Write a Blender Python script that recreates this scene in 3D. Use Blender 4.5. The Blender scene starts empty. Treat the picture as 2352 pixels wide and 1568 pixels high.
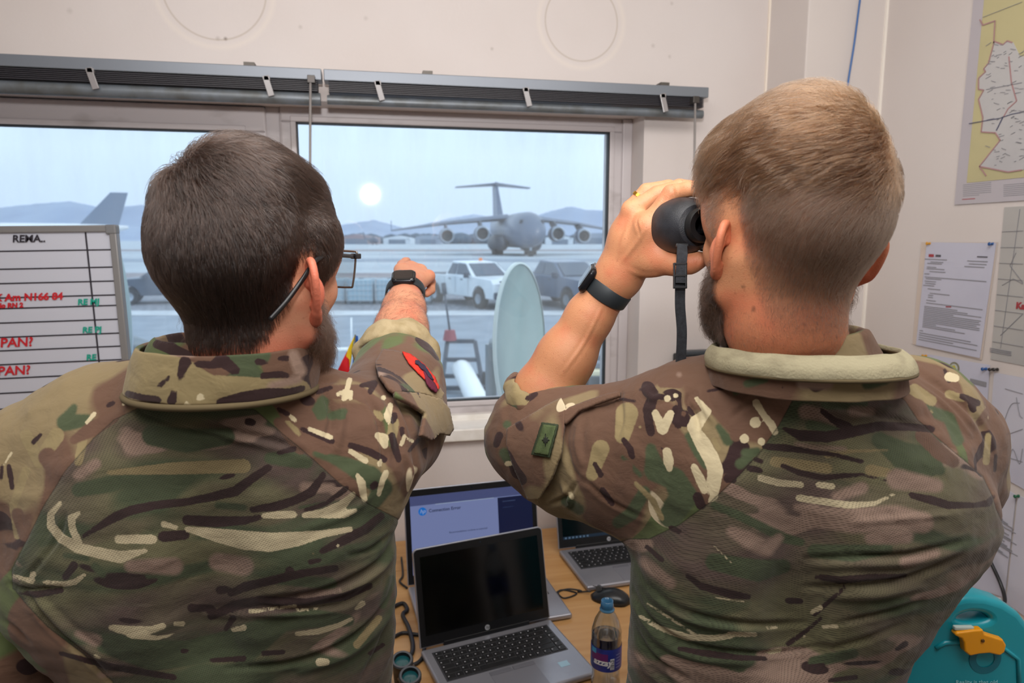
import bpy, math, random
import numpy as np
from mathutils import Vector, Matrix

# ------------------------------------------------------------------ camera, world, lights
SC = bpy.context.scene
FPX = 1568.0
PITCH, YAW = math.radians(8.4), math.radians(11.5)
CAMZ = 1.70
Fv = np.array([math.sin(YAW)*math.cos(PITCH), math.cos(YAW)*math.cos(PITCH), -math.sin(PITCH)])
Rv = np.array([math.cos(YAW), -math.sin(YAW), 0.0])
Uv = np.cross(Rv, Fv)
C0 = np.array([0, 0, CAMZ])
cam_d = bpy.data.cameras.new('camera'); cam = bpy.data.objects.new('camera', cam_d)
SC.collection.objects.link(cam); SC.camera = cam
cam.location = C0
cam.rotation_euler = (math.pi/2 - PITCH, 0, -YAW)
cam_d.sensor_width = 36; cam_d.lens = 24; cam_d.clip_start = .02; cam_d.clip_end = 30000
cam_d.dof.use_dof = True; cam_d.dof.focus_distance = .9; cam_d.dof.aperture_fstop = 7.0
SC.view_settings.view_transform = 'Standard'; SC.view_settings.look = 'None'
SC.view_settings.gamma = 1; SC.view_settings.exposure = 0.0; SC.view_settings.use_curve_mapping = False

w = bpy.data.worlds.new('sky'); SC.world = w; w.use_nodes = True
nt = w.node_tree; nt.nodes.clear()
o_ = nt.nodes.new('ShaderNodeOutputWorld'); b_ = nt.nodes.new('ShaderNodeBackground')
tc = nt.nodes.new('ShaderNodeTexCoord'); sp = nt.nodes.new('ShaderNodeSeparateXYZ')
rp = nt.nodes.new('ShaderNodeValToRGB'); nz = nt.nodes.new('ShaderNodeTexNoise')
mx = nt.nodes.new('ShaderNodeMath'); mx.operation = 'MULTIPLY_ADD'
nz.inputs['Scale'].default_value = 2.2; nz.inputs['Detail'].default_value = 3
nt.links.new(tc.outputs['Generated'], nz.inputs['Vector'])
nt.links.new(tc.outputs['Generated'], sp.inputs[0])
nt.links.new(nz.outputs['Fac'], mx.inputs[0]); mx.inputs[1].default_value = .10
nt.links.new(sp.outputs['Z'], mx.inputs[2]); nt.links.new(mx.outputs[0], rp.inputs[0])
e = rp.color_ramp.elements
e[0].position = 0.03; e[0].color = (.46, .57, .72, 1)
e[1].position = .40; e[1].color = (.72, .84, .97, 1)
x = e.new(.12); x.color = (.52, .64, .80, 1)
x = e.new(.22); x.color = (.63, .76, .91, 1)
nt.links.new(rp.outputs[0], b_.inputs[0]); b_.inputs[1].default_value = 1.75
nt.links.new(b_.outputs[0], o_.inputs[0])

def light(name, kind, loc, energy, color=(1, 1, 1), rot=None, **kw):
    d = bpy.data.lights.new(name, kind); d.energy = energy; d.color = color
    for k, v in kw.items(): setattr(d, k, v)
    o = bpy.data.objects.new(name, d); SC.collection.objects.link(o); o.location = loc
    if rot: o.rotation_euler = rot
    return o
# the photographer's flash above the lens (its mirror image is the bright spot in the pane)
light('flash', 'SPOT', (0.0, 0.0, 1.99), 86, (1, .975, .965), (math.radians(115), 0, -YAW*.8),
      spot_size=math.radians(122), spot_blend=1.0, shadow_soft_size=.05)
# flash bounced from the white ceiling above and behind the camera
light('ceiling_bounce', 'AREA', (0.1, .45, 2.74), 62, (1, .965, .935), (math.radians(14), 0, 0),
      shape='RECTANGLE', size=2.2, size_y=1.6)
light('sun', 'SUN', (0, 20, 30), 1.2, (1, .96, .9), (math.radians(50), 0, math.radians(60)), angle=.15)
# ------------------------------------------------------------------ helpers
def ray(px, py): return Fv + Rv*(px-1176)/FPX - Uv*(py-784)/FPX
def P(px, py, d): return C0 + ray(px, py)*d
def PY(px, py, Y): r = ray(px, py); return C0 + r*(Y/r[1])
def PX(px, py, X): r = ray(px, py); return C0 + r*(X/r[0])
def PZ(px, py, Z): r = ray(px, py); return C0 + r*((Z-CAMZ)/r[2])
def proj(v):
    q = np.asarray(v) - C0
    d = q@Fv
    return 1176 + FPX*(q@Rv)/d, 784 - FPX*(q@Uv)/d, d

ROOT = {}
def lin(c): return tuple(((x/12.92) if x <= .04045 else ((x+.055)/1.055)**2.4) for x in c)
def h(s): return lin(tuple(int(s[i:i+2], 16)/255 for i in (0, 2, 4)))
def mat(name, col, rough=.6, metal=0, spec=.5, **kw):
    m = bpy.data.materials.new(name); m.use_nodes = True
    b = m.node_tree.nodes['Principled BSDF']
    b.inputs['Base Color'].default_value = (*col[:3], 1); b.inputs['Roughness'].default_value = rough
    b.inputs['Metallic'].default_value = metal; b.inputs['Specular IOR Level'].default_value = spec
    for k, v in kw.items():
        b.inputs[k].default_value = v
    return m
def nodes(m): return m.node_tree.nodes, m.node_tree.links, m.node_tree.nodes['Principled BSDF']
def N(m, t, **kw):
    n = m.node_tree.nodes.new(t)
    for k, v in kw.items():
        if k in n.inputs.keys() if hasattr(n.inputs, 'keys') else False: n.inputs[k].default_value = v
        else: setattr(n, k, v)
    return n
def noisy(m, c2, scale=5, detail=5, lo=.4, hi=.65, bump=0, bscale=None, stretch=(1, 1, 1)):
    """mottle the base colour towards c2 and add a bump"""
    n, l, b = nodes(m)
    tc = n.new('ShaderNodeTexCoord'); mp = n.new('ShaderNodeMapping'); mp.inputs['Scale'].default_value = stretch
    l.new(tc.outputs['Object'], mp.inputs[0])
    nz = n.new('ShaderNodeTexNoise'); nz.inputs['Scale'].default_value = scale; nz.inputs['Detail'].default_value = detail
    l.new(mp.outputs[0], nz.inputs['Vector'])
    r = n.new('ShaderNodeMapRange'); r.inputs['From Min'].default_value = lo; r.inputs['From Max'].default_value = hi
    l.new(nz.outputs['Fac'], r.inputs['Value'])
    mx = n.new('ShaderNodeMix'); mx.data_type = 'RGBA'
    mx.inputs['A'].default_value = b.inputs['Base Color'].default_value; mx.inputs['B'].default_value = (*c2[:3], 1)
    l.new(r.outputs[0], mx.inputs['Factor']); l.new(mx.outputs['Result'], b.inputs['Base Color'])
    if bump:
        bp = n.new('ShaderNodeBump'); bp.inputs['Strength'].default_value = bump; bp.inputs['Distance'].default_value = .002
        n2 = n.new('ShaderNodeTexNoise'); n2.inputs['Scale'].default_value = bscale or scale*8; n2.inputs['Detail'].default_value = 4
        l.new(tc.outputs['Object'], n2.inputs['Vector']); l.new(n2.outputs['Fac'], bp.inputs['Height'])
        l.new(bp.outputs[0], b.inputs['Normal'])
    return m

def tag(o, label=None, cat=None, group=None, kind=None):
    if label: o['label'] = label
    if cat: o['category'] = cat
    if group: o['group'] = group
    if kind: o['kind'] = kind
    return o
def thing(name, loc, label, cat, group=None):
    o = bpy.data.objects.new(name, None); SC.collection.objects.link(o); o.location = tuple(loc)
    o.empty_display_size = .05
    ROOT[o.name] = np.array(loc, float)
    return tag(o, label, cat, group)
def link_mesh(name, me, vloc, parent=None):
    """me has world coordinates; shift to the parent's origin or to the mesh's own base"""
    n = len(me.vertices); co = np.empty(n*3, np.float32); me.vertices.foreach_get('co', co); co = co.reshape(-1, 3)
    if parent is not None: org = ROOT[parent.name]
    else: org = np.array([(co[:, 0].min()+co[:, 0].max())/2, (co[:, 1].min()+co[:, 1].max())/2, co[:, 2].min()], float)
    me.vertices.foreach_set('co', (co-org).astype(np.float32).ravel()); me.update()
    o = bpy.data.objects.new(name, me); SC.collection.objects.link(o)
    if parent is not None: o.parent = parent
    else: o.location = tuple(org)
    ROOT[o.name] = org
    return o
def rotz(a): c, s = math.cos(a), math.sin(a); return np.array([[c, -s, 0], [s, c, 0], [0, 0, 1.]])
def rotx(a): c, s = math.cos(a), math.sin(a); return np.array([[1., 0, 0], [0, c, -s], [0, s, c]])
def roty(a): c, s = math.cos(a), math.sin(a); return np.array([[c, 0, s], [0, 1., 0], [-s, 0, c]])
def nrm(v): v = np.asarray(v, float); return v/(np.linalg.norm(v)+1e-12)
def frame(z, up=(0, 0, 1)):
    """matrix whose columns are x, y, z with z along the given direction"""
    z = nrm(z); x = np.cross(up, z)
    if np.linalg.norm(x) < 1e-4: x = np.cross((0, 1, 0), z)
    x = nrm(x); y = np.cross(z, x); return np.stack([x, y, z], 1)

class MB:
    def __init__(s): s.v = []; s.f = []; s.mi = []; s.cur = 0; s.T = None
    def add(s, vs, fs):
        vs = np.asarray(vs, float)
        if s.T is not None: vs = vs@s.T[0].T + s.T[1]
        o = len(s.v); s.v += [tuple(q) for q in vs]
        for f in fs: s.f.append([i+o for i in f]); s.mi.append(s.cur)
        return s
    def box(s, c, size, R=None):
        hx, hy, hz = np.array(size)/2.
        vs = np.array([(x, y, z) for x in (-hx, hx) for y in (-hy, hy) for z in (-hz, hz)])
        if R is not None: vs = vs@np.asarray(R).T
        return s.add(vs+np.array(c), [(0, 1, 3, 2), (4, 6, 7, 5), (0, 4, 5, 1), (2, 3, 7, 6), (0, 2, 6, 4), (1, 5, 7, 3)])
    def bb(s, lo, hi): lo = np.array(lo, float); hi = np.array(hi, float); return s.box((lo+hi)/2, hi-lo)
    def bar(s, a, b, wx, wy, up=(0, 0, 1)):
        a = np.array(a, float); b = np.array(b, float); return s.box((a+b)/2, (wx, wy, np.linalg.norm(b-a)), frame(b-a, up))
    def tube(s, pts, r, n=12, caps=True, flat=1.0):
        pts = np.array(pts, float); rr = np.broadcast_to(np.asarray(r, float), (len(pts),))
        T = np.gradient(pts, axis=0); vs = []
        M = frame(T[0]); x = M[:, 0]
        for i, p in enumerate(pts):
            t = nrm(T[i]); x = nrm(x-t*(x@t)); y = np.cross(t, x)
            for k in range(n):
                a = 2*math.pi*k/n; vs.append(p + rr[i]*(x*math.cos(a)+y*math.sin(a)*flat))
        fs = []
        for i in range(len(pts)-1):
            for k in range(n):
                k2 = (k+1) % n; fs.append((i*n+k, i*n+k2, (i+1)*n+k2, (i+1)*n+k))
        if caps: fs.append(tuple(range(n-1, -1, -1))); fs.append(tuple((len(pts)-1)*n+k for k in range(n)))
        return s.add(vs, fs)
    def cyl(s, a, b, ra, rb=None, n=24): return s.tube([a, b], [ra, ra if rb is None else rb], n)
    def lathe(s, prof, org=(0, 0, 0), M=None, n=32, closed=False):
        vs = []; M = np.eye(3) if M is None else M
        for r, z in prof:
            for k in range(n):
                a = 2*math.pi*k/n; vs.append(np.array(org)+M@np.array((r*math.cos(a), r*math.sin(a), z)))
        fs = []; m = len(prof)
        for i in range(m-1):
            for k in range(n): k2 = (k+1) % n; fs.append((i*n+k, i*n+k2, (i+1)*n+k2, (i+1)*n+k))
        return s.add(vs, fs)
    def prism(s, poly, org, M, t):
        """2-D outline in the x,y of M, extruded t along M's z"""
        k = len(poly); vs = [np.array(org)+M@np.array((x, y, z)) for z in (0, t) for x, y in poly]
        fs = [tuple(range(k-1, -1, -1)), tuple(range(k, 2*k))]
        for i in range(k): j = (i+1) % k; fs.append((i, j, k+j, k+i))
        return s.add(vs, fs)
    def loft(s, rings, caps=True):
        n = len(rings[0]); vs = np.concatenate([np.asarray(r, float) for r in rings]); fs = []
        for i in range(len(rings)-1):
            for k in range(n): k2 = (k+1) % n; fs.append((i*n+k, i*n+k2, (i+1)*n+k2, (i+1)*n+k))
        if caps: fs.append(tuple(range(n-1, -1, -1))); fs.append(tuple((len(rings)-1)*n+k for k in range(n)))
        return s.add(vs, fs)
    def grid(s, G):
        """sheet from an (n,m,3) array"""
        n, m, _ = G.shape
        return s.add(G.reshape(-1, 3), [(i*m+j, i*m+j+1, (i+1)*m+j+1, (i+1)*m+j) for i in range(n-1) for j in range(m-1)])
    def ball(s, c, r, n=16, M=None):
        rr = np.broadcast_to(np.asarray(r, float), (3,)); M = np.eye(3) if M is None else M; vs = []; m = n//2
        for i in range(m+1):
            t = math.pi*i/m
            for k in range(n):
                a = 2*math.pi*k/n
                vs.append(np.array(c)+M@(rr*np.array((math.sin(t)*math.cos(a), math.sin(t)*math.sin(a), -math.cos(t)))))
        return s.add(vs, [(i*n+k, i*n+(k+1) % n, (i+1)*n+(k+1) % n, (i+1)*n+k) for i in range(m) for k in range(n)])
    def build(s, name, mats, parent=None, bevel=0, smooth=False, seg=2, solid=0, sub=0, kind=None):
        me = bpy.data.meshes.new(name); me.from_pydata(s.v, [], s.f); me.validate()
        if not isinstance(mats, (list, tuple)): mats = [mats]
        for m in mats: me.materials.append(m)
        if len(me.polygons) == len(s.mi): me.polygons.foreach_set('material_index', s.mi)
        o = link_mesh(name, me, None, parent)
        import bmesh
        bm = bmesh.new(); bm.from_mesh(me); bmesh.ops.remove_doubles(bm, verts=bm.verts, dist=1e-6)
        bmesh.ops.recalc_face_normals(bm, faces=bm.faces); bm.to_mesh(me); bm.free()
        if smooth:
            me.shade_smooth() if hasattr(me, 'shade_smooth') else None
            if smooth == 'auto': me.set_sharp_from_angle(angle=math.radians(35))
        if bevel:
            md = o.modifiers.new('bevel', 'BEVEL'); md.width = bevel; md.segments = seg; md.limit_method = 'ANGLE'; md.angle_limit = math.radians(40)
        if sub: md = o.modifiers.new('subdivision', 'SUBSURF'); md.levels = md.render_levels = sub
        if solid: md = o.modifiers.new('thickness', 'SOLIDIFY'); md.thickness = solid; md.offset = 0
        if kind: o['kind'] = kind
        return o
def text(s, name, size, org, M, m, parent, depth=.0004, align='LEFT', shear=0, bold=0, sx=1.0):
    c = bpy.data.curves.new(name, 'FONT'); c.body = s; c.size = size; c.extrude = depth; c.align_x = align; c.shear = shear; c.offset = bold
    c.resolution_u = 3
    t = bpy.data.objects.new(name+'_tmp', c); SC.collection.objects.link(t)
    dg = bpy.context.evaluated_depsgraph_get(); me = bpy.data.meshes.new_from_object(t.evaluated_get(dg))
    bpy.data.objects.remove(t); bpy.data.curves.remove(c)
    n = len(me.vertices); co = np.empty(n*3, np.float32); me.vertices.foreach_get('co', co); co = co.reshape(-1, 3)
    co[:, 0] *= sx
    co = co@np.asarray(M, float).T + np.array(org); me.vertices.foreach_set('co', co.astype(np.float32).ravel())
    me.materials.clear(); me.materials.append(m)
    return link_mesh(name, me, None, parent)
def arcpts(c, r, a0, a1, n, M=None):
    M = np.eye(3) if M is None else M
    return [np.array(c)+M@np.array((r*math.cos(a0+(a1-a0)*i/(n-1)), r*math.sin(a0+(a1-a0)*i/(n-1)), 0)) for i in range(n)]
def spline(pts, n=8):
    pts = [np.array(p, float) for p in pts]; pts = [2*pts[0]-pts[1]]+pts+[2*pts[-1]-pts[-2]]; out = []
    for i in range(1, len(pts)-2):
        p0, p1, p2, p3 = pts[i-1:i+3]
        for k in range(n):
            t = k/n; out.append(.5*((2*p1)+(-p0+p2)*t+(2*p0-5*p1+4*p2-p3)*t*t+(-p0+3*p1-3*p2+p3)*t**3))
    out.append(pts[-2]); return out
# ------------------------------------------------------------------ the room
GY, WYY, XR, CY, CX = 2.25, 2.13, 1.55, 1.92, 1.285      # glass plane, wall face, right wall, column face, column side
OPR, OPT, OPB, OPL = .865, 2.10, 1.10, -1.75
wallm = noisy(mat('painted_plaster', h('d8d1cf'), .75, spec=.3), h('ccc2bd'), 1.3, 3, .35, .75, .25, 60)
def wall_marks(m):
    # faint rings of old round fixings on the wall above the window, and specks of dirt
    n, l, b = nodes(m); tc = n.new('ShaderNodeNewGeometry')
    prev = b.inputs['Base Color'].links[0].from_socket
    def ring(c, r, wd, col, prev, amt, blob=False):
        v = n.new('ShaderNodeVectorMath'); v.operation = 'DISTANCE'; l.new(tc.outputs['Position'], v.inputs[0]); v.inputs[1].default_value = c
        a = n.new('ShaderNodeMath'); a.operation = 'SUBTRACT'; l.new(v.outputs['Value'], a.inputs[0]); a.inputs[1].default_value = r
        q = n.new('ShaderNodeMath'); q.operation = 'ABSOLUTE'; l.new(a.outputs[0], q.inputs[0])
        mr = n.new('ShaderNodeMapRange'); mr.inputs['From Min'].default_value = 0; mr.inputs['From Max'].default_value = wd
        mr.inputs['To Min'].default_value = amt; mr.inputs['To Max'].default_value = 0; l.new(q.outputs[0], mr.inputs['Value'])
        x = n.new('ShaderNodeMix'); x.data_type = 'RGBA'; l.new(mr.outputs[0], x.inputs['Factor']); l.new(prev, x.inputs['A']); x.inputs['B'].default_value = (*col, 1)
        return x.outputs['Result']
    for (px, py, r) in ((492, -28, .136), (1336, 50, .115)):
        c = tuple(PY(px, py, WYY)); prev = ring(c, r, .004, h('a3937f'), prev, .45); prev = ring(c, r+.02, .012, h('e6dccf'), prev, .3)
    for (px, py, r, a) in ((518, 89, .007, .8), (500, 88, .008, .3), (690, 62, .008, .25), (1130, 112, .007, .35), (1500, 105, .009, .25), (1538, 130, .008, .25), (1543, 8, .008, .25), (840, 42, .009, .2), (160, 25, .01, .2)):
        prev = ring(tuple(PY(px, py, WYY)), 0, r, h('6a5d50'), prev, a)
    l.new(prev, b.inputs['Base Color'])
wall_marks(wallm)
wallr = noisy(mat('painted_plaster_right', h('d8d1ce'), .75, spec=.3), h('cdc4bf'), 1.1, 3, .35, .75, .2, 60)
ceilm = mat('ceiling_paint', h('e8e2da'), .8)
floorm = noisy(mat('floor_vinyl', h('6f655c'), .5), h('5b534c'), 6)
H = 2.8; YB = -1.9; XL = -2.3
s = MB(); s.bb((XL, WYY, 0), (CX+.4, WYY+.30, OPB)); s.bb((XL, WYY, OPT), (CX+.4, WYY+.30, H))
s.bb((OPR, WYY, OPB), (CX+.4, WYY+.30, OPT)); s.bb((XL, WYY, OPB), (OPL, WYY+.30, OPT))
s.build('wall_front', wallm, kind='structure')
MB().bb((CX, CY, 0), (XR+.02, WYY, H)).build('wall_column', wallr, kind='structure', bevel=.004)
MB().bb((XR, YB, 0), (XR+.15, CY+.02, H)).build('wall_right', wallr, kind='structure')
MB().bb((XL-.15, YB, 0), (XL, WYY+.3, H)).build('wall_left', wallr, kind='structure')
MB().bb((XL, YB-.15, 0), (XR, YB, H)).build('wall_back', wallr, kind='structure')
MB().bb((XL, YB, H), (XR+.15, WYY+.3, H+.1)).build('ceiling', ceilm, kind='structure')
MB().bb((XL, YB, -.1), (XR+.15, WYY+.3, 0)).build('floor', floorm, kind='structure')
# thin beads in the corners
MB().bb((CX-.006, WYY-.007, 0), (CX, WYY, H)).build('trim_1', mat('caulk', h('efe5d8'), .6), kind='structure')
MB().bb((XR-.008, CY-.006, 0), (XR, CY, H)).build('trim_2', mat('caulk_white', h('efe9e0'), .6), kind='structure')
# sill
sillm = noisy(mat('sill_paint', h('f1eee9'), .35), h('d8d2c8'), 9)
MB().bb((OPL, WYY-.03, OPB-.035), (OPR, GY-.03, OPB+.005)).build('window_sill', sillm, kind='structure', bevel=.004)
MB().bb((OPL, GY-.035, OPB+.001), (OPR, GY+.055, OPB+.0225)).build('window_sill', sillm, kind='structure')

upvc = noisy(mat('upvc', h('c6bfc0'), .4), h('9b9290'), 14, 6, .52, .75, stretch=(.4, 1, 1))
gask = mat('gasket', h('26282b'), .6)
def glass(name):
    m = bpy.data.materials.new(name); m.use_nodes = True; n = m.node_tree.nodes; l = m.node_tree.links; n.clear()
    out = n.new('ShaderNodeOutputMaterial'); tr = n.new('ShaderNodeBsdfTransparent'); tr.inputs[0].default_value = (.93, .965, .985, 1)
    gl = n.new('ShaderNodeBsdfGlossy'); gl.inputs['Roughness'].default_value = .025
    fr = n.new('ShaderNodeFresnel'); fr.inputs['IOR'].default_value = 1.5
    k = n.new('ShaderNodeMath'); k.operation = 'MULTIPLY'; k.inputs[1].default_value = 1.6; l.new(fr.outputs[0], k.inputs[0])
    m1 = n.new('ShaderNodeMixShader'); l.new(k.outputs[0], m1.inputs[0]); l.new(tr.outputs[0], m1.inputs[1]); l.new(gl.outputs[0], m1.inputs[2])
    df = n.new('ShaderNodeBsdfDiffuse'); df.inputs[0].default_value = (.75, .84, .92, 1)      # dusty film on the pane
    tc = n.new('ShaderNodeTexCoord'); nz = n.new('ShaderNodeTexNoise'); nz.inputs['Scale'].default_value = 6; nz.inputs['Detail'].default_value = 8
    mp = n.new('ShaderNodeMapping'); mp.inputs['Scale'].default_value = (2.2, 1, .5); l.new(tc.outputs['Object'], mp.inputs[0]); l.new(mp.outputs[0], nz.inputs['Vector'])
    mr = n.new('ShaderNodeMapRange'); mr.inputs['From Min'].default_value = .35; mr.inputs['From Max'].default_value = .75
    mr.inputs['To Min'].default_value = .06; mr.inputs['To Max'].default_value = .15; l.new(nz.outputs['Fac'], mr.inputs['Value'])
    m2 = n.new('ShaderNodeMixShader'); l.new(mr.outputs[0], m2.inputs[0]); l.new(m1.outputs[0], m2.inputs[1]); l.new(df.outputs[0], m2.inputs[2])
    l.new(m2.outputs[0], out.inputs[0]); return m
glm = glass('dusty_window_glass')
def window(name, x0, x1, z0, z1, fw, y0, y1, fwb=None):
    """frame bars outside the pane's x0..x1, z0..z1"""
    fwb = fwb or fw
    w = MB()
    # stepped profile: outer bar and a thinner inner bead
    for (a, d0, d1) in ((0.62, 0, 0), (1.0, .012, 0)):
        pass
    w.bb((x0-fw, y0, z1), (x1+fw, y1, z1+fw)); w.bb((x0-fw, y0, z0-fwb), (x1+fw, y1, z0))
    w.bb((x0-fw, y0, z0), (x0, y1, z1)); w.bb((x1, y0, z0), (x1+fw, y1, z1))
    o = w.build(name, upvc, kind='structure', bevel=.005)
    b = .016; w = MB()
    for lo, hi in (((x0-b, y0-.008, z1-.001), (x1+b, y0, z1+b)), ((x0-b, y0-.008, z0-b), (x1+b, y0, z0+.001)),
                   ((x0-b, y0-.008, z0), (x0+.001, y0, z1)), ((x1-.001, y0-.008, z0), (x1+b, y0, z1))): w.bb(lo, hi)
    w.build('glazing_bead', upvc, o, bevel=.003)
    g = .005; w = MB()
    for lo, hi in (((x0, y0-.002, z1-g), (x1, y0+.02, z1)), ((x0, y0-.002, z0), (x1, y0+.02, z0+g)), ((x0, y0-.002, z0), (x0+g, y0+.02, z1)), ((x1-g, y0-.002, z0), (x1, y0+.02, z1))): w.bb(lo, hi)
    w.build('gasket', gask, o)
    MB().bb((x0, y0+.012, z0), (x1, y0+.018, z1)).build('pane', glm, o)
    return o
w2 = window('window_2', -.216, .788, 1.165, 2.058, .045, GY-.012, GY+.05, .055)
w1 = window('window_1', -1.62, -.375, 1.18, 2.024, .072, GY-.020, GY+.04, .06)
s = MB(); s.bb((OPR-.033, GY-.02, OPB), (OPR, GY+.06, OPT)); s.bb((-.304, GY-.004, OPB), (-.262, GY+.06, OPT))
s.bb((OPL, GY-.02, OPB), (OPL+.06, GY+.06, OPT)); s.build('window_frame', upvc, kind='structure', bevel=.003)
MB().bb((OPR-.035, WYY+.002, OPB), (OPR, GY-.02, OPT)).build('trim_3', sillm, kind='structure') if False else None

# blinds drawn up under their head rails
railm = mat('blind_rail_grey', h('7b818a'), .35, .3); slatm = mat('blind_slats_dark', h('2e2c33'), .5)
lowm = noisy(mat('blind_bottom_rail', h('6d747b'), .4, .2), h('5c5f5f'), 20); clipm = mat('clear_clip', h('a9a5a6'), .25, alpha=1) if False else mat('clear_clip', h('8f8b8c'), .2, spec=.8)
def blind(x0, x1, label, clips, th):
    r = thing('venetian_blind', ((x0+x1)/2, 2.06, 2.06), label, 'blind', 'raised venetian blinds over the window')
    MB().bb((x0, 2.025, 2.136), (x1, 2.08, 2.166)).build('head_rail', railm, r, bevel=.002)
    s = MB()
    for k in range(6): s.bb((x0+.012, 2.032, 2.108+k*.0047), (x1-.012, 2.08, 2.1105+k*.0047))
    s.build('slat_stack', slatm, r)
    b = MB(); b.tube([(x0+.006, 2.052, 2.09), (x1-.006, 2.052, 2.09)], [th, th], 20); b.build('bottom_rail', lowm, r, smooth='auto')
    for cx in clips:
        c = MB(); c.bar((cx-.008, 2.022, 2.140), (cx+.006, 2.022, 2.088), .016, .006, (0, 1, 0)); c.bb((cx-.012, 2.019, 2.128), (cx+.004, 2.03, 2.14))
        c.build('clip', clipm, r, bevel=.001)
    for bx in (x0+.25*(x1-x0), x1-.12*(x1-x0)):
        MB().bb((bx-.014, 2.04, 2.166), (bx+.014, WYY, 2.178)).build('bracket', mat('bracket_metal', h('5f5a55'), .5, .6), r)
    return r
bl1 = blind(-1.7, -.122, 'grey raised blind over the left window, behind the dark-haired man', [PY(222, 178, 2.05)[0], PY(620, 190, 2.05)[0]], .017)
bl2 = blind(-.116, 1.03, 'grey raised blind over the right window, reaching past its edge', [PY(872, 205, 2.05)[0], PY(1207, 225, 2.05)[0], PY(1517, 242, 2.05)[0]], .0125)
wandm = mat('wand_clear_grey', h('8a8583'), .25)
for (px, lab, par, y1) in ((713, '', bl1, 900), (1597, '', bl2, 560)):
    a = PY(px, 185 if px < 1000 else 232, 2.01); b = PY(px-6 if px > 1000 else 709, y1, 2.03)
    s = MB(); s.tube([a, a+(b-a)*.5+np.array((.001, 0, 0)), b], .0035, 8); s.build('wand', wandm, par, smooth=True)
    s = MB(); s.bb(a+np.array((-.008, -.004, -.006)), a+np.array((.012, .03, .014))); s.build('wand_hook', mat('hook_metal', h('4e4a48'), .4, .6), par, bevel=.001)

# whiteboard standing on the sill
A = PY(262, 522, 2.02); B = PY(300, 905, 2.02)
bw = 1.0; top = A[2]
M_ = roty(0) ; tl = -.018
wbm = mat('whiteboard_surface', h('c9ccd8'), .3, spec=.4); wbf = mat('whiteboard_frame', h('8d8c8c'), .4, .3)
R_ = roty(math.radians(-.8)); org = np.array((A[0], 2.02, A[2]))
wb = thing('whiteboard', (A[0]-.5, 2.03, 1.10), 'large white wipe board with black ruled rows and red and green handwriting', 'whiteboard')
def wbp(x, z, y=0): return org + R_@np.array((x, y, z))
hgt = top-1.102
s = MB(); s.T = (R_, org); s.bb((-bw, 0, -hgt), (0, .012, 0)); s.build('board', wbm, wb)
s = MB(); s.T = (R_, org)
s.bb((-bw-.01, -.008, -.012), (.005, .02, .006)); s.bb((-bw-.01, -.008, -hgt), (.005, .02, -hgt+.016)); s.bb((-.012, -.008, -hgt+.01), (.006, .02, .0)); s.bb((-bw-.01, -.008, -hgt+.01), (-bw+.008, .02, 0))
s.build('frame', wbf, wb, bevel=.003)
s = MB(); s.T = (R_, org)
s.bb((-.02, -.010, -.018), (.007, .021, .007)); s.build('corner_cap', mat('cap_grey', h('77787a'), .5), wb, bevel=.004)
linem = mat('marker_black', h('2a2630'), .5)
s = MB(); s.T = (R_, org)
vx = PY(197, 540, 2.02)[0]-org[0]
ys = [573, 613, 645, 677, 701, 733, 765, 795, 826, 857, 890, 925, 960]
for i, py in enumerate(ys):
    z = PY(250, py, 2.02)[2]-org[2]; z += -.0
    s.bb((-bw+.008, -.0012, z-.0018), (-.012, .0, z+.0018))
s.bb((vx-.002, -.0014, -hgt+.016), (vx+.002, .0, -.012)); s.build('ruled_lines', linem, wb)
TX = np.stack([(1, 0, 0), (0, 0, 1), (0, -1, 0)], 1)@np.eye(3); TXr = R_@TX
redm = mat('marker_red', h('c8202c'), .5); grm = mat('marker_green', h('11a08a'), .5)
def wtxt(s_, px, py, size, m, nm='handwriting', bold=.0006):
    q = PY(px, py, 2.017); text(s_, nm, size, q, TXr, m, wb, .0003, bold=bold, shear=.15)
wtxt('REMA..', 28, 556, .026, linem, bold=.0007)
wtxt('RX Am N166 84', -30, 692, .026, redm, bold=.001); wtxt('No RN 2', -10, 707, .017, redm, bold=.001)
wtxt('PAN?', 0, 797, .034, redm, bold=.0008); wtxt('PAN?', -6, 862, .034, redm, bold=.0008)
wtxt('RE MJ', 178, 700, .022, grm, bold=.0008); wtxt('RE PJ', 189, 764, .022, grm, bold=.0008); wtxt('RE', 198, 827, .022, grm, bold=.0008)
wtxt('RE', 203, 889, .022, grm, bold=.0008); wtxt('RE', 206, 922, .022, grm, bold=.0008)

# right wall: maps and papers.  local frame: u = towards the camera (-Y), v up
PM = np.stack([(0, -1, 0), (0, 0, 1), (-1, 0, 0)], 1).astype(float)
def wallquad(pts): return [PX(x, y, XR-.002) for x, y in pts]
def sheet(name, c4, m, label, cat, group=None, t=.0015, lift=.0):
    """c4: four wall points TL, TR, BR, BL"""
    r = thing(name, np.array(c4[3])-np.array((t, 0, 0)), label, cat, group)
    s = MB(); c4 = [np.array(q)-np.array((lift, 0, 0)) for q in c4]; b = [q-np.array((t, 0, 0)) for q in c4]
    s.add(c4+b, [(0, 3, 2, 1), (4, 5, 6, 7), (0, 1, 5, 4), (1, 2, 6, 5), (2, 3, 7, 6), (3, 0, 4, 7)])
    s.build('sheet', m, r); return r
def quadpt(c, u, v):
    c = [np.array(q) for q in c]; return (c[0]*(1-u)+c[1]*u)*(1-v) + (c[3]*(1-u)+c[2]*u)*v
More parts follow.
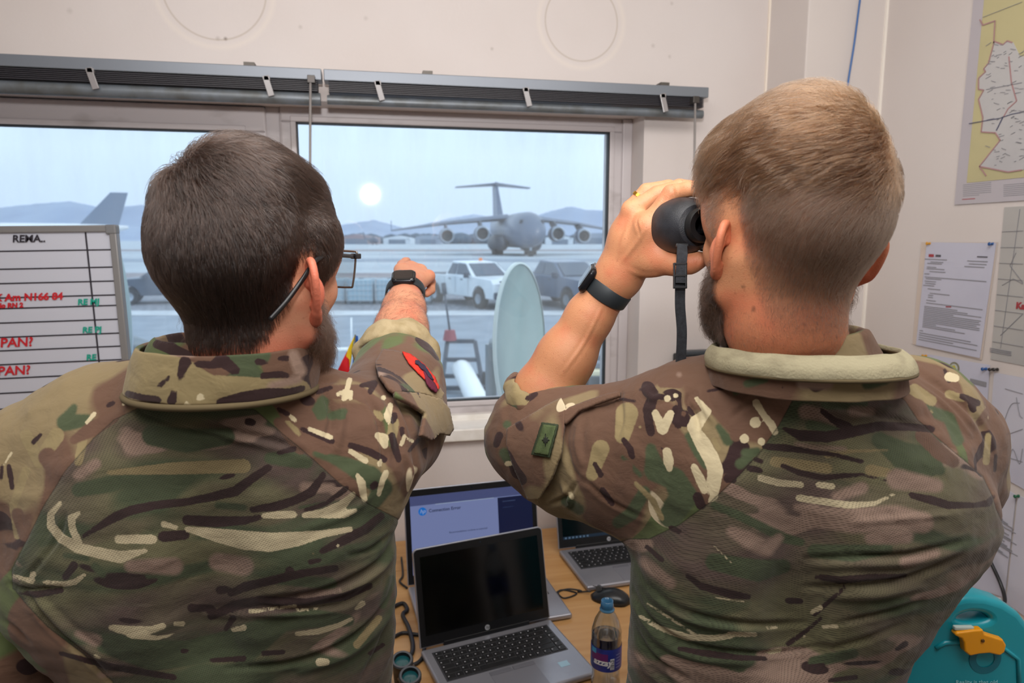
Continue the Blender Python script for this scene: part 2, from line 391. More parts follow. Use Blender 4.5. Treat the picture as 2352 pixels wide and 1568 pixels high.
def wline(s, c, pts, wd, off=.0022, closed=False):
    q = [quadpt(c, u, v)-np.array((off, 0, 0)) for u, v in pts]
    for a, b in zip(q[:-1], q[1:]): s.bar(a, b, wd, .0006, (1, 0, 0)) if False else s.bar(a, b, .0006, wd, (0.0, 0, 1) if abs((b-a)[2]) < abs((b-a)[1]) else (0, 1, 0))
inkg = mat('print_grey', h('8a8a90'), .6); inkd = mat('print_dark', h('55545c'), .6); inkr = mat('print_red', h('a03a40'), .6)
bord = mat('print_border_pink', h('ab8586'), .6); road = mat('print_road', h('50526c'), .6)
mapy = noisy(mat('map_yellow', h('c0b88c'), .45), h('b5ae86'), 3); mapw = noisy(mat('map_paper', h('bdbcbc'), .45), h('b2b1b4'), 4)
laminate = mat('laminate_edge', h('b7b2b8'), .3)
# the big map
mc = [PX(2258, -60, XR-.002), None, None, PX(2193, 470, XR-.002)]
y0m = mc[3][1]; zt, zb = 2.52, mc[3][2]; ye = .55
mc = [np.array((XR-.002, y0m-.0, zt)), np.array((XR-.002, ye, zt)), np.array((XR-.002, ye, zb)), np.array((XR-.002, y0m, zb))]
mp_ = sheet('wall_map', mc, laminate, 'large laminated yellow and grey wall map on the right wall', 'map')
def mp2(px, py):
    q = PX(px, py, XR-.002); return ((y0m-q[1])/(y0m-ye), (zt-q[2])/(zt-zb))
i0 = mp2(2222, 420); i1 = mp2(2352, 408)
s = MB(); a, b = quadpt(mc, i0[0], i0[1]), quadpt(mc, 1.0, 0)
s.bb((XR-.0045, b[1]+.02, a[2]), (XR-.0034, a[1], zt-.01)); s.build('yellow_field', mapy, mp_)
cz = [(2352, 130), (2345, 128), (2330, 98), (2318, 94), (2308, 103), (2296, 98), (2288, 95), (2287, 100), (2275, 145), (2264, 158), (2268, 165), (2252, 180), (2252, 205), (2264, 207), (2252, 228), (2262, 270), (2258, 303), (2291, 305), (2302, 322), (2254, 382), (2320, 395), (2352, 390)]
pc = [PX(x, y, XR-.002) for x, y in cz]
kk = [(q[1], q[2]) for q in pc]; kk += [(.62, kk[-1][1]+.02), (.62, kk[0][1]+.1)]
s = MB(); s.prism([(-y, z) for y, z in kk][::-1], (XR-.0046, 0, 0), PM, .001); s.build('country_area', mapw, mp_)
def linep(ptspx, wd, m, nm, par, off=.0062):
    s = MB(); q = [PX(x, y, XR)-np.array((off, 0, 0)) for x, y in ptspx]
    for a, b in zip(q[:-1], q[1:]): s.bar(a, b, wd, .0006, (1, 0, 0)) if False else s.bar(a, b, .0008, wd, (0, 1, 0) if abs((b-a)[2]) > abs((b-a)[1]) else (0, 0, 1))
    return s.build(nm, m, par)
linep(cz[2:], .003, bord, 'border_line', mp_); linep([(2287, 100), (2290, 48), (2262, 58), (2255, 45)], .003, bord, 'border_line', mp_); linep([(2254, 382), (2270, 404)], .003, bord, 'border_line', mp_)
linep([(2230, 284), (2300, 272), (2330, 262), (2352, 258)], .002, road, 'road_line', mp_); linep([(2293, 300), (2308, 270)], .003, road, 'road_line', mp_); linep([(2322, 130), (2328, 190), (2340, 232), (2320, 250), (2310, 268)], .003, bord, 'road_line', mp_)
linep([(2270, 206), (2352, 190)], .0018, inkg, 'road_line', mp_); linep([(2352, 5), (2262, 40)], .001, inkg, 'grid_line', mp_)
random.seed(4)
s = MB()
for i in range(90):
    x = 2262+random.random()*88; y = 100+random.random()*280; q = PX(x, y, XR-.0065); L = .004+random.random()*.012
    if x-2254 < (y-310)*-.0 : continue
    s.bar(q, q+np.array((0, -L, L*random.uniform(-.5, .5))), .0006, .0012, (0, 0, 1))
s.build('place_names', inkg, mp_)
s = MB()
for bx in (2212, 2305):
    for k in range(7):
        q = PX(bx, 425+k*4.2, XR-.0035); s.bar(q, q+np.array((0, -(.085 if k < 6 else .05)*(1 if bx < 2300 else 1.5), 0)), .0006, .0016, (0, 0, 1))
s.build('legend_text', inkg, mp_)
q = PX(2210, 458, XR-.0035); MB().bar(q, q+np.array((0, -.04, 0)), .0006, .002, (0, 0, 1)).build('legend_mark', inkr, mp_)

# second map, grey, under the first
c4 = [PX(2308, 472, XR-.001), None, None, PX(2276, 825, XR-.001)]
c4 = [np.array((XR-.001, c4[0][1]-.0, c4[0][2]-.004)), np.array((XR-.001, .6, c4[0][2]-.004)), np.array((XR-.001, .6, c4[3][2])), np.array((XR-.001, c4[3][1], c4[3][2]))]
m2 = sheet('wall_map', c4, noisy(mat('map_grey', h('b4b2ae'), .5), h('a9a7a6'), 3), 'pale grey contour map with red lettering, below the yellow map', 'map', t=.001)
linep([(2336, 580), (2322, 610), (2345, 640), (2352, 650)], .0012, inkg, 'contour_line', m2, .003); linep([(2304, 655), (2330, 640), (2352, 652)], .0012, inkg, 'contour_line', m2, .003)
for k in range(8): linep([(2303-k*3, 532+k*36), (2352, 530+k*38)], .001, inkg, 'grid_line', m2, .003)
linep([(2345, 480), (2300, 800)], .001, inkg, 'grid_line', m2, .003); linep([(2300, 770), (2352, 720)], .0016, inkg, 'contour_line', m2, .003)
for k in range(3): linep([(2276, 799+k*4), (2325, 808+k*4)], .002, inkg, 'legend_text', m2, .003)
text('Kabul', 'red_lettering', .022, PX(2333, 708, XR-.003), PM, inkr, m2, .0004, bold=.001)

# the typed sheet in its clear sleeve
paperm = noisy(mat('paper_bluish', h('c3c4d4'), .5), h('bbbccd'), 5)
c4 = wallquad([(2131, 556), (2290, 558), (2252, 822), (2106, 792)])
c4 = [q-np.array((.001, 0, 0)) for q in c4]
doc = sheet('document', c4, paperm, 'typed white sheet in a clear punched sleeve, pinned beside the grey map', 'paper', lift=.001)
c5 = wallquad([(2117, 556), (2292, 556), (2255, 827), (2096, 790)])
s = MB(); s.add([*c5, *[q-np.array((.0008, 0, 0)) for q in c5]], [(0, 3, 2, 1), (4, 5, 6, 7), (0, 1, 5, 4), (1, 2, 6, 5), (2, 3, 7, 6), (3, 0, 4, 7)])
s.build('sleeve', mat('sleeve_plastic', h('cdbfb4'), .15, spec=.8), doc)
s = MB(); random.seed(2)
rows = [(.16, .0, .35), (.185, .1, .3), (.20, .05, .28), (.16, .65, .93), (.185, .68, .92), (.21, .62, .9), (.235, .05, .2), (.25, .05, .33), (.275, .1, .35), (.30, .02, .1), (.33, .03, .95), (.345, .05, .3), (.37, .04, .22), (.39, .05, .22), (.41, .02, .2), (.44, .1, .3), (.48, .14, .45), (.5, .12, .2), (.52, .12, .2), (.55, .1, .25), (.575, .1, .95)]
rows += [(.61+i*.0165, .08, [.6, .75, .95, .55, .95, .93, .95, .9, .95, .95, .3][i % 11]) for i in range(13)] + [(.85+i*.022, .04, [.1, .85, .95, .6, .95][i % 5]) for i in range(5)]
for v, u0, u1 in rows:
    wline(s, c4, [(u0, v), (u1, v)], .0022, .0032)
s.build('typed_lines', inkg, doc)
for nm_, m_, a_, b_, w_ in (('red_heading', inkr, (.06, .125), (.14, .125), .008), ('red_line', inkr, (.42, .59), (.5, .585), .003), ('dark_heading', inkd, (.17, .125), (.25, .125), .006), ('dark_line', inkd, (.78, .12), (.92, .12), .003)):
    s = MB(); wline(s, c4, [a_, b_], w_, .0034); s.build(nm_, m_, doc)

# lower notices
c4b = wallquad([(2124, 812), (2274, 838), (2262, 1010), (2108, 1000)])
n1 = sheet('document', c4b, paperm, 'white notice with a round yellow and grey crest, under the typed sheet', 'paper')
q = PX(2192, 845, XR-.004); s = MB(); s.lathe([(0, 0), (.0165, 0), (.0165, .0008), (0, .0008)], q, PM, 28); s.build('crest_ring', mat('crest_grey', h('7b7863'), .6), n1)
s = MB(); s.lathe([(0, .0008), (.012, .0008), (.012, .0014), (0, .0014)], q, PM, 24); s.build('crest_field', mat('crest_pale', h('b9bdb8'), .6), n1)
s = MB(); s.prism([(-.006, -.006), (.004, -.008), (.007, .0), (.001, .008), (-.007, .004)], q-np.array((.0014, 0, 0)), PM, .0006); s.build('crest_shield', mat('crest_yellow', h('c9b93c'), .6), n1)
s = MB(); wline(s, c4b, [(.75, .24), (.98, .26)], .012, .003); wline(s, c4b, [(.4, .5), (.9, .52)], .004, .003); s.build('typed_lines', inkg, n1)
sk = noisy(mat('paper_sketch', h('c6c6d2'), .5), h('bcbccb'), 5)
def lowsheet(pxpts, label, lines, lift=.0):
    c = wallquad(pxpts); r = sheet('document', c, sk, label, 'paper', lift=lift)
    for pts in lines: 
        q = [PX(x, y, XR)-np.array((.0045+lift, 0, 0)) for x, y in pts]; s = MB()
        s.tube(spline(q, 4), .0007, 5); s.build('drawn_line', inkg, r)
    return r
n2 = lowsheet([(2284, 855), (2420, 880), (2400, 1150), (2268, 1075)], 'white sheet with a pencil diagram, right of the crest notice',
         [[(2312, 892), (2352, 904)], [(2305, 980), (2325, 930), (2345, 925)], [(2338, 912), (2345, 950), (2352, 960)], [(2306, 1046), (2352, 1060)], [(2320, 1060), (2330, 1030), (2345, 1065), (2352, 1030)], [(2310, 1000), (2352, 985)]])
n3 = lowsheet([(2262, 1092), (2334, 1136), (2308, 1372), (2180, 1330)], 'long white sheet with faint print blocks, low on the right wall by a cable', [])
s = MB()
for k in range(14):
    q = PX(2268+ (k % 3)*2, 1170+k*6.2, XR-.005); s.bar(q, q+np.array((0, -.045-.012*(k % 4), -.008)), .0008, .0022, (0, 0, 1))
s.build('typed_lines', inkg, n3)
n4 = lowsheet([(2340, 1136), (2450, 1190), (2420, 1460), (2312, 1384)], 'white sheet at the right edge, fixed with a green pin', [], .001)
pinms = {'yellow': mat('pin_yellow', h('c98f1c'), .3), 'blue': mat('pin_blue', h('1f4f8c'), .3), 'green': mat('pin_green', h('1d5a3e'), .3), 'black': mat('pin_black', h('2a2422'), .3)}
def pin(px, py, col, label):
    q = PX(px, py, XR-.0035); s = MB(); s.lathe([(0, .0), (.0042, .0), (.0036, .003), (.0022, .004), (.0022, .008), (.0042, .0095), (.0046, .012), (.003, .0135), (0, .0135)], q, PM, 16)
    tag(s.build('push_pin', pinms[col], smooth='auto'), label, 'push pin', 'push pins on the right wall')
pin(2137, 559, 'yellow', 'yellow push pin at the top left corner of the typed sheet')
pin(2281, 560, 'blue', 'blue push pin at the top right corner of the typed sheet')
pin(2127, 817, 'yellow', 'yellow push pin holding the crest notice')
pin(2265, 847, 'blue', 'blue push pin at the right of the crest notice')
pin(2281, 848, 'black', 'dark push pin left of the sketch sheet, next to the blue pin')
pin(2291, 848, 'black', 'black push pin at the corner of the pencil diagram sheet')
pin(2340, 1139, 'green', 'green push pin on the lower right sheet')

# thermostat-like meter on the front wall
mm = mat('meter_black', h('22262b'), .45); mk = PY(1583, 845, WYY)
r = thing('wall_meter', (mk[0], WYY, mk[2]-.06), 'black control box with small green display on the wall right of the window', 'control box')
s = MB(); s.bb((mk[0]-.063, WYY-.045, mk[2]-.06), (mk[0]+.063, WYY, mk[2]+.055)); s.build('housing', mm, r, bevel=.006)
s = MB(); s.bb((mk[0]-.045, WYY-.049, mk[2]+.052), (mk[0]+.068, WYY-.01, mk[2]+.066)); s.build('lid', mat('meter_dark_grey', h('3c4248'), .4), r, bevel=.004)
s = MB(); s.bb((mk[0]-.012, WYY-.048, mk[2]+.008), (mk[0]+.052, WYY-.044, mk[2]+.038)); s.build('display', mat('lcd_green', h('2c4a2c'), .2), r)
s = MB()
for i in range(3): s.bb((mk[0]-.01+i*.022, WYY-.048, mk[2]-.03), (mk[0]+.004+i*.022, WYY-.044, mk[2]-.018))
s.build('buttons', mat('meter_button', h('444a50'), .5), r, bevel=.001)

# cables on the walls
a, b, c = PY(1976, -5, 1.905), PY(1962, 100, 1.905), PY(1946, 205, 1.905)
s = MB(); s.tube(spline([PY(1985, -60, 1.91), a, b, c, PY(1935, 330, 1.91)], 6), .003, 8)
tag(s.build('network_cable', mat('cable_blue', h('3f6aa6'), .4), smooth=True), 'thin blue cable hanging down the column behind the fair-haired man', 'cable')
blk = mat('cable_black', h('191a1d'), .4)
s = MB(); s.tube(spline([PX(2225, 1180, XR-.012), PX(2252, 1245, XR-.014), PX(2280, 1300, XR-.014), PX(2300, 1345, XR-.014), PX(2308, 1378, XR-.03), PX(2300, 1392, XR-.05)], 6), .0045, 8)
tag(s.build('power_cable', blk, smooth=True), 'black cable running down the right wall papers to the desk', 'cable')
# ------------------------------------------------------------------ outside: apron, vehicles, aircraft, hills
GZ = -1.2
def G(px, py): return PZ(px, py, GZ)
fw = nrm(np.array([Fv[0], Fv[1], 0])); rt = Rv.copy()
def OW(a, b, z=0): return np.array([0, 0, GZ+z]) + fw*b + rt*a      # a to the right, b away from the building
def ground(name, b0, b1, z, m, a=None):
    a = a or (-b1*1.3-20, b1*1.3+20); s = MB()
    s.add([OW(a[0], b0, z), OW(a[1], b0, z), OW(a[1], b1, z), OW(a[0], b1, z)], [(0, 1, 2, 3)])
    return s.build(name, m, kind='structure')
asph = noisy(mat('asphalt', h('8d98a4'), .9), h('7d8894'), .8, 6, bump=.1)
grav = noisy(mat('gravel', h('8b8f97'), 1), h('5d626c'), 5, 8)
conc = noisy(mat('concrete_light', h('c5cbd0'), .9), h('aeb6bd'), .5)
conc2 = noisy(mat('concrete_apron', h('a9b3bb'), .9), h('98a3ad'), .05, 4, stretch=(1, 1, 1))
dirt = noisy(mat('brown_earth', h('8d8789'), 1), h('79767d'), .2)
ground('ground', 2.6, 12000, 0, conc2)
ground('ground_asphalt', 2.6, 26.5, .01, asph)
ground('ground_kerb', 26.5, 28.3, .02, conc)
ground('ground_gravel', 28.3, 44, .02, grav)
ground('ground_earth', 44, 62, .02, dirt)
ground('ground_strip', 95, 112, .02, noisy(mat('taxiway_dark', h('8793a0'), .9), h('7a8796'), .1))
ground('ground_strip', 190, 230, .02, dirt)
# hills
hm = noisy(mat('hills', h('95a4ba'), 1), h('8998b0'), .002, 5)  # distant haze is mixed into the pale blue ridge colour
def hills(seed, dist, pts, label, zsc=1):
    # ridge given as (px, py) points, built with depth behind it
    rr = np.random.RandomState(seed); xs = np.linspace(pts[0][0], pts[-1][0], 160); ys = np.interp(xs, [p[0] for p in pts], [p[1] for p in pts])
    top = []; 
    for x, y in zip(xs, ys):
        r_ = ray(x, y + rr.randn()*.35); top.append(C0 + r_*(dist/(r_@fw)))
    top = np.array(top); rows = []
    for k in range(9):
        t = k/8.; q = top.copy(); q -= fw*(1-t)*dist*.18; q[:, 2] = GZ + (top[:, 2]-GZ)*(t**1.3) + (rr.randn(160)*6*t*(1-t) if k else 0); rows.append(q)
    for k in range(1, 4): q = top.copy(); q += fw*dist*.07*k; q[:, 2] = GZ+(top[:, 2]-GZ)*(1-k/3.); rows.append(q)
    s = MB(); s.grid(np.array(rows)); o = s.build('mountain_ridge', hm, smooth=True, kind='structure'); return o
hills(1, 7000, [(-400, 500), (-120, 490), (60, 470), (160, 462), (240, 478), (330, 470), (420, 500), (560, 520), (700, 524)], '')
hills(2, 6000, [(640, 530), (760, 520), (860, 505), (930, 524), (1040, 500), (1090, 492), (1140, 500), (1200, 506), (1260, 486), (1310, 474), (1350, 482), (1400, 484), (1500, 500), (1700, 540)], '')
hm2 = noisy(mat('near_hills', h('6f8096'), 1), h('5e6e85'), .01, 5)
# tree line and low buildings far over the airfield
treem = noisy(mat('far_trees', h('4f6172'), 1), h('3d4e60'), .3)
random.seed(11)
def treeline(a0, a1, b):
    s = MB(); n = 110
    for i in range(n):
        a = a0+(a1-a0)*(i+random.random())/n; r_ = random.uniform(3, 6.5); s.ball(OW(a, b+random.uniform(-8, 8), r_*.6), (r_*1.5, r_*1.5, r_), 8)
    o = s.build('tree_line', treem, smooth=True); tag(o, 'dark band of trees along the far edge of the airfield' if a1 < 0 else 'dark band of trees behind the big grey aircraft', 'trees', kind='stuff')
treeline(-330, -60, 650); treeline(-60, 210, 620)
hgl = mat('hangar_glass', h('4a5a6c'), .4); hang = mat('hangar_white', h('c9d2db'), .7); hgr = mat('hangar_grey', h('8795a6'), .7); hrd = mat('hangar_rust', h('8e7f86'), .7)
def hangar(px, wd, ht, b, m, label, kind=0):
    a = (px-1176)/FPX*b; r = thing('hangar', OW(a, b), label, 'building'); s = MB(); M = np.stack([rt, (0, 0, 1), -fw], 1); dp = 25
    prof = [(-wd/2, 0), (wd/2, 0), (wd/2, ht*.7)] + ([(wd/2*math.cos(t), ht*.7+ht*.3*math.sin(t)) for t in np.linspace(.2, 2.94, 9)] if kind else [(0, ht)]) + [(-wd/2, ht*.7)]
    s.prism(prof, OW(a, b+dp), M, dp); s.build('wall', m, r)
    s = MB(); s.prism([(-wd*.3, 0), (wd*.3, 0), (wd*.3, ht*.55), (-wd*.3, ht*.55)], OW(a, b-.1), M, .3); s.build('door', mat('hangar_door', h('66778a'), .7), r)
    for k in range(5): s = MB(); s.prism([(-wd*.4+k*wd*.2-wd*.03, ht*.6), (-wd*.4+k*wd*.2+wd*.03, ht*.6), (-wd*.4+k*wd*.2+wd*.03, ht*.68), (-wd*.4+k*wd*.2-wd*.03, ht*.68)], OW(a, b-.1), M, .3)
    s.build('window', mat('hangar_glass', h('4a5a6c'), .4), r)
hangar(822, 30, 8, 560, hrd, 'low rust-coloured hangar left of the parked helicopter', 0)
hangar(915, 24, 7, 600, hang, 'pale low building right of the helicopter, below the flash glare')
hangar(985, 20, 7, 540, hgr, 'small grey building under the left wing tip of the aircraft', 1)
hangar(1375, 36, 9, 560, hgr, 'grey hangar behind the right wing of the aircraft', 1)
hangar(1285, 20, 7, 520, hang, 'white building between fuselage and right wing engines')

# big grey transport aircraft ---------------------------------------------------------
acm = noisy(mat('aircraft_grey', h('52627a'), .34), h('46556b'), .15, 4); acd = mat('aircraft_dark', h('343f50'), .5); acg = mat('cockpit_glass', h('1c2632'), .1)
intk = mat('engine_intake', h('20262f'), .5); lip = mat('engine_lip', h('aab4be'), .3, .7); tyr = mat('tyre', h('1b1d21'), .8)
def aircraft():
    nose = np.array(G(1228, 590)); org = nose.copy(); org[2] = GZ
    # heading: nose points towards the building and a little to the right
    hd = -fw*math.cos(.17) + rt*math.sin(.17); sd = np.cross((0, 0, 1), hd)    # sd: aircraft left wing (image right)
    M = np.stack([hd, sd, (0, 0, 1)], 1)
    T = (M, org - hd*3.0)          # local x forward, y to its left, z up; origin below the cockpit
    r = thing('transport_aircraft', T[1], 'large grey four-engined military transport aircraft with a T tail, parked on the apron', 'aircraft')
    def nb(): s = MB(); s.T = T; return s
    def ring(x, rz, ry, zc, n=28): return [(x, ry*math.cos(t), zc+rz*math.sin(t)) for t in np.linspace(0, 2*math.pi, n, endpoint=False)]
    s = nb(); s.loft([ring(3.4, .3, .3, 3.7), ring(3.0, 1.0, 1.0, 3.8), ring(2.0, 2.0, 1.9, 4.1), ring(0, 2.9, 2.7, 4.6), ring(-3, 3.35, 3.3, 4.85), ring(-8, 3.42, 3.42, 4.9), ring(-26, 3.42, 3.42, 4.9), ring(-33, 3.0, 3.0, 5.5), ring(-40, 2.0, 2.0, 6.7), ring(-46, 1.0, .9, 7.6), ring(-49, .3, .3, 8.0)])
    s.build('fuselage', acm, r, smooth=True)
    s = nb()
    for i in range(6):
        a = -1.0+i*.4; s.box((1.05-abs(a)*.75, a*1.9, 6.25), (.5, .62, .65), rotz(a*.6)@roty(-.6))
    s.build('cockpit_window', acg, r)
    for sg in (-1, 1):      # wings
        root = [(-13, sg*2.0, 7.4), (-23.5, sg*2.0, 7.4)]; tip = [(-25.5, sg*25.2, 5.0), (-29, sg*25.2, 5.0)]; s = nb()
        def sec(le, te, th): 
            xs = [1, .85, .6, .3, .1, 0, .1, .3, .6, .85]; zs = [0, .25, .6, .95, .8, 0, -.4, -.5, -.3, -.1]
            return [(le[0]*(1-x)+te[0]*x, le[1], le[2]+th*z) for x, z in zip(xs, zs)]
        s.loft([sec(*root, .9), sec((-19.5, sg*14, 6.4), (-26, sg*14, 6.4), .6), sec(*tip, .25)]); s.build('wing', acm, r, smooth='auto')
        s = nb(); s.prism([(-29, 4.9), (-27, 5.0), (-28.6, 7.2), (-30, 7.2)], (0, sg*25.2, 0), np.stack([(1, 0, 0), (0, 0, 1), (0, -1, 0)], 1).astype(float), .15); s.build('winglet', acm, r)
        for (y, x) in ((7.6, -13.2), (14.2, -17.5)):
            s = nb(); z = 4.25 if y < 10 else 3.85; MM = roty(math.radians(90))@np.eye(3)
            prof = [(1.12, 2.6), (1.32, 2.75), (1.5, 2.4), (1.62, 1.2), (1.5, -.4), (1.15, -1.4), (.8, -1.6)]
            s.lathe(prof, (x, sg*y, z), roty(math.radians(90)), 24); e_ = s.build('engine', acm, r, smooth=True)
            s = nb(); s.lathe([(1.08, 2.2), (1.14, 2.62), (1.3, 2.78), (1.44, 2.6)], (x, sg*y, z), roty(math.radians(90)), 24); s.build('engine_lip', lip, e_, smooth=True)
            s = nb(); s.lathe([(0, 1.6), (.3, 1.4), (1.12, 1.3), (1.12, 2.4)], (x, sg*y, z), roty(math.radians(90)), 24); s.build('intake', intk, e_, smooth=True)
            s = nb(); s.lathe([(1.05, -1.2), (.6, -3.0), (0, -3.6)], (x, sg*y, z), roty(math.radians(90)), 20); s.build('exhaust', acd, e_, smooth=True)
            s = nb(); s.add([(x+1.5, sg*y-.15, z+1.5), (x-3, sg*y-.15, z+1.2), (x-6, sg*y-.15, z+2.6), (x-1, sg*y-.15, z+2.6), (x+1.5, sg*y+.15, z+1.5), (x-3, sg*y+.15, z+1.2), (x-6, sg*y+.15, z+2.6), (x-1, sg*y+.15, z+2.6)], [(0, 1, 2, 3), (7, 6, 5, 4), (0, 3, 7, 4), (1, 5, 6, 2), (0, 4, 5, 1), (3, 2, 6, 7)]); s.build('pylon', acd, r)
        s = nb(); s.loft([ring(-10, .2, .2, 2.4, 16), ring(-12, 1.5, 1.2, 2.4, 16), ring(-24, 1.7, 1.5, 2.4, 16), ring(-29, .3, .3, 2.8, 16)]); 
        s.v = [tuple(np.array(q)+T[0]@np.array((0, sg*3.4, 0))) for q in s.v]; s.build('landing_gear_pod', acd, r, smooth=True)
        for x in (-17, -18.6, -20.2):
            s = nb(); s.tube([(x, sg*2.6, .65), (x, sg*4.4, .65)], [.65, .65], 18); s.build('wheel', tyr, r, smooth='auto')
    s = nb(); s.tube([(-.5, -.45, .55), (-.5, .45, .55)], [.55, .55], 16); s.build('wheel', tyr, r, smooth='auto')
    s = nb(); s.tube([(-.5, 0, .6), (-.8, 0, 2.6)], [.18, .22], 10); s.build('nose_gear_leg', lip, r)
    s = nb(); s.loft([[(-36, -.75, 7.4), (-45, -.6, 7.6), (-45, .6, 7.6), (-36, .75, 7.4)], [(-42.5, -.25, 16.1), (-48.5, -.25, 16.1), (-48.5, .25, 16.1), (-42.5, .25, 16.1)]]); s.build('tail_fin', acm, r, bevel=.1)
    s = nb(); s.loft([[(-41.5, 0, 16.2), (-43, -.5, 16.4), (-49.5, -.3, 16.3), (-49.5, .3, 16.3), (-43, .5, 16.4)], [(-41.9, 0, 16.7), (-43, -.3, 16.9), (-49.5, -.2, 16.8), (-49.5, .2, 16.8), (-43, .3, 16.9)]]); s.build('tail_bullet', acm, r)
    s = nb(); s.add([(-42.5, 0, 16.3), (-49, 0, 16.3), (-51, 9.4, 15.9), (-48.2, 9.4, 15.9), (-51, -9.4, 15.9), (-48.2, -9.4, 15.9), (-42.5, 0, 16.7), (-49, 0, 16.7), (-51, 9.4, 16.1), (-48.2, 9.4, 16.1), (-51, -9.4, 16.1), (-48.2, -9.4, 16.1)],
          [(0, 1, 2, 3), (0, 5, 4, 1), (6, 9, 8, 7), (6, 7, 10, 11), (0, 3, 9, 6), (3, 2, 8, 9), (1, 7, 8, 2), (0, 6, 11, 5), (5, 11, 10, 4), (4, 10, 7, 1)]); s.build('tailplane', acm, r)
    return r
aircraft()
# helicopter far left of it
def helicopter(px, py):
    o = np.array(G(px, py)); o[2] = GZ; M = np.stack([rt*.6-fw*.8, fw*.6+rt*.8, (0, 0, 1)], 1).astype(float); T = (M, o)
    r = thing('helicopter', o, 'dark helicopter parked far off, directly below the flash glare', 'helicopter'); g = mat('heli_grey', h('3f5168'), .5)
    def nb(): s = MB(); s.T = T; return s
    s = nb(); s.loft([[(x, ry*math.cos(t), zc+rz*math.sin(t)) for t in np.linspace(0, 2*math.pi, 16, endpoint=False)] for x, ry, rz, zc in ((7, .2, .3, 2.4), (6, 1.1, 1.2, 2.6), (3, 1.6, 1.9, 3), (-4, 1.6, 1.9, 3.2), (-7, .8, .9, 3.8), (-14, .3, .35, 4.6))]); s.build('fuselage', g, r, smooth=True)
    s = nb(); s.add([(-13, -.1, 4.4), (-15, -.1, 4.5), (-17, -.1, 9), (-15.6, -.1, 9), (-13, .1, 4.4), (-15, .1, 4.5), (-17, .1, 9), (-15.6, .1, 9)], [(0, 1, 2, 3), (7, 6, 5, 4), (0, 4, 5, 1), (3, 2, 6, 7), (0, 3, 7, 4), (1, 5, 6, 2)]); s.build('tail_fin', g, r)
    s = nb(); s.tube([(0, 0, 4.8), (0, 0, 6.3)], [.5, .3], 10); s.build('rotor_mast', g, r)
    for k in range(5):
        a = k*1.257+.3; s = nb(); s.bar((.3*math.cos(a), .3*math.sin(a), 6.2), (9*math.cos(a), 9*math.sin(a), 5.9), .5, .08); s.build('rotor_blade', g, r)
    for y in (-1.5, 1.5):
        s = nb(); s.tube([(2, y-.2, .5), (2, y+.2, .5)], [.5, .5], 14); s.build('wheel', tyr, r)
        s = nb(); s.bar((2, y, .5), (1.5, y*.8, 2.2), .2, .2); s.build('gear_leg', g, r)
helicopter(858, 562)
# white airliner on the left and a distant tail
def airliner(px, py, b, label):
    a = (px-1176)/FPX*b; o = OW(a, b); M = np.stack([-rt*.92-fw*.4, fw*.92-rt*.4, (0, 0, 1)], 1).astype(float); T = (M, o); wm = mat('airliner_white', h('d7dde2'), .35); tm = mat('tail_grey_blue', h('6c7c92'), .5)
    r = thing('airliner', o, label, 'aircraft')
    def nb(): s = MB(); s.T = T; return s
    s = nb(); s.loft([[(x, rr_*math.cos(t), zc+rr_*math.sin(t)) for t in np.linspace(0, 2*math.pi, 20, endpoint=False)] for x, rr_, zc in ((17, .3, 3.6), (15.5, 1.3, 3.8), (12, 1.95, 4), (-8, 1.95, 4), (-15, 1.1, 4.8), (-20, .3, 5.3))]); s.build('fuselage', wm, r, smooth=True)
    s = nb(); s.loft([[(-12, -.2, 5.4), (-18.5, -.2, 5.6), (-18.5, .2, 5.6), (-12, .2, 5.4)], [(-17.6, -.1, 11.6), (-20.4, -.1, 11.6), (-20.4, .1, 11.6), (-17.6, .1, 11.6)]]); s.build('tail_fin', tm, r)
    for sg in (-1, 1):
        s = nb(); s.add([(3, sg*1.5, 3.1), (-4, sg*1.5, 3.1), (-7.5, sg*16, 4.3), (-6, sg*16, 4.3), (3, sg*1.5, 3.5), (-4, sg*1.5, 3.4), (-7.5, sg*16, 4.5), (-6, sg*16, 4.5)], [(0, 1, 2, 3), (7, 6, 5, 4), (0, 4, 5, 1), (3, 2, 6, 7), (0, 3, 7, 4), (1, 5, 6, 2)]); s.build('wing', wm, r)
        s = nb(); s.lathe([(.7, 1.6), (.95, 1.2), (.9, -1), (.5, -1.8)], (1.5, sg*5.4, 2.1), roty(math.pi/2), 16); s.build('engine', wm, r, smooth=True)
        s = nb(); s.tube([(-2, sg*2.2, .6), (-2, sg*2.8, .6)], [.6, .6], 14); s.build('wheel', tyr, r)
    s = nb()
    for k in range(20): s.box((10-k*.95, -1.93, 4.5), (.35, .1, .45)); s.box((10-k*.95, 1.93, 4.5), (.35, .1, .45))
    s.build('window', acg, r)
airliner(8, 0, 120, 'white airliner with blue-grey tail fin beyond the left window, mostly behind the whiteboard')

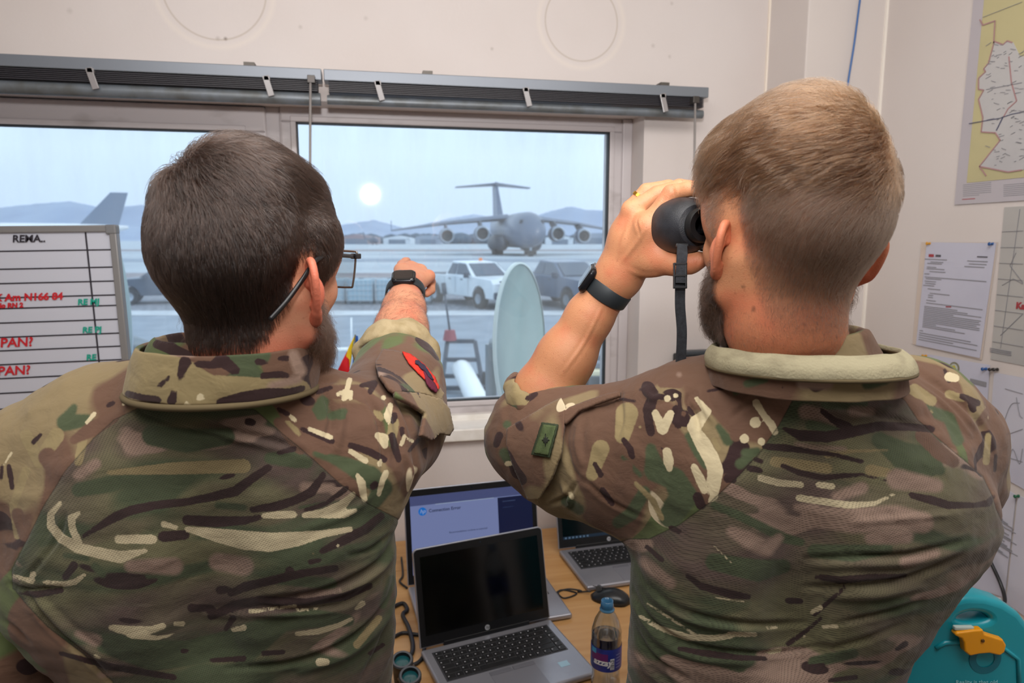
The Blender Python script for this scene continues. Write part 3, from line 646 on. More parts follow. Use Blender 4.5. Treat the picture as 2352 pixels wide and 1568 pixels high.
# pickups ------------------------------------------------------------------------------
def pickup(px, py, head, body, label, bull, beacon=False, sc=1.0):
    o = np.array(G(px, py)); o[2] = GZ; hd = -fw*math.cos(head)+rt*math.sin(head); sd = np.cross((0, 0, 1), hd); T = (np.stack([hd, sd, (0, 0, 1)], 1)*sc, o)
    r = thing('pickup_truck', o, label, 'pickup truck', 'parked double-cab pickups')
    def nb(): s = MB(); s.T = T; return s
    bm_ = body; gl = mat('car_glass', h('33465a'), .08, spec=.8)
    YM = np.stack([(1, 0, 0), (0, 0, 1), (0, -1, 0)], 1).astype(float)
    def side(poly, wd, nm, m, par, tw=0, bevel=.03):
        s = nb(); k = len(poly); v = [(x, wd/2-(tw if z > 1.2 else 0), z) for x, z in poly]+[(x, -wd/2+(tw if z > 1.2 else 0), z) for x, z in poly]
        f = [tuple(range(k)), tuple(range(2*k-1, k-1, -1))]+[(i, k+i, k+(i+1) % k, (i+1) % k) for i in range(k)]
        s.add(v, f); return s.build(nm, m, par, bevel=bevel)
    def arch(cx, r_=.46): return [(cx+r_*math.cos(t), .42+r_*math.sin(t)) for t in np.linspace(0, math.pi, 9)]
    lower = [(2.62, .45), (2.66, .95), (2.5, 1.12), (1.15, 1.22), (-.95, 1.25), (-2.6, 1.22), (-2.62, .5)] + [(-2.2, .42)]
    poly = [(2.62, .42)]+[(2.66, .95), (2.52, 1.13), (1.15, 1.22), (-.95, 1.22), (-2.6, 1.2), (-2.62, .5)] + arch(-1.75)[::-1] + arch(1.65)[::-1]
    poly = [(2.62, .42), (2.66, .95), (2.52, 1.13), (1.15, 1.22), (-.95, 1.22), (-2.6, 1.2), (-2.62, .45)] + [(-1.75-.46, .42)]+[(-1.75-.46*math.cos(t), .42+.46*math.sin(t)) for t in np.linspace(.3, math.pi-.3, 7)] + [(-1.29, .42), (1.19, .42)] + [(1.65-.46*math.cos(t), .42+.46*math.sin(t)) for t in np.linspace(.3, math.pi-.3, 7)]+[(2.11, .42)]
    side(poly, 1.82, 'body', bm_, r, 0)
    side([(1.2, 1.18), (.45, 1.72), (-.55, 1.78), (-.95, 1.2)], 1.72, 'cab', bm_, r, .14)
    # glass: windscreen, side windows
    s = nb(); s.add([(1.17, .70, 1.24), (1.17, -.70, 1.24), (.52, -.62, 1.69), (.52, .62, 1.69)], [(0, 1, 2, 3)]); s.build('windscreen', gl, r, solid=.03)
    for sg in (-1, 1):
        for x0, x1, x2, x3 in ((1.0, .5, -.05, -.05), (-.12, -.12, -.5, -.78)):
            s = nb(); yb, yt = sg*.845, sg*.745
            s.add([(x0, yb, 1.26), (x1 if x1 != x0 else x0, yt, 1.68), (x2, yt, 1.70), (x3, yb, 1.26)], [(0, 1, 2, 3)]); s.build('side_window', gl, r, solid=.03)
        s = nb(); s.box((.95, sg*1.02, 1.26), (.1, .2, .2)); s.build('mirror', acd, r, bevel=.02)
        for x in (.42, -.5): s = nb(); s.box((x, sg*.92, 1.08), (.16, .03, .03)); s.build('door_handle', acd, r)
        s = nb(); s.box((-.06, sg*.912, .85), (.012, .005, .6)); s.box((.9, sg*.912, .8), (.012, .005, .6)); s.box((-.92, sg*.912, .85), (.012, .005, .6)); s.build('door_gap', acd, r)
        for x in (1.65, -1.75):
            s = nb(); s.lathe([(.2, -.12), (.37, -.13), (.385, -.1), (.385, .1), (.37, .13), (.2, .12)], (x, sg*.82, .385), rotx(math.pi/2), 24); wv = s.build('wheel', tyr, r, smooth='auto')
            s = nb(); s.lathe([(0, .09), (.06, .1), (.2, .12), (.21, .08)], (x, sg*.82, .385), rotx(-sg*math.pi/2), 20); s.build('rim', lip, wv, smooth='auto')
        s = nb(); s.box((2.56, sg*.72, .9), (.2, .34, .2)); s.build('headlight', mat('headlight', h('cfd8de'), .15), r, bevel=.03)
    s = nb(); s.box((2.66, 0, .88), (.06, 1.0, .26)); s.build('grille', acd, r, bevel=.02)
    s = nb(); s.box((2.72, 0, .55), (.16, 1.75, .26)); s.build('bumper', acd, r, bevel=.04)
    if bull:
        s = nb()
        for y in (-.5, .5): s.tube([(2.84, y, .4), (2.9, y, .75), (2.8, y, 1.1)], .035, 8)
        s.tube([(2.86, -.8, .6), (2.88, .8, .6)], .03, 8); s.tube([(2.8, -.7, 1.08), (2.8, .7, 1.08)], .035, 8); s.build('bull_bar', acd, r, smooth=True)
    s = nb(); s.box((2.81, .1, .6), (.02, .4, .12)); s.build('number_plate', mat('plate_red', h('7b3344'), .5) , r)
    if beacon: s = nb(); s.cyl((.1, .2, 1.78), (.1, .2, 1.9), .09, .06, 12); s.build('beacon', mat('beacon_orange', h('e2792f'), .3), r)
    s = nb(); s.box((-1.75, 0, 1.22), (1.5, 1.5, .06)); s.build('bed', acd, r)
    # two seated shapes showing through the screen: the seats
    for y in (-.4, .4): s = nb(); s.box((.05, y, 1.25), (.15, .5, .6)); s.box((.05, y, 1.6), (.1, .25, .16)); s.build('seat', acd, r, bevel=.04)
    return r
pickup(1092, 699, .62, noisy(mat('pickup_white', h('dfe8ee'), .25), h('cdd8e0'), 1), 'white double-cab pickup with an orange roof beacon, parked below the aircraft', True, True, 1.12)
pickup(1293, 702, .5, mat('pickup_dark', h('53647a'), .25), 'dark blue-grey double-cab pickup with chrome bars, right of the dish antenna', True, False, 1.15)
pickup(395, 695, -1.2, mat('pickup_slate', h('3d4c5e'), .3), 'dark slate pickup glimpsed through the left window beside the dark hair', False)

# row of caged liquid totes -------------------------------------------------------------
tote = mat('tote_plastic', h('9fbccb'), .4); cage = mat('cage_steel', h('c7d3da'), .35, .6); pal = mat('pallet_grey', h('5c6974'), .8)
def make_tote(a, b):
    o = OW(a, b); T = (np.stack([rt, fw, (0, 0, 1)], 1), o)
    r = thing('liquid_tote', o, 'pale blue liquid container in a steel cage, one of the row beyond the pointing hand', 'container', 'row of caged liquid containers')
    def nb(): s = MB(); s.T = T; return s
    s = nb(); s.box((0, 0, .66), (1.1, .95, .98)); s.build('tank', tote, r, bevel=.06)
    s = nb(); s.cyl((0, 0, 1.14), (0, 0, 1.2), .12, .12, 16); s.build('lid', acd, r)
    s = nb()
    for z in np.linspace(.2, 1.18, 5):
        for y in (-.5, .5): s.box((0, y, z), (1.2, .025, .025))
        for x in (-.59, .59): s.box((x, 0, z), (.025, 1.0, .025))
    for x in np.linspace(-.59, .59, 7):
        for y in (-.5, .5): s.box((x, y, .68), (.025, .025, 1.0))
    s.build('cage', cage, r)
    s = nb(); s.box((0, 0, .05), (1.2, 1.0, .05)); s.box((0, 0, .145), (1.2, 1.0, .04))
    for x in (-.5, 0, .5): s.box((x, 0, .09), (.14, 1.0, .1))
    s.build('pallet', pal, r); return r
t0_ = None
TL = ['leftmost of the row, behind the dark hair', 'second from the left', 'third from the left', 'fourth from the right', 'third from the right', 'second from the right', 'rightmost, beside the white pickup']
for i, px in enumerate([593, 658, 723, 788, 853, 918, 983]):
    b = 31.5; a = (px-1176)/FPX*b-.45
    if t0_ is None: t0_ = make_tote(a, b); t0_['label'] = 'pale blue caged liquid container, '+TL[0]
    else:
        c = t0_.copy(); SC.collection.objects.link(c); c.location = tuple(OW(a, b+.1*(i % 2))); c['label'] = 'pale blue caged liquid container, '+TL[i]+' of the row'
        for ch in list(t0_.children): d_ = ch.copy(); SC.collection.objects.link(d_); d_.parent = c

# dish antennas just outside -------------------------------------------------------------
dishm = noisy(mat('dish_pale_green', h('97aca7'), .5), h('8a9f9a'), 3); dishr = mat('dish_rim', h('cfdcd8'), .4); polem = mat('pole_galvanised', h('8d969c'), .4, .6)
def dish(c, R0, nvec, label, tilt=0):
    c = np.array(c); M = frame(nvec); n = 64; s = MB()
    prof = [(r_, (r_/R0)**2*R0*.16) for r_ in np.linspace(.0001, R0, 14)]
    prof = prof + [(R0+.004, R0*.16+.002), (R0+.004, R0*.16-.008), (R0-.010, R0*.16-.010)] + [(r_, (r_/R0)**2*R0*.16-.006) for r_ in np.linspace(R0*.96, .0001, 12)]
    r = thing('satellite_dish', (c[0], c[1], GZ), label, 'satellite dish', 'satellite dishes outside the windows')
    s.lathe(prof, c, M, n); s.build('reflector', dishm, r, smooth=True)
    s = MB(); s.lathe([(R0-.002, R0*.16+.006), (R0+.007, R0*.16+.004), (R0+.007, R0*.16-.010), (R0-.004, R0*.16-.011)], c, M, n); s.build('rim', dishr, r, smooth='auto')
    back = c - M[:, 2]*.10
    s = MB(); s.tube([c-M[:, 2]*.01, back], [.06, .03], 12); s.tube([back, (back[0], back[1], GZ)], [.028, .028], 12); s.tube([(back[0], back[1], GZ), (back[0], back[1], GZ+.02)], [.2, .2], 16); s.build('mast', polem, r, smooth='auto')
    tip = c+M[:, 2]*R0*.9; e_ = c - np.array((0, 0, 1))*R0*.0
    s = MB(); s.tube([c-M[:, 1]*R0*.9+M[:, 2]*R0*.14, tip], .012, 8); s.cyl(tip, tip+M[:, 2]*.06, .03, .045, 14); s.build('feed_horn', polem, r, smooth='auto')
d1 = P(1172, 790, 3.3)
dish(d1, .385, rt*1.0+fw*.33*-1+np.array((0, 0, .05)), 'pale green dish antenna seen almost edge-on in the right window')
d2 = P(300, 800, 3.1)
dish(d2, .50, -rt*1.0-fw*.55+np.array((0, 0, .12)), 'pale dish antenna between whiteboard and the dark-haired man')

# yard equipment under the window ---------------------------------------------------------
stl = mat('painted_steel_dark', h('39424f'), .5); whp = mat('white_pipe', h('e9eef0'), .35)
o = np.array(G(1062, 905)); o[2] = GZ; b0 = o@fw; a0 = o@rt
def yard(px, py): q = G(px, py); return q
r = thing('trailer', o, 'dark steel trailer frame carrying a white cylinder and an upright red-based lever', 'trailer')
A1, B1 = OW(a0-.40, b0, 0), OW(a0+.40, b0, 0); A2, B2 = OW(a0-.32, b0+.5, .95), OW(a0+.22, b0+.5, .95)
A1[2] += .12; B1[2] += .12
s = MB()
for a, b in ((A1, A2), (B1, B2), (A2, B2), ((A1*.4+A2*.6), (B1*.4+B2*.6)), ((A1*.75+A2*.25), (B1*.75+B2*.25)), (A1, B1)): s.bar(a, b, .08, .08, (0, 1, 0.01))
s.build('frame', stl, r, bevel=.01)
s = MB(); q0 = OW(a0-.05, b0+.4, .45); q1 = OW(a0+.42, b0-1.6, .15); s.tube([q0, q0*.97+q1*.03, q1], [.14, .19, .19], 24); s.build('cylinder', whp, r, smooth='auto')
s = MB(); q = A2+np.array((.05, 0, .02)); s.cyl(q, q+np.array((0, 0, .2)), .14, .1, 14); s.build('jack_cap', mat('jack_red', h('8c3340'), .5), r)
s = MB(); s.tube([q+np.array((0, 0, .18)), q+np.array((-.10, 0, 1.0))], [.02, .02], 8); s.tube([q+np.array((-.09, 0, .9)), q+np.array((-.11, 0, 1.12))], [.05, .045], 8); s.build('lever', stl, r, smooth=True)
for sg in (-1, 1):
    s = MB(); c_ = OW(a0+sg*.45, b0+.2, .2); s.lathe([(.1, -.06), (.2, -.07), (.2, .07), (.1, .06)], c_, frame(rt), 20); s.build('wheel', tyr, r, smooth='auto')
# white pipe stand near the flag
q = np.array(G(775, 862)); q[2] = GZ; bb_ = q@fw; aa = q@rt
r = thing('pipe_stand', q, 'white tubular stand out on the asphalt, left of the small flag', 'stand')
s = MB()
for a, b, c_, d_ in ((-.35, .9, .6, .95), ): 
    s.tube([OW(aa-.25, bb_, .0), OW(aa-.25, bb_, .55)], .05, 10); s.tube([OW(aa+.35, bb_+.2, .0), OW(aa+.35, bb_+.2, .55)], .05, 10); s.tube([OW(aa-.25, bb_, .55), OW(aa+.35, bb_+.2, .55)], .05, 10); s.tube([OW(aa+.3, bb_+.1, .5), OW(aa+.32, bb_+.1, 1.25)], .02, 8)
    s.tube([OW(aa-.4, bb_, .04), OW(aa+.0, bb_, .04)], .05, 10)
s.build('frame', whp, r, smooth=True)
# yellowish cart at the lower right, orange marker
q = np.array(G(1372, 878)); q[2] = GZ; bb_ = q@fw; aa = q@rt
r = thing('flatbed_cart', q, 'low cream flatbed cart loaded with boxes at the right edge of the pane', 'cart')
s = MB(); s.T = (np.stack([rt, fw, (0, 0, 1)], 1), q); s.box((.1, 0, .32), (1.0, 1.4, .1)); s.build('deck', mat('cart_cream', h('d8cfae'), .5), r, bevel=.02)
s = MB(); s.T = (np.stack([rt, fw, (0, 0, 1)], 1), q)
for x, y, sx_, z in ((-.1, .3, .35, .18), (.25, .1, .3, .14), (.0, -.3, .3, .12)): s.box((x, y, .37+z/2), (sx_, .3, z))
s.build('cargo', mat('cargo_dark', h('6c7480'), .6), r, bevel=.02)
s = MB(); s.T = (np.stack([rt, fw, (0, 0, 1)], 1), q)
for x in (-.3, .5):
    for y in (-.5, .5): s.tube([(x-.05, y, .14), (x+.05, y, .14)], [.14, .14], 14)
s.build('wheels', tyr, r)
q = np.array(G(1148, 872)); q[2] = GZ
r = thing('marker_cone', q, 'small orange marker cone beside the white cylinder', 'cone')
s = MB(); s.cyl(q, q+np.array((0, 0, .03)), .17, .17, 20); s.build('base', stl, r); s = MB(); s.cyl(q+np.array((0, 0, .03)), q+np.array((0, 0, .42)), .12, .02, 20); s.build('cone', mat('cone_orange', h('e8704a'), .5), r, smooth='auto')
# ------------------------------------------------------------------ desk and what is on it
DZ = .74
woodm = noisy(mat('desk_beech', h('c59a66'), .4), h('b4854f'), 3, 6, .3, .7, stretch=(1, 14, 1))
r = thing('desk', (.4, 1.55, 0), 'pale beech desk along the window wall under the laptops', 'desk')
s = MB(); s.bb((-1.5, 1.17, DZ-.028), (XR-.005, CY-.005, DZ)); s.bb((-1.5, CY-.005, DZ-.028), (CX-.012, 2.122, DZ)); s.build('desk_top', woodm, r, bevel=.003)
dm = mat('desk_leg_grey', h('8c8c8e'), .5)
for x in (-1.42, .1, 1.44):
    for y in (1.22, 1.85): MB().bb((x-.025, y-.025, 0), (x+.025, y+.025, DZ-.028)).build('leg', dm, r)
MB().bb((-1.42, 1.84, .3), (1.44, 1.86, DZ-.03)).build('modesty_panel', woodm, r)

alu = noisy(mat('laptop_silver', h('a3a4ad'), .35, .6), h('95969f'), 8); lblk = mat('laptop_bezel', h('0d0e11'), .35); keym = mat('key_black', h('17181b'), .45); keyl = mat('key_legend', h('b9bac0'), .5)
scr = mat('screen_off', h('030405'), .12, spec=.5); logo = mat('logo_silver', h('c6c9cf'), .3, .5)
def emis(name, col, st):
    m = mat(name, (0, 0, 0), .3); b = m.node_tree.nodes['Principled BSDF']; b.inputs['Emission Color'].default_value = (*col, 1); b.inputs['Emission Strength'].default_value = st; return m
def hp_logo(s_par, c, M, r_, mm_, inner):
    s = MB(); s.lathe([(0, 0), (r_, 0), (r_, .0005), (0, .0005)], c, M, 28); s.build('logo_disc', mm_, s_par)
    text('hp', 'logo_letters', r_*1.5, c + M@np.array((-r_*.62, -r_*.38, .0006)), M, inner, s_par, .0002, shear=.3)
def laptop(c, yaw, w_, d_, open_deg, label, lid_h, mdl='silver', screen=None, group='open laptops on the desk'):
    """c: centre of the hinge line on the desk; base runs towards the viewer along -y local"""
    c = np.array((c[0], c[1], DZ)); Rz = rotz(yaw); r = thing('laptop', c, label, 'laptop', None)
    def nb(): s = MB(); s.T = (Rz, c); return s
    th = .017
    s = nb(); s.bb((-w_/2, -d_, .003), (w_/2, .0, th)); s.build('base', alu, r, bevel=.005, seg=3)
    s = nb()
    for x in (-w_*.4, w_*.4):
        for y in (-d_*.1, -d_*.9): s.bb((x-.01, y-.004, 0), (x+.01, y+.004, .004))
    s.build('rubber_foot', lblk, r)
    # keyboard well and keys
    kx0, kx1 = -w_*.43, w_*.43; ky1 = -d_*.10; ky0 = -d_*.56
    s = nb(); s.bb((kx0-.003, ky0-.003, th-.001), (kx1+.003, ky1+.003, th+.0004)); s.build('keyboard_well', mat('well_grey', h('3a3b40'), .5), r, bevel=.0003)
    s = nb(); g = nb(); rows = 6; kh = (ky1-ky0)/rows
    for j in range(rows):
        y0 = ky1-(j+1)*kh; cells = {0: [1]*15, 1: [1]*13+[1.6, 1], 2: [1.4]+[1]*12+[1.2, 1], 3: [1.7]+[1]*11+[1.9, 1], 4: [2.1]+[1]*10+[2.3, 1], 5: [1.2, 1, 1, 1, 5.3, 1, 1, 1, 1, 1, 1]}[j]
        tot = sum(cells); x = kx0; u_ = (kx1-kx0)/tot; 
        for q in cells:
            s.bb((x+.0012, y0+.0012, th), (x+q*u_-.0012, y0+kh*(1 if j else .9)-.0012, th+.0022))
            if q < 2.5: g.bb((x+.004, y0+kh*.5, th+.0022), (x+.004+.0028, y0+kh*.5+.003, th+.0024))
            x += q*u_
    kb = s.build('keyboard', keym, r, bevel=.0006, seg=1); g.build('key_legends', keyl, kb)
    s = nb(); s.bb((-w_*.16, -d_*.97, th-.0005), (w_*.16, -d_*.66, th+.0005)); tp = s.build('touchpad', mat('touchpad_grey', h('8b8c95'), .4, .4), r, bevel=.0003)
    s = nb(); s.bb((-w_*.16, -d_*.655, th-.0005), (-.002, -d_*.60, th+.0012)); s.bb((.002, -d_*.655, th-.0005), (w_*.16, -d_*.60, th+.0012)); s.build('touchpad_buttons', mat('touchpad_button', h('7e7f88'), .4, .4), r, bevel=.0006)
    s = nb(); s.bb((w_*.30, -d_*.80, th-.0004), (w_*.37, -d_*.72, th+.0003)); s.build('sticker', mat('sticker_blue_white', h('9fc4d8'), .4), r)
    # lid
    a = math.radians(open_deg-90); Rl = Rz@rotx(-a); hc = c+Rz@np.array((0, .002, th+.002))
    def lb(): s = MB(); s.T = (Rl, hc); return s
    def lroundrect(x0, x1, z0, z1, rad, y0, y1):
        pts = []
        for cx, cz, t0 in ((x1-rad, z1-rad, 0), (x0+rad, z1-rad, 90), ):
            for k in range(7): t = math.radians(t0+k*15); pts.append((cx+rad*math.cos(t), cz+rad*math.sin(t)))
        pts += [(x0, z0), (x1, z0)]; return pts
    XZ = np.stack([(1, 0, 0), (0, 0, 1), (0, -1, 0)], 1).astype(float)
    s = lb(); s.prism(lroundrect(-w_/2, w_/2, 0, lid_h, .012, 0, 0), (0, .007, 0), XZ, .007); s.build('lid', alu, r, bevel=.0012)
    s = lb(); s.prism(lroundrect(-w_/2+.0025, w_/2-.0025, .002, lid_h-.0025, .010, 0, 0), (0, .0005, 0), XZ, .0012); s.build('bezel', lblk, r)
    sw, s0, s1 = w_/2-.016, .026, lid_h-.020
    s = lb(); s.bb((-sw, -.0013, s0), (sw, -.0002, s1)); s.build('screen', screen or scr, r)
    s = lb(); s.bb((-w_*.33, -.002, -.006), (w_*.33, .009, .006)); s.build('hinge', lblk, r, bevel=.002)
    LM = Rl@XZ
    hp_logo(r, hc+Rl@np.array((0, -.0012, .013)), LM, .0065, logo, lblk)
    s = lb(); s.cyl((0, -.0008, lid_h-.010), (0, -.0018, lid_h-.010), .002, .002, 12); s.build('webcam', acg, r)
    return r, (Rl, hc, LM, sw, s0, s1)
# front laptop: measured from its hinge corners
hl, hr = PZ(968, 1490, DZ+.02), PZ(1262, 1418, DZ+.02); hc_ = (hl+hr)/2; yw_ = math.atan2(hr[1]-hl[1], hr[0]-hl[0])
W1 = float(np.linalg.norm(hr-hl)); print('laptop1', hl, hr, W1, math.degrees(yw_))
W1 = .338; hl2 = hr - np.array((math.cos(yw_), math.sin(yw_), 0))*W1; 
L1, _ = laptop((hc_[0]+.00, hc_[1]), yw_, .338, .235, 103, 'silver laptop with a black blank screen, nearest of the laptops, beside the water bottle', .228)
# laptop behind it with a lit web page
pg = emis('screen_page', lin((.42, .46, .62)), .95)
hb = PZ(1082, 1335, DZ+.02)
L2, S2 = laptop((.262, 1.80), math.radians(5), .385, .255, 100, 'dark-framed laptop showing a lit web page, behind the blank-screened laptop', .262, screen=pg)
Rl, hc2, LM, sw, s0, s1 = S2
def spt(u, v, o=.0016): return hc2+Rl@np.array((-sw+2*sw*u, -o, s1-(s1-s0)*v))
def srect(u0, v0, u1, v1, m, nm, o=.0016):
    s = MB(); a_, b_ = spt(u0, v0, o), spt(u1, v1, o); s.T = (Rl, hc2); s.bb((-sw+2*sw*u0, -o-.0002, s1-(s1-s0)*v1), (-sw+2*sw*u1, -.0012, s1-(s1-s0)*v0)); return s.build(nm, m, L2)
srect(0, 0, 1, .12, emis('browser_bar', lin((.30, .33, .50)), .7), 'browser_bar'); srect(.71, .13, 1, 1, emis('side_panel_blue', lin((.06, .09, .22)), .8), 'side_panel')
srect(.2, .12, .68, .128, emis('page_line', lin((.6, .66, .75)), .8), 'page_line')
hb_ = emis('logo_blue', lin((.1, .42, .75)), .8); c_ = spt(.095, .2, .0016)
s = MB(); s.lathe([(0, 0), (.0115, 0), (.0115, .0004), (0, .0004)], c_, LM, 28); s.build('page_logo', hb_, L2)
inkp = emis('page_ink', lin((.10, .12, .25)), .7); whp_ = emis('page_white', lin((.6, .66, .8)), .8)
text('hp', 'page_logo_letters', .016, c_+LM@np.array((-.0075, -.0045, .0006)), LM, whp_, L2, .0001, shear=.3)
text('Connection Error', 'page_heading', .0125, spt(.145, .22), LM, inkp, L2, .0001, bold=.0002)
text('Recommendations continue as expected', 'page_text', .0075, spt(.30, .52), LM, inkp, L2, .0001, sx=.9)
for v in (.64, .68, .75, .79, .83): srect(.42, v, .66, v+.008, emis('page_grey_line', lin((.28, .31, .45)), .7), 'page_line')
srect(.27, .80, .38, .835, emis('page_button_red', lin((.5, .12, .16)), .8), 'page_button')
srect(.75, .18, .86, .19, emis('panel_text', lin((.3, .36, .5)), .7), 'panel_text'); srect(.75, .26, .84, .268, emis('panel_text2', lin((.2, .26, .4)), .7), 'panel_text')
s = MB(); s.lathe([(.0018, 0), (.0032, 0), (.0032, .0003), (.0018, .0003)], spt(.86, .72), LM, 20); s.build('panel_dot', whp_, L2)
# third laptop
L3, S3 = laptop((.705, 1.93), math.radians(4), .335, .235, 104, 'silver laptop with a dark screen showing a taskbar, behind the mouse', .225)
Rl, hc2, LM, sw, s0, s1 = S3
tb = emis('taskbar', lin((.09, .17, .24)), .6); s = MB(); s.T = (Rl, hc2); s.bb((-sw, -.0018, s0), (sw, -.0012, s0+.009)); s.build('taskbar', tb, L3)
s = MB(); s.T = (Rl, hc2)
for k in range(7): s.bb((-sw+.006+k*.012, -.0021, s0+.002), (-sw+.012+k*.012, -.0018, s0+.007))
s.build('taskbar_icons', emis('icon', lin((.35, .45, .55)), .6), L3)

# mouse
c_ = PZ(1402, 1377, DZ); r = thing('computer_mouse', c_, 'black computer mouse on the desk in front of the right laptop', 'mouse')
Rm = rotz(math.radians(55))
s = MB(); vs = []; 
for i in range(13):
    t = i/12.; y = -.055+.11*t; wd = .031*math.sqrt(max(0, 1-(abs(2*t-1))**2.6))+.002; ht = .036*(math.sin(math.pi*min(1, t*.9+.08))**.7)*(.75+.25*(1-t))
    vs.append([(wd*math.cos(a), y, ht*max(0, math.sin(a))**.8) if math.sin(a) > 0 else (wd*math.cos(a)*.95, y, .001) for a in np.linspace(0, 2*math.pi, 24, endpoint=False)])
s.T = (Rm, c_); s.loft(vs); s.build('shell', mat('mouse_black', h('1a1e22'), .3), r, smooth=True)
s = MB(); s.T = (Rm, c_); s.lathe([(0, -.004), (.009, -.004), (.009, .004), (0, .004)], (0, .032, .026), roty(math.pi/2), 16); s.build('scroll_wheel', mat('wheel_grey', h('44484c'), .5), r)
s = MB(); s.T = (Rm, c_); s.bb((-.0006, .012, .029), (.0006, .05, .031)) ; s.build('button_gap', lblk, r)
m0 = c_+Rm@np.array((0, .055, .012))
s = MB(); s.tube(spline([m0, m0+np.array((-.03, .02, -.008)), PZ(1335, 1356, DZ+.003), PZ(1305, 1352, DZ+.003), PZ(1282, 1360, DZ+.003), PZ(1296, 1373, DZ+.003), PZ(1325, 1362, DZ+.003), PZ(1292, 1354, DZ+.003), PZ(1275, 1362, DZ+.003)], 6), .0022, 6); s.build('cable', blk, r, smooth=True)

# cables at the left
s = MB(); s.tube(spline([PZ(900, 1395, DZ+.006), PZ(925, 1385, DZ+.006), PZ(935, 1400, DZ+.006), PZ(925, 1412, DZ+.006), PZ(938, 1440, DZ+.006), PZ(948, 1480, DZ+.006), PZ(942, 1505, DZ+.006), PZ(915, 1515, DZ+.006), PZ(880, 1515, DZ+.006)], 7), .0055, 8)
tag(s.build('power_cable', blk, smooth=True), 'thick black cable looping on the desk left of the front laptop', 'cable')
s = MB(); s.tube(spline([PZ(905, 1462, DZ+.005), PZ(925, 1453, DZ+.005), PZ(950, 1456, DZ+.005), PZ(975, 1462, DZ+.005), PZ(974, 1490, DZ+.005), PZ(970, 1510, DZ+.005), PZ(955, 1524, DZ+.005), PZ(930, 1530, DZ+.005)], 7), .0045, 8)
tag(s.build('usb_cable', blk, smooth=True), 'thinner black cable running under the front laptop to the headset', 'cable')
s = MB(); s.tube(spline([PZ(922, 1280, DZ+.005), PZ(925, 1320, DZ+.005), PZ(918, 1335, DZ+.005), PZ(935, 1350, DZ+.005)], 7), .003, 8)
tag(s.build('thin_cable', blk, smooth=True), 'thin black cable beside the lit laptop, next to the dark-haired man', 'cable')

# small field binoculars lying at the bottom edge
r = thing('compact_binoculars', PZ(920, 1545, DZ), 'small black binoculars lying on the desk at the bottom, lenses up, beside the front laptop', 'binoculars')
bk = mat('rubber_black', h('191b1e'), .5); lens = mat('lens_teal', h('1f5f66'), .05, spec=1.0)
for px, py in ((924, 1526), (942, 1562)):
    c_ = PZ(px, py, DZ+.055); s = MB(); MT = rotx(math.radians(18))
    s.lathe([(.0, -.05), (.018, -.05), (.020, -.02), (.021, .0), (.0235, .006), (.0235, .015), (.018, .016), (.017, .008), (0, .008)], c_, MT, 28); s.build('barrel', bk, r, smooth='auto')
    s = MB(); s.lathe([(0, .0112), (.010, .0102), (.0165, .0085)], c_, MT, 24); s.build('lens', lens, r, smooth=True)
    s = MB(); s.lathe([(.0175, .0162), (.0215, .0162), (.0215, .0172), (.0175, .0172)], c_, MT, 28); s.build('eyecup_ring', mat('ring_grey', h('5c6168'), .4), r)
c_ = (PZ(924, 1526, DZ+.04)+PZ(942, 1562, DZ+.04))/2; MB().box(c_, (.03, .03, .03), rotz(.9)).build('bridge', mat('bridge_tan', h('6a5a4e'), .5), r, bevel=.004)

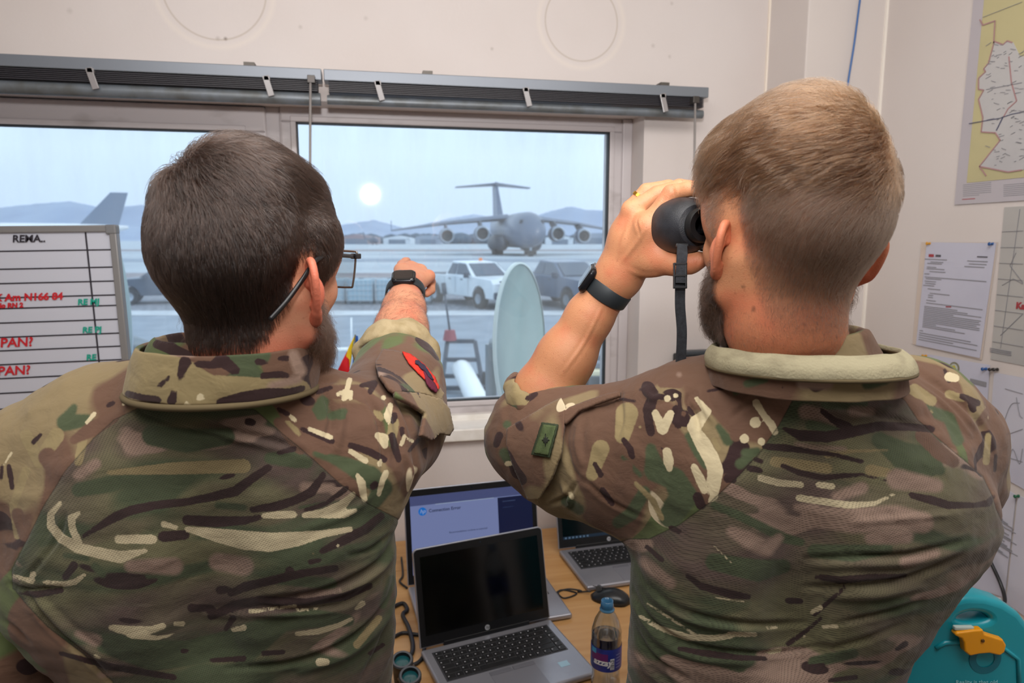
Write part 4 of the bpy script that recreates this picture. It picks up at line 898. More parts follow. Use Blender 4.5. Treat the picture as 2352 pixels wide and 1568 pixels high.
# water bottle
c_ = PZ(1388, 1600, DZ); print('bottle', c_, proj(c_+np.array((0, 0, .22))))
def bottle(c):
    r = thing('water_bottle', c, 'small open plastic water bottle with a blue label, on the desk by the front laptop', 'bottle')
    m = bpy.data.materials.new('clear_plastic'); m.use_nodes = True; n, l, b = nodes(m)
    n.clear(); ou = n.new('ShaderNodeOutputMaterial'); tr = n.new('ShaderNodeBsdfTransparent'); tr.inputs[0].default_value = (.86, .91, .95, 1); gg = n.new('ShaderNodeBsdfGlossy'); gg.inputs['Roughness'].default_value = .08
    lw = n.new('ShaderNodeLayerWeight'); lw.inputs[0].default_value = .35; mi = n.new('ShaderNodeMixShader'); l.new(lw.outputs['Facing'], mi.inputs[0]); l.new(tr.outputs[0], mi.inputs[1]); l.new(gg.outputs[0], mi.inputs[2]); l.new(mi.outputs[0], ou.inputs[0])
    prof = [(.001, .004), (.024, .001), (.030, .006), (.0315, .02), (.0305, .045), (.029, .06), (.030, .075), (.0318, .088), (.0318, .128), (.0310, .135), (.0318, .14), (.0310, .146), (.0318, .152), (.030, .160), (.025, .178), (.0175, .192), (.0130, .199), (.0125, .203)]
    s = MB(); s.lathe(prof, c, None, 48); s.build('shell', m, r, smooth=True)
    wm_ = bpy.data.materials.new('water'); wm_.use_nodes = True; b = wm_.node_tree.nodes['Principled BSDF']; b.inputs['Transmission Weight'].default_value = 1; b.inputs['Roughness'].default_value = 0; b.inputs['IOR'].default_value = 1.33
    s = MB(); s.lathe([(.0001, .006)]+[(r_-.0014, max(z, .006)) for r_, z in prof[1:] if z < .146]+[(.0296, .146), (.0001, .146)], c, None, 40); s.build('water', wm_, r, smooth='auto')
    nb_ = mat('neck_blue', h('4f9bd0'), .15, spec=.6, **{'Transmission Weight': .5})
    s = MB(); s.lathe([(.0128, .198), (.0155, .199), (.0155, .202), (.0130, .203), (.0128, .206), (.0140, .207), (.0128, .209), (.0138, .211), (.0125, .213), (.0123, .220), (.0112, .220), (.0112, .2)], c, None, 36); s.build('neck', nb_, r, smooth=True)
    lb = noisy(mat('label_blue', h('2b3a97'), .3), h('22307f'), 40)
    s = MB(); s.lathe([(.0322, .078), (.0324, .080), (.0324, .126), (.0322, .128)], c, None, 64); s.build('label', lb, r, smooth=True)
    vd = math.atan2(C0[1]-c[1], C0[0]-c[0])
    def wrap(me_o, rad):
        me = me_o.data; k = len(me.vertices); co = np.empty(k*3, np.float32); me.vertices.foreach_get('co', co); co = co.reshape(-1, 3)
        x = co[:, 0].copy(); z = co[:, 2].copy(); d = co[:, 1].copy(); a = vd + x/rad; co[:, 0] = np.cos(a)*(rad+d); co[:, 1] = np.sin(a)*(rad+d); co[:, 2] = z
        me.vertices.foreach_set('co', co.ravel()); me.update()
    XZm = np.stack([(1, 0, 0), (0, 0, 1), (0, 1, 0)], 1).astype(float)
    base = np.array(c)
    def wtext(s_, size, x, z, m_, o=.0002, **k): t = text(s_, 'label_lettering', size, base+np.array((x, o, z)), XZm, m_, r, .0001, **k); wrap(t, .0326)
    wtext('azzay', .019, -.028, .093, mat('label_white', h('e8eaf2'), .4), .0005, bold=.0006, shear=.2)
    def patch(x0, x1, z0, z1, m_, nm, o=.0):
        s = MB(); G_ = np.array([[base+np.array((x, o, z)) for x in np.linspace(x0, x1, 14)] for z in (z0, z1)]); s.grid(G_); t = s.build(nm, m_, r); wrap(t, .0326)
    patch(-.036, .004, .100, .118, mat('label_magenta', h('6c2470'), .4), 'label_band'); patch(.009, .018, .084, .108, mat('label_white2', h('dfe2ea'), .4), 'barcode', .0002)
    s = MB(); 
    for k in range(7): patch(.0095, .0175, .0855+k*.0031, .0855+k*.0031+.0012+(k % 3)*.0004, mat('barcode_ink', h('20242c'), .5), 'barcode_bar', .0004)
    patch(-.036, -.022, .115, .126, mat('label_sky', h('3fa0d6'), .4), 'label_mountain')
    for k in range(5): patch(.022, .034, .086+k*.007, .0875+k*.007, mat('label_small_print', h('7f8ac6'), .4), 'small_print', .0002)
bottle(c_ if False else np.array(PZ(1390, 1600, DZ)))

# small table flag of Romania-like vertical colours held on a stick, standing on the sill
q = PY(800, 905, 2.15); top = PY(816, 768, 2.15)
r = thing('table_flag', (q[0], 2.15, OPB), 'small blue, yellow and red flag on a stick, standing on the window sill', 'flag')
s = MB(); s.tube([(q[0]+.0, 2.15, OPB+.01), top], .002, 8); s.build('stick', mat('stick_wood', h('6b6a4a'), .6), r, smooth=True)
s = MB(); s.cyl((q[0], 2.15, OPB), (q[0], 2.15, OPB+.012), .025, .018, 24); s.build('base', mat('flag_base', h('2a2520'), .4), r, smooth='auto')
def strip(p0, p1, q0, q1, m, nm, ph):
    n_ = 12; G_ = []
    for i in range(n_):
        t = i/(n_-1.); a = p0*(1-t)+p1*t; b = q0*(1-t)+q1*t; row = []
        for j in range(5): u = j/4.; p = a*(1-u)+b*u; p = p+np.array((0, .006*math.sin(6*t+3*u+ph), 0)); row.append(p)
        G_.append(row)
    s = MB(); s.grid(np.array(G_)); s.build(nm, m, r, smooth=True, solid=.0012)
def F(px, py, Y=2.15): return PY(px, py, Y)
strip(F(816, 770), F(806, 870), F(822, 772), F(830, 870, 2.17), mat('flag_blue', h('1d55a8'), .7), 'blue_stripe', 0)
strip(F(815, 770), F(800, 868), F(800, 800, 2.14), F(786, 845, 2.14), mat('flag_yellow', h('e6c51e'), .7), 'yellow_stripe', .5)
strip(F(800, 802, 2.139), F(806, 880, 2.139), F(786, 828, 2.13), F(768, 866, 2.13), mat('flag_red', h('cc1220'), .7), 'red_stripe', 1)

# teal plastic bag with cut handle and an orange clip ----------------------------------------
tealm = noisy(mat('teal_plastic', h('1796a6'), .3), h('0f8291'), 3, 3)
c0b = P(2215, 1368, 1.15)
def bag():
    dep = 1.12; r = thing('carrier_bag', P(2200, 1900, dep+.15), 'teal plastic case with an oval handle cut-out, lower right corner of the desk', 'bag')
    M = np.stack([Rv, np.array((0, 0, 1)), np.cross(Rv, (0, 0, 1))], 1)      # faces the viewer
    o = P(2220, 1368, dep)
    # outline: arched top, widening downwards
    S = dep/FPX
    def q(px, py): return ((px-2220)*S, -(py-1368)*S*1.03)
    out = [q(*p) for p in [(2030, 1600), (2048, 1560), (2075, 1500), (2110, 1440), (2140, 1400), (2165, 1380), (2200, 1369), (2240, 1370), (2280, 1382), (2315, 1404), (2345, 1440), (2375, 1490), (2400, 1560), (2410, 1650), (2410, 2050), (2020, 2050), (2020, 1700)]]
    hole = [q(2222+52*math.cos(t), 1409+(30*math.sin(t) if math.sin(t) < 0 else 22*math.sin(t))) for t in np.linspace(0, 2*math.pi, 24, endpoint=False)]
    import bmesh
    cu = bpy.data.curves.new('bag_outline', 'CURVE'); cu.dimensions = '2D'; cu.fill_mode = 'BOTH'; cu.extrude = .012; cu.bevel_depth = .010; cu.bevel_resolution = 3
    for pts in (out, hole):
        sp_ = cu.splines.new('POLY'); sp_.points.add(len(pts)-1); sp_.use_cyclic_u = True
        pp = spline([(*p, 0) for p in pts], 1)
        for i, p in enumerate(pts): sp_.points[i].co = (p[0], p[1], 0, 1)
    t = bpy.data.objects.new('t', cu); SC.collection.objects.link(t); dg = bpy.context.evaluated_depsgraph_get(); me = bpy.data.meshes.new_from_object(t.evaluated_get(dg)); bpy.data.objects.remove(t)
    k = len(me.vertices); co = np.empty(k*3, np.float32); me.vertices.foreach_get('co', co); co = co.reshape(-1, 3)@M.T+o; me.vertices.foreach_set('co', co.astype(np.float32).ravel())
    me.materials.clear(); me.materials.append(tealm); link_mesh('shell', me, None, r)
    # raised front panel edge
    fm = mat('teal_dark', h('0d6f80'), .35)
    s = MB(); s.T = (M, o+M[:, 2]*.022); s.tube([(*q(x, y), 0) for x, y in ((2140, 1475), (2160, 1462), (2220, 1458), (2290, 1472), (2330, 1500), (2345, 1600))], .004, 8); s.build('front_seam', tealm, r, smooth=True)
    s = MB(); s.T = (M, o+M[:, 2]*.021); s.lathe([(.015, 0), (.026, 0), (.026, .002), (.015, .002)], (*q(2255, 1500), 0), None, 32); s.build('round_recess', fm, r, smooth='auto')
    text('Reality is that old...', 'lettering', .0098, o+M@np.array((*q(2192, 1560), .0235)), M, mat('bag_lettering', h('8fd0d8'), .5), r, .0003)
    rc = thing('bag_clip', o+M@np.array((*q(2235, 1460), .03)), 'orange plastic clip on the front of the teal case', 'clip')
    om = mat('clip_orange', h('e79a10'), .35)
    s = MB(); pl = [q(*p) for p in [(2170, 1425), (2186, 1423), (2205, 1420), (2228, 1418), (2232, 1428), (2255, 1436), (2275, 1442), (2284, 1455), (2282, 1472), (2272, 1480), (2248, 1474), (2225, 1476), (2205, 1481), (2192, 1470), (2188, 1450), (2182, 1440), (2166, 1432)]]
    s.T = (M, o+M[:, 2]*.024); s.prism(pl, (0, 0, 0), np.eye(3), .014); s.build('clip_body', om, rc, bevel=.004, seg=3)
    s = MB(); s.T = (M, o+M[:, 2]*.0385); s.lathe([(0, .002), (.0025, .0015), (.003, 0)], (*q(2228, 1443), 0), None, 14); s.build('rivet', mat('rivet_dark', h('5b3b10'), .4), rc)
    s = MB(); s.T = (M, o+M[:, 2]*.026); s.bb((q(2168, 1420)[0], q(0, 1424)[1], 0), (q(2212, 1420)[0], q(0, 1415)[1], .008)); s.build('hook', mat('clip_clear', h('b9c9c4'), .2), rc, bevel=.002)
bag()
# white papers on the desk at the right edge, and a clear charger tip
s = MB(); s.bb((1.12, 1.30, DZ+.0005), (1.50, 1.62, DZ+.012)); tag(s.build('paper_pad', mat('paper_white', h('c9c9cf'), .6), bevel=.001), 'stack of white paper on the desk behind the teal case', 'paper')
q = PX(2290, 1375, XR-.05); 
s = MB(); s.bb((1.18, 1.68, DZ), (1.54, 1.90, DZ+.035)); tag(s.build('wooden_tray', noisy(mat('tray_brown', h('75604e'), .5), h('5d4a3c'), 8), bevel=.004), 'low brown wooden tray on the desk against the right wall', 'tray')
s = MB(); c_ = PX(2292, 1372, XR-.03); s.cyl(c_, c_+np.array((0, -.012, -.03)), .008, .008, 14); tag(s.build('cable_plug', mat('plug_clear', h('cfd3d6'), .15), smooth='auto'), 'small clear plug at the end of the black cable', 'plug')
# ------------------------------------------------------------------ signed-distance modelling of soft bodies
f32 = np.float32
class Sdf:
    def __init__(s): s.p = []; s.M = np.eye(3); s.o = np.zeros(3); s.sc = 1.0
    def at(s, M, o, sc=1.0): s.M = np.asarray(M, float); s.o = np.asarray(o, float); s.sc = sc; return s
    def W(s, q): return s.o + s.M@(np.asarray(q, float)*s.sc)
    def cone(s, a, b, ra, rb, k=.01, op='u'):
        a = s.W(a); b = s.W(b); ra *= s.sc; rb *= s.sc; R = max(ra, rb)
        s.p.append(('c', a, b, ra, rb, k, op, np.minimum(a, b)-R, np.maximum(a, b)+R)); return s
    def chain(s, pts, k=.01, op='u'):
        for (a, ra), (b, rb) in zip(pts[:-1], pts[1:]): s.cone(a, b, ra, rb, k, op)
        return s
    def ball(s, c, r, k=.01, op='u'): return s.cone(c, np.asarray(c)+1e-5, r, r, k, op)
    def ell(s, c, r, k=.01, op='u', R=None):
        c = s.W(c); r = np.asarray(r, float)*s.sc; A = s.M if R is None else s.M@R; e = np.abs(A)@r
        s.p.append(('e', c, r, A, None, k, op, c-e, c+e)); return s
    def flat(s, a, b, ra, rb, q, k=.03, op='u'):
        """cone whose cross-section is squashed by q along the local y axis"""
        a = s.W(a); b = s.W(b); R = max(ra, rb)
        s.p.append(('f', a, b, ra, rb, k, op, np.minimum(a, b)-R, np.maximum(a, b)+R, s.M.copy(), q)); return s
    def stack(s, rows, q, k=.02, op='u'):
        """lofted ellipses: rows of (centre, half-width, half-depth); heights from the centres"""
        c = np.array([r[0] for r in rows], float); rx = np.array([r[1] for r in rows]); ry = np.array([r[2] for r in rows]); o_ = np.argsort(c[:, 2]); c, rx, ry = c[o_], rx[o_], ry[o_]
        R = max(rx); s.p.append(('l', c, rx, ry, s.M.copy(), k, op, c.min(0)-R, c.max(0)+R)); return s
    def d1(s, pr, P):
        if pr[0] == 'l':
            c, rx, ry, M = pr[1], pr[2], pr[3], pr[4]; z = P[..., 2]
            cx, cy = np.interp(z, c[:, 2], c[:, 0]), np.interp(z, c[:, 2], c[:, 1]); X = np.interp(z, c[:, 2], rx); Y = np.interp(z, c[:, 2], ry)
            dx, dy = P[..., 0]-cx, P[..., 1]-cy; u = dx*M[0, 0]+dy*M[1, 0]; v = dx*M[0, 1]+dy*M[1, 1]
            k0 = np.sqrt((u/X)**2+(v/Y)**2); k1 = np.sqrt((u/X**2)**2+(v/Y**2)**2); d = k0*(k0-1)/(k1+1e-9)
            dz = np.maximum(c[0, 2]-z, z-c[-1, 2]); return (np.where(dz > 0, np.hypot(np.maximum(d, 0), dz), d)).astype(f32)
        if pr[0] == 'e':
            L = (P-pr[1].astype(f32))@pr[3].astype(f32); r = pr[2].astype(f32)
            k0 = np.sqrt(((L/r)**2).sum(-1)); k1 = np.sqrt(((L/(r*r))**2).sum(-1)); return k0*(k0-1)/(k1+1e-9)
        a, b, ra, rb = pr[1].astype(f32), pr[2].astype(f32), pr[3], pr[4]
        if pr[0] == 'f':
            M = pr[9].astype(f32); q = pr[10]; S = np.array([1, 1/q, 1], f32); P = (P@M)*S; a = (a@M)*S; b = (b@M)*S
        ab = b-a; t = np.clip(((P-a)@ab)/(ab@ab+1e-12), 0, 1)
        d = np.sqrt((((P-a)-t[..., None]*ab)**2).sum(-1)) - (ra+(rb-ra)*t)
        if pr[0] == 'f': d = d*(pr[10]*.5+.5)
        return d.astype(f32)
    @staticmethod
    def comb(D, d, k, op):
        if op == 's': d = -d; h_ = np.clip(.5-.5*(d-D)/k*1.0, 0, 1) if False else None
        if op == 'u':
            h_ = np.clip(.5+.5*(D-d)/k, 0, 1); return D*(1-h_)+d*h_-k*h_*(1-h_)
        h_ = np.clip(.5-.5*(D-d)/k, 0, 1); return D*(1-h_)+d*h_+k*h_*(1-h_)
    def __call__(s, P):
        P = np.asarray(P, f32); D = np.full(P.shape[:-1], .5, f32)
        for pr in s.p: D = s.comb(D, s.d1(pr, P), pr[5], pr[6])
        return D
    def grad(s, P, e=.0012):
        P = np.asarray(P, f32); D = s(P); g = np.stack([s(P+np.eye(3, dtype=f32)[i]*e)-D for i in range(3)], -1)/e
        return D, g/(np.linalg.norm(g, axis=-1, keepdims=True)+1e-9)
    def mesh(s, hh, lo=None, hi=None, pad=.02):
        lo_ = np.min([p[7] for p in s.p if p[6] == 'u'], 0)-pad; hi_ = np.max([p[8] for p in s.p if p[6] == 'u'], 0)+pad
        if lo is not None: lo_ = np.maximum(lo_, lo)
        if hi is not None: hi_ = np.minimum(hi_, hi)
        n = np.ceil((hi_-lo_)/hh).astype(int)+1
        D = np.full(n, .3, f32); ax = [(lo_[i]+np.arange(n[i])*hh).astype(f32) for i in range(3)]
        for pr in s.p:
            m = pr[5]*1.5+.03; a = np.clip(((pr[7]-m-lo_)/hh).astype(int), 0, n-1); b = np.clip(((pr[8]+m-lo_)/hh).astype(int)+2, 1, n)
            if (b <= a).any(): continue
            X = np.stack(np.meshgrid(ax[0][a[0]:b[0]], ax[1][a[1]:b[1]], ax[2][a[2]:b[2]], indexing='ij'), -1)
            sl = np.s_[a[0]:b[0], a[1]:b[1], a[2]:b[2]]; D[sl] = s.comb(D[sl], s.d1(pr, X), pr[5], pr[6])
        return surfnet(D, lo_, hh)
def surfnet(D, lo, hh):
    S = D < 0; nx, ny, nz = D.shape
    off = [(i, j, k) for i in (0, 1) for j in (0, 1) for k in (0, 1)]
    c = sum(S[i:nx-1+i, j:ny-1+j, k:nz-1+k].astype(np.int8) for i, j, k in off)
    I = np.argwhere((c > 0) & (c < 8)); n = len(I)
    vals = np.stack([D[I[:, 0]+i, I[:, 1]+j, I[:, 2]+k] for i, j, k in off], 1); O = np.array(off, float)
    pos = np.zeros((n, 3)); cnt = np.zeros(n)
    for a in range(8):
        for b in range(a+1, 8):
            if np.abs(O[a]-O[b]).sum() != 1: continue
            va, vb = vals[:, a], vals[:, b]; m = (va < 0) != (vb < 0); t = va[m]/(va[m]-vb[m])
            pos[m] += O[a]+(O[b]-O[a])*t[:, None]; cnt[m] += 1
    V = lo + (I+pos/cnt[:, None])*hh
    idx = np.full((nx-1, ny-1, nz-1), -1, np.int32); idx[I[:, 0], I[:, 1], I[:, 2]] = np.arange(n)
    F = []
    for ax_ in range(3):
        s0 = [slice(None)]*3; s1 = [slice(None)]*3; s0[ax_] = slice(0, -1); s1[ax_] = slice(1, None)
        A = S[tuple(s0)]; B = S[tuple(s1)]; u, v = (ax_+1) % 3, (ax_+2) % 3
        E_ = np.argwhere(A != B); E_ = E_[(E_[:, u] > 0) & (E_[:, v] > 0)]
        E_ = E_[(E_[:, u] < D.shape[u]-1) & (E_[:, v] < D.shape[v]-1)]
        du = np.zeros(3, int); du[u] = 1; dv = np.zeros(3, int); dv[v] = 1
        q = np.stack([idx[tuple((E_-du-dv).T)], idx[tuple((E_-dv).T)], idx[tuple(E_.T)], idx[tuple((E_-du).T)]], 1)
        inside = A[tuple(E_.T)]; q[~inside] = q[~inside][:, ::-1]; F.append(q)
    F = np.concatenate(F); F = F[(F >= 0).all(1)]
    return V, F
def vnormals(V, F):
    n = np.cross(V[F[:, 2]]-V[F[:, 0]], V[F[:, 3]]-V[F[:, 1]]); N_ = np.zeros_like(V)
    for i in range(4): np.add.at(N_, F[:, i], n)
    return N_/(np.linalg.norm(N_, axis=1, keepdims=True)+1e-12)
def relax(V, F, it=1, lam=.5):
    for _ in range(it):
        S_ = np.zeros_like(V); c = np.zeros(len(V))
        for i in range(4):
            for j in (1, 3): np.add.at(S_, F[:, i], V[F[:, (i+j) % 4]]); np.add.at(c, F[:, i], 1)
        V = V*(1-lam)+lam*S_/np.maximum(c, 1)[:, None]
    return V
def join(parts):
    o = 0; Vs = []; Fs = []
    for V, F in parts: Vs.append(V); Fs.append(F+o); o += len(V)
    return np.concatenate(Vs), np.concatenate(Fs)
def npmesh(name, V, F, mats, parent, attrs=None, kind=None, tri=False):
    if tri:      # mixed quads and triangles
        me = bpy.data.meshes.new(name); me.from_pydata([tuple(q) for q in V], [], [tuple(f[:3]) if f[2] == f[3] else tuple(f) for f in F.tolist()])
        me.materials.append(mats)
        for nm, v in (attrs or {}).items():
            a = me.attributes.new(nm, 'FLOAT', 'POINT'); a.data.foreach_set('value', v.astype(f32))
        import bmesh
        bm = bmesh.new(); bm.from_mesh(me); bmesh.ops.remove_doubles(bm, verts=bm.verts, dist=.0009); bmesh.ops.dissolve_degenerate(bm, edges=bm.edges, dist=.0004); bmesh.ops.smooth_vert(bm, verts=[v for v in bm.verts if not v.is_boundary], factor=.5, use_axis_x=True, use_axis_y=True, use_axis_z=True); bm.to_mesh(me); bm.free()
        me.shade_smooth(); return link_mesh(name, me, None, parent)
    me = bpy.data.meshes.new(name); me.vertices.add(len(V)); me.vertices.foreach_set('co', V.astype(f32).ravel())
    k = F.shape[1]; me.loops.add(F.size); me.loops.foreach_set('vertex_index', F.astype(np.int32).ravel())
    me.polygons.add(len(F)); me.polygons.foreach_set('loop_start', np.arange(0, F.size, k, dtype=np.int32))
    me.update(calc_edges=True); me.validate()
    if not isinstance(mats, (list, tuple)): mats = [mats]
    for m in mats: me.materials.append(m)
    for nm, v in (attrs or {}).items():
        a = me.attributes.new(nm, 'FLOAT', 'POINT'); a.data.foreach_set('value', v.astype(f32))
    me.shade_smooth(); o = link_mesh(name, me, None, parent)
    if kind: o['kind'] = kind
    return o
def vnoise(P, sc, seed=0, octv=3):
    """cheap smooth noise from warped sines, about -1..1"""
    rr = np.random.RandomState(seed); out = np.zeros(len(P)); amp = 1; tot = 0; Q = P*sc
    for o in range(octv):
        for k in range(4):
            d = rr.randn(3); d /= np.linalg.norm(d); ph = rr.rand()*6.28; e = rr.randn(3)*.7
            out += amp*np.sin(Q@d*3.1 + ph + 1.3*np.sin(Q@e*2.3+ph*2))*.25*1.4
        tot += amp; amp *= .5; Q = Q*2.03
    return out/tot
def seg_field(x, y, pts):
    """signed value in pixels, positive inside a stroke of varying radius"""
    out = np.full(len(x), -60.0)
    pts = list(pts)
    if len(pts) == 1: pts = pts*2
    xmin = min(p[0]-p[2] for p in pts)-25; xmax = max(p[0]+p[2] for p in pts)+25; ymin = min(p[1]-p[2] for p in pts)-25; ymax = max(p[1]+p[2] for p in pts)+25
    m = (x > xmin) & (x < xmax) & (y > ymin) & (y < ymax)
    if not m.any(): return out
    xs, ys = x[m], y[m]; best = np.full(len(xs), -60.0)
    for (x0, y0, r0), (x1, y1, r1) in zip(pts[:-1], pts[1:]):
        dx, dy = x1-x0, y1-y0; t = np.clip(((xs-x0)*dx+(ys-y0)*dy)/(dx*dx+dy*dy+1e-6), 0, 1)
        best = np.maximum(best, r0+(r1-r0)*t - np.hypot(xs-x0-dx*t, ys-y0-dy*t))
    out[m] = best; return out
def strokes(x, y, front, lst):
    v = np.full(len(x), -60.0)
    for s_ in lst: v = np.maximum(v, seg_field(x, y, s_))
    return np.where(front, v, -60.0)
def poly_field(x, y, poly):
    """signed distance in pixels to a polygon, positive inside"""
    d = np.full(len(x), 1e9); ins = np.zeros(len(x), bool); n = len(poly)
    for i in range(n):
        x0, y0 = poly[i]; x1, y1 = poly[(i+1) % n]; dx, dy = x1-x0, y1-y0
        t = np.clip(((x-x0)*dx+(y-y0)*dy)/(dx*dx+dy*dy+1e-9), 0, 1); d = np.minimum(d, np.hypot(x-x0-dx*t, y-y0-dy*t))
        c = ((y0 > y) != (y1 > y)) & (x < (x1-x0)*(y-y0)/((y1-y0) if y1 != y0 else 1e-9)+x0); ins ^= c
    return np.where(ins, d, -d)
def folds(V, F, lst, gain=1.0):
    """cloth folds: ridges (+) and valleys (-) of given half width (pixels) and height (m)"""
    Nn = vnormals(V, F); x, y, d = proj(V); view = (V-C0)/np.linalg.norm(V-C0, axis=1, keepdims=True)
    fr = np.clip(-(Nn*view).sum(1)*2.5+.1, 0, 1); disp = np.zeros(len(V))
    for wd, amp, pts in lst:
        if len(pts) > 2: pts = [tuple(q[:2]) for q in spline([(*p, 0) for p in pts], 5)]
        L = [0]
        for a, b in zip(pts[:-1], pts[1:]): L.append(L[-1]+math.hypot(b[0]-a[0], b[1]-a[1]))
        best = np.full(len(V), 1e9); tt = np.zeros(len(V))
        for i, (a, b) in enumerate(zip(pts[:-1], pts[1:])):
            dx, dy = b[0]-a[0], b[1]-a[1]; t = np.clip(((x-a[0])*dx+(y-a[1])*dy)/(dx*dx+dy*dy+1e-9), 0, 1); q = np.hypot(x-a[0]-dx*t, y-a[1]-dy*t)
            m = q < best; best[m] = q[m]; tt[m] = ((L[i]+t*(L[i+1]-L[i]))/L[-1])[m]
        env = np.sin(np.pi*np.clip(tt*.92+.04, 0, 1))**.6
        disp += amp*env*(np.exp(-(best/wd)**2) - .35*np.exp(-((best-wd*1.9)/wd)**2))
    return V + Nn*(disp*fr*gain)[:, None]
def march(S, px, py, d0=.3, d1=1.6, off=0.0):
    px = np.atleast_1d(np.asarray(px, float)); py = np.atleast_1d(np.asarray(py, float)); R = Fv[None]+Rv[None]*((px-1176)/FPX)[:, None]-Uv[None]*((py-784)/FPX)[:, None]
    ln = np.linalg.norm(R, axis=1); t = np.full(len(px), d0)
    for _ in range(70):
        d = S(C0+R*t[:, None]); t = np.minimum(t+np.clip(d-off, -.02, .05)*.8/ln, d1)
    return C0+R*t[:, None]
def drape(name, S, poly, m, parent, off=.003, th=.0025, res=5.0, jitter=0, attrs=None):
    """a cloth piece with the given outline lying on the surface of S"""
    x0, x1 = min(p[0] for p in poly), max(p[0] for p in poly); y0, y1 = min(p[1] for p in poly), max(p[1] for p in poly)
    gx = np.arange(x0, x1+res, res); gy = np.arange(y0, y1+res, res); X, Y = np.meshgrid(gx, gy, indexing='ij')
    # snap nodes near the outline onto it for a clean edge
    d = poly_field(X.ravel(), Y.ravel(), poly).reshape(X.shape)
    Xf, Yf = X.copy(), Y.copy(); n = len(poly)
    bx = np.full(X.shape, 1e9); sx_, sy_ = X.copy(), Y.copy()
    for i in range(n):
        a, b = poly[i], poly[(i+1) % n]; dx, dy = b[0]-a[0], b[1]-a[1]; t = np.clip(((X-a[0])*dx+(Y-a[1])*dy)/(dx*dx+dy*dy+1e-9), 0, 1)
        cx, cy = a[0]+dx*t, a[1]+dy*t; q = np.hypot(X-cx, Y-cy); m_ = q < bx; bx[m_] = q[m_]; sx_[m_] = cx[m_]; sy_[m_] = cy[m_]
    sn = (np.abs(d) < res*.72); Xf[sn] = sx_[sn]; Yf[sn] = sy_[sn]; ok = (d > 0) | sn
    Pt = march(S, Xf.ravel(), Yf.ravel(), off=off); idx = np.arange(X.size).reshape(X.shape)
    fs = [(idx[i, j], idx[i+1, j], idx[i+1, j+1], idx[i, j+1]) for i in range(X.shape[0]-1) for j in range(X.shape[1]-1) if ok[i, j] and ok[i+1, j] and ok[i+1, j+1] and ok[i, j+1]]
    for i in range(X.shape[0]-1):
        for j in range(X.shape[1]-1):
            q4 = [(i, j), (i+1, j), (i+1, j+1), (i, j+1)]; k4 = [q_ for q_ in q4 if ok[q_]]
            if len(k4) == 3: t4 = [idx[q_] for q_ in k4]; fs.append((t4[0], t4[1], t4[2], t4[2]))
    fs = np.array(fs); used = np.unique(fs); mp_ = np.full(X.size, -1); mp_[used] = np.arange(len(used)); V = Pt[used]; F = mp_[fs]
    if jitter: V = V + (Fv*-1)[None]*(vnoise(V, 40, 3)*jitter)[:, None]
    A = {}
    if attrs: A = attrs(V, F)
    o = npmesh(name, V, F, m, parent, A, tri=True); md = o.modifiers.new('thickness', 'SOLIDIFY'); md.thickness = th; md.offset = 0
    return o

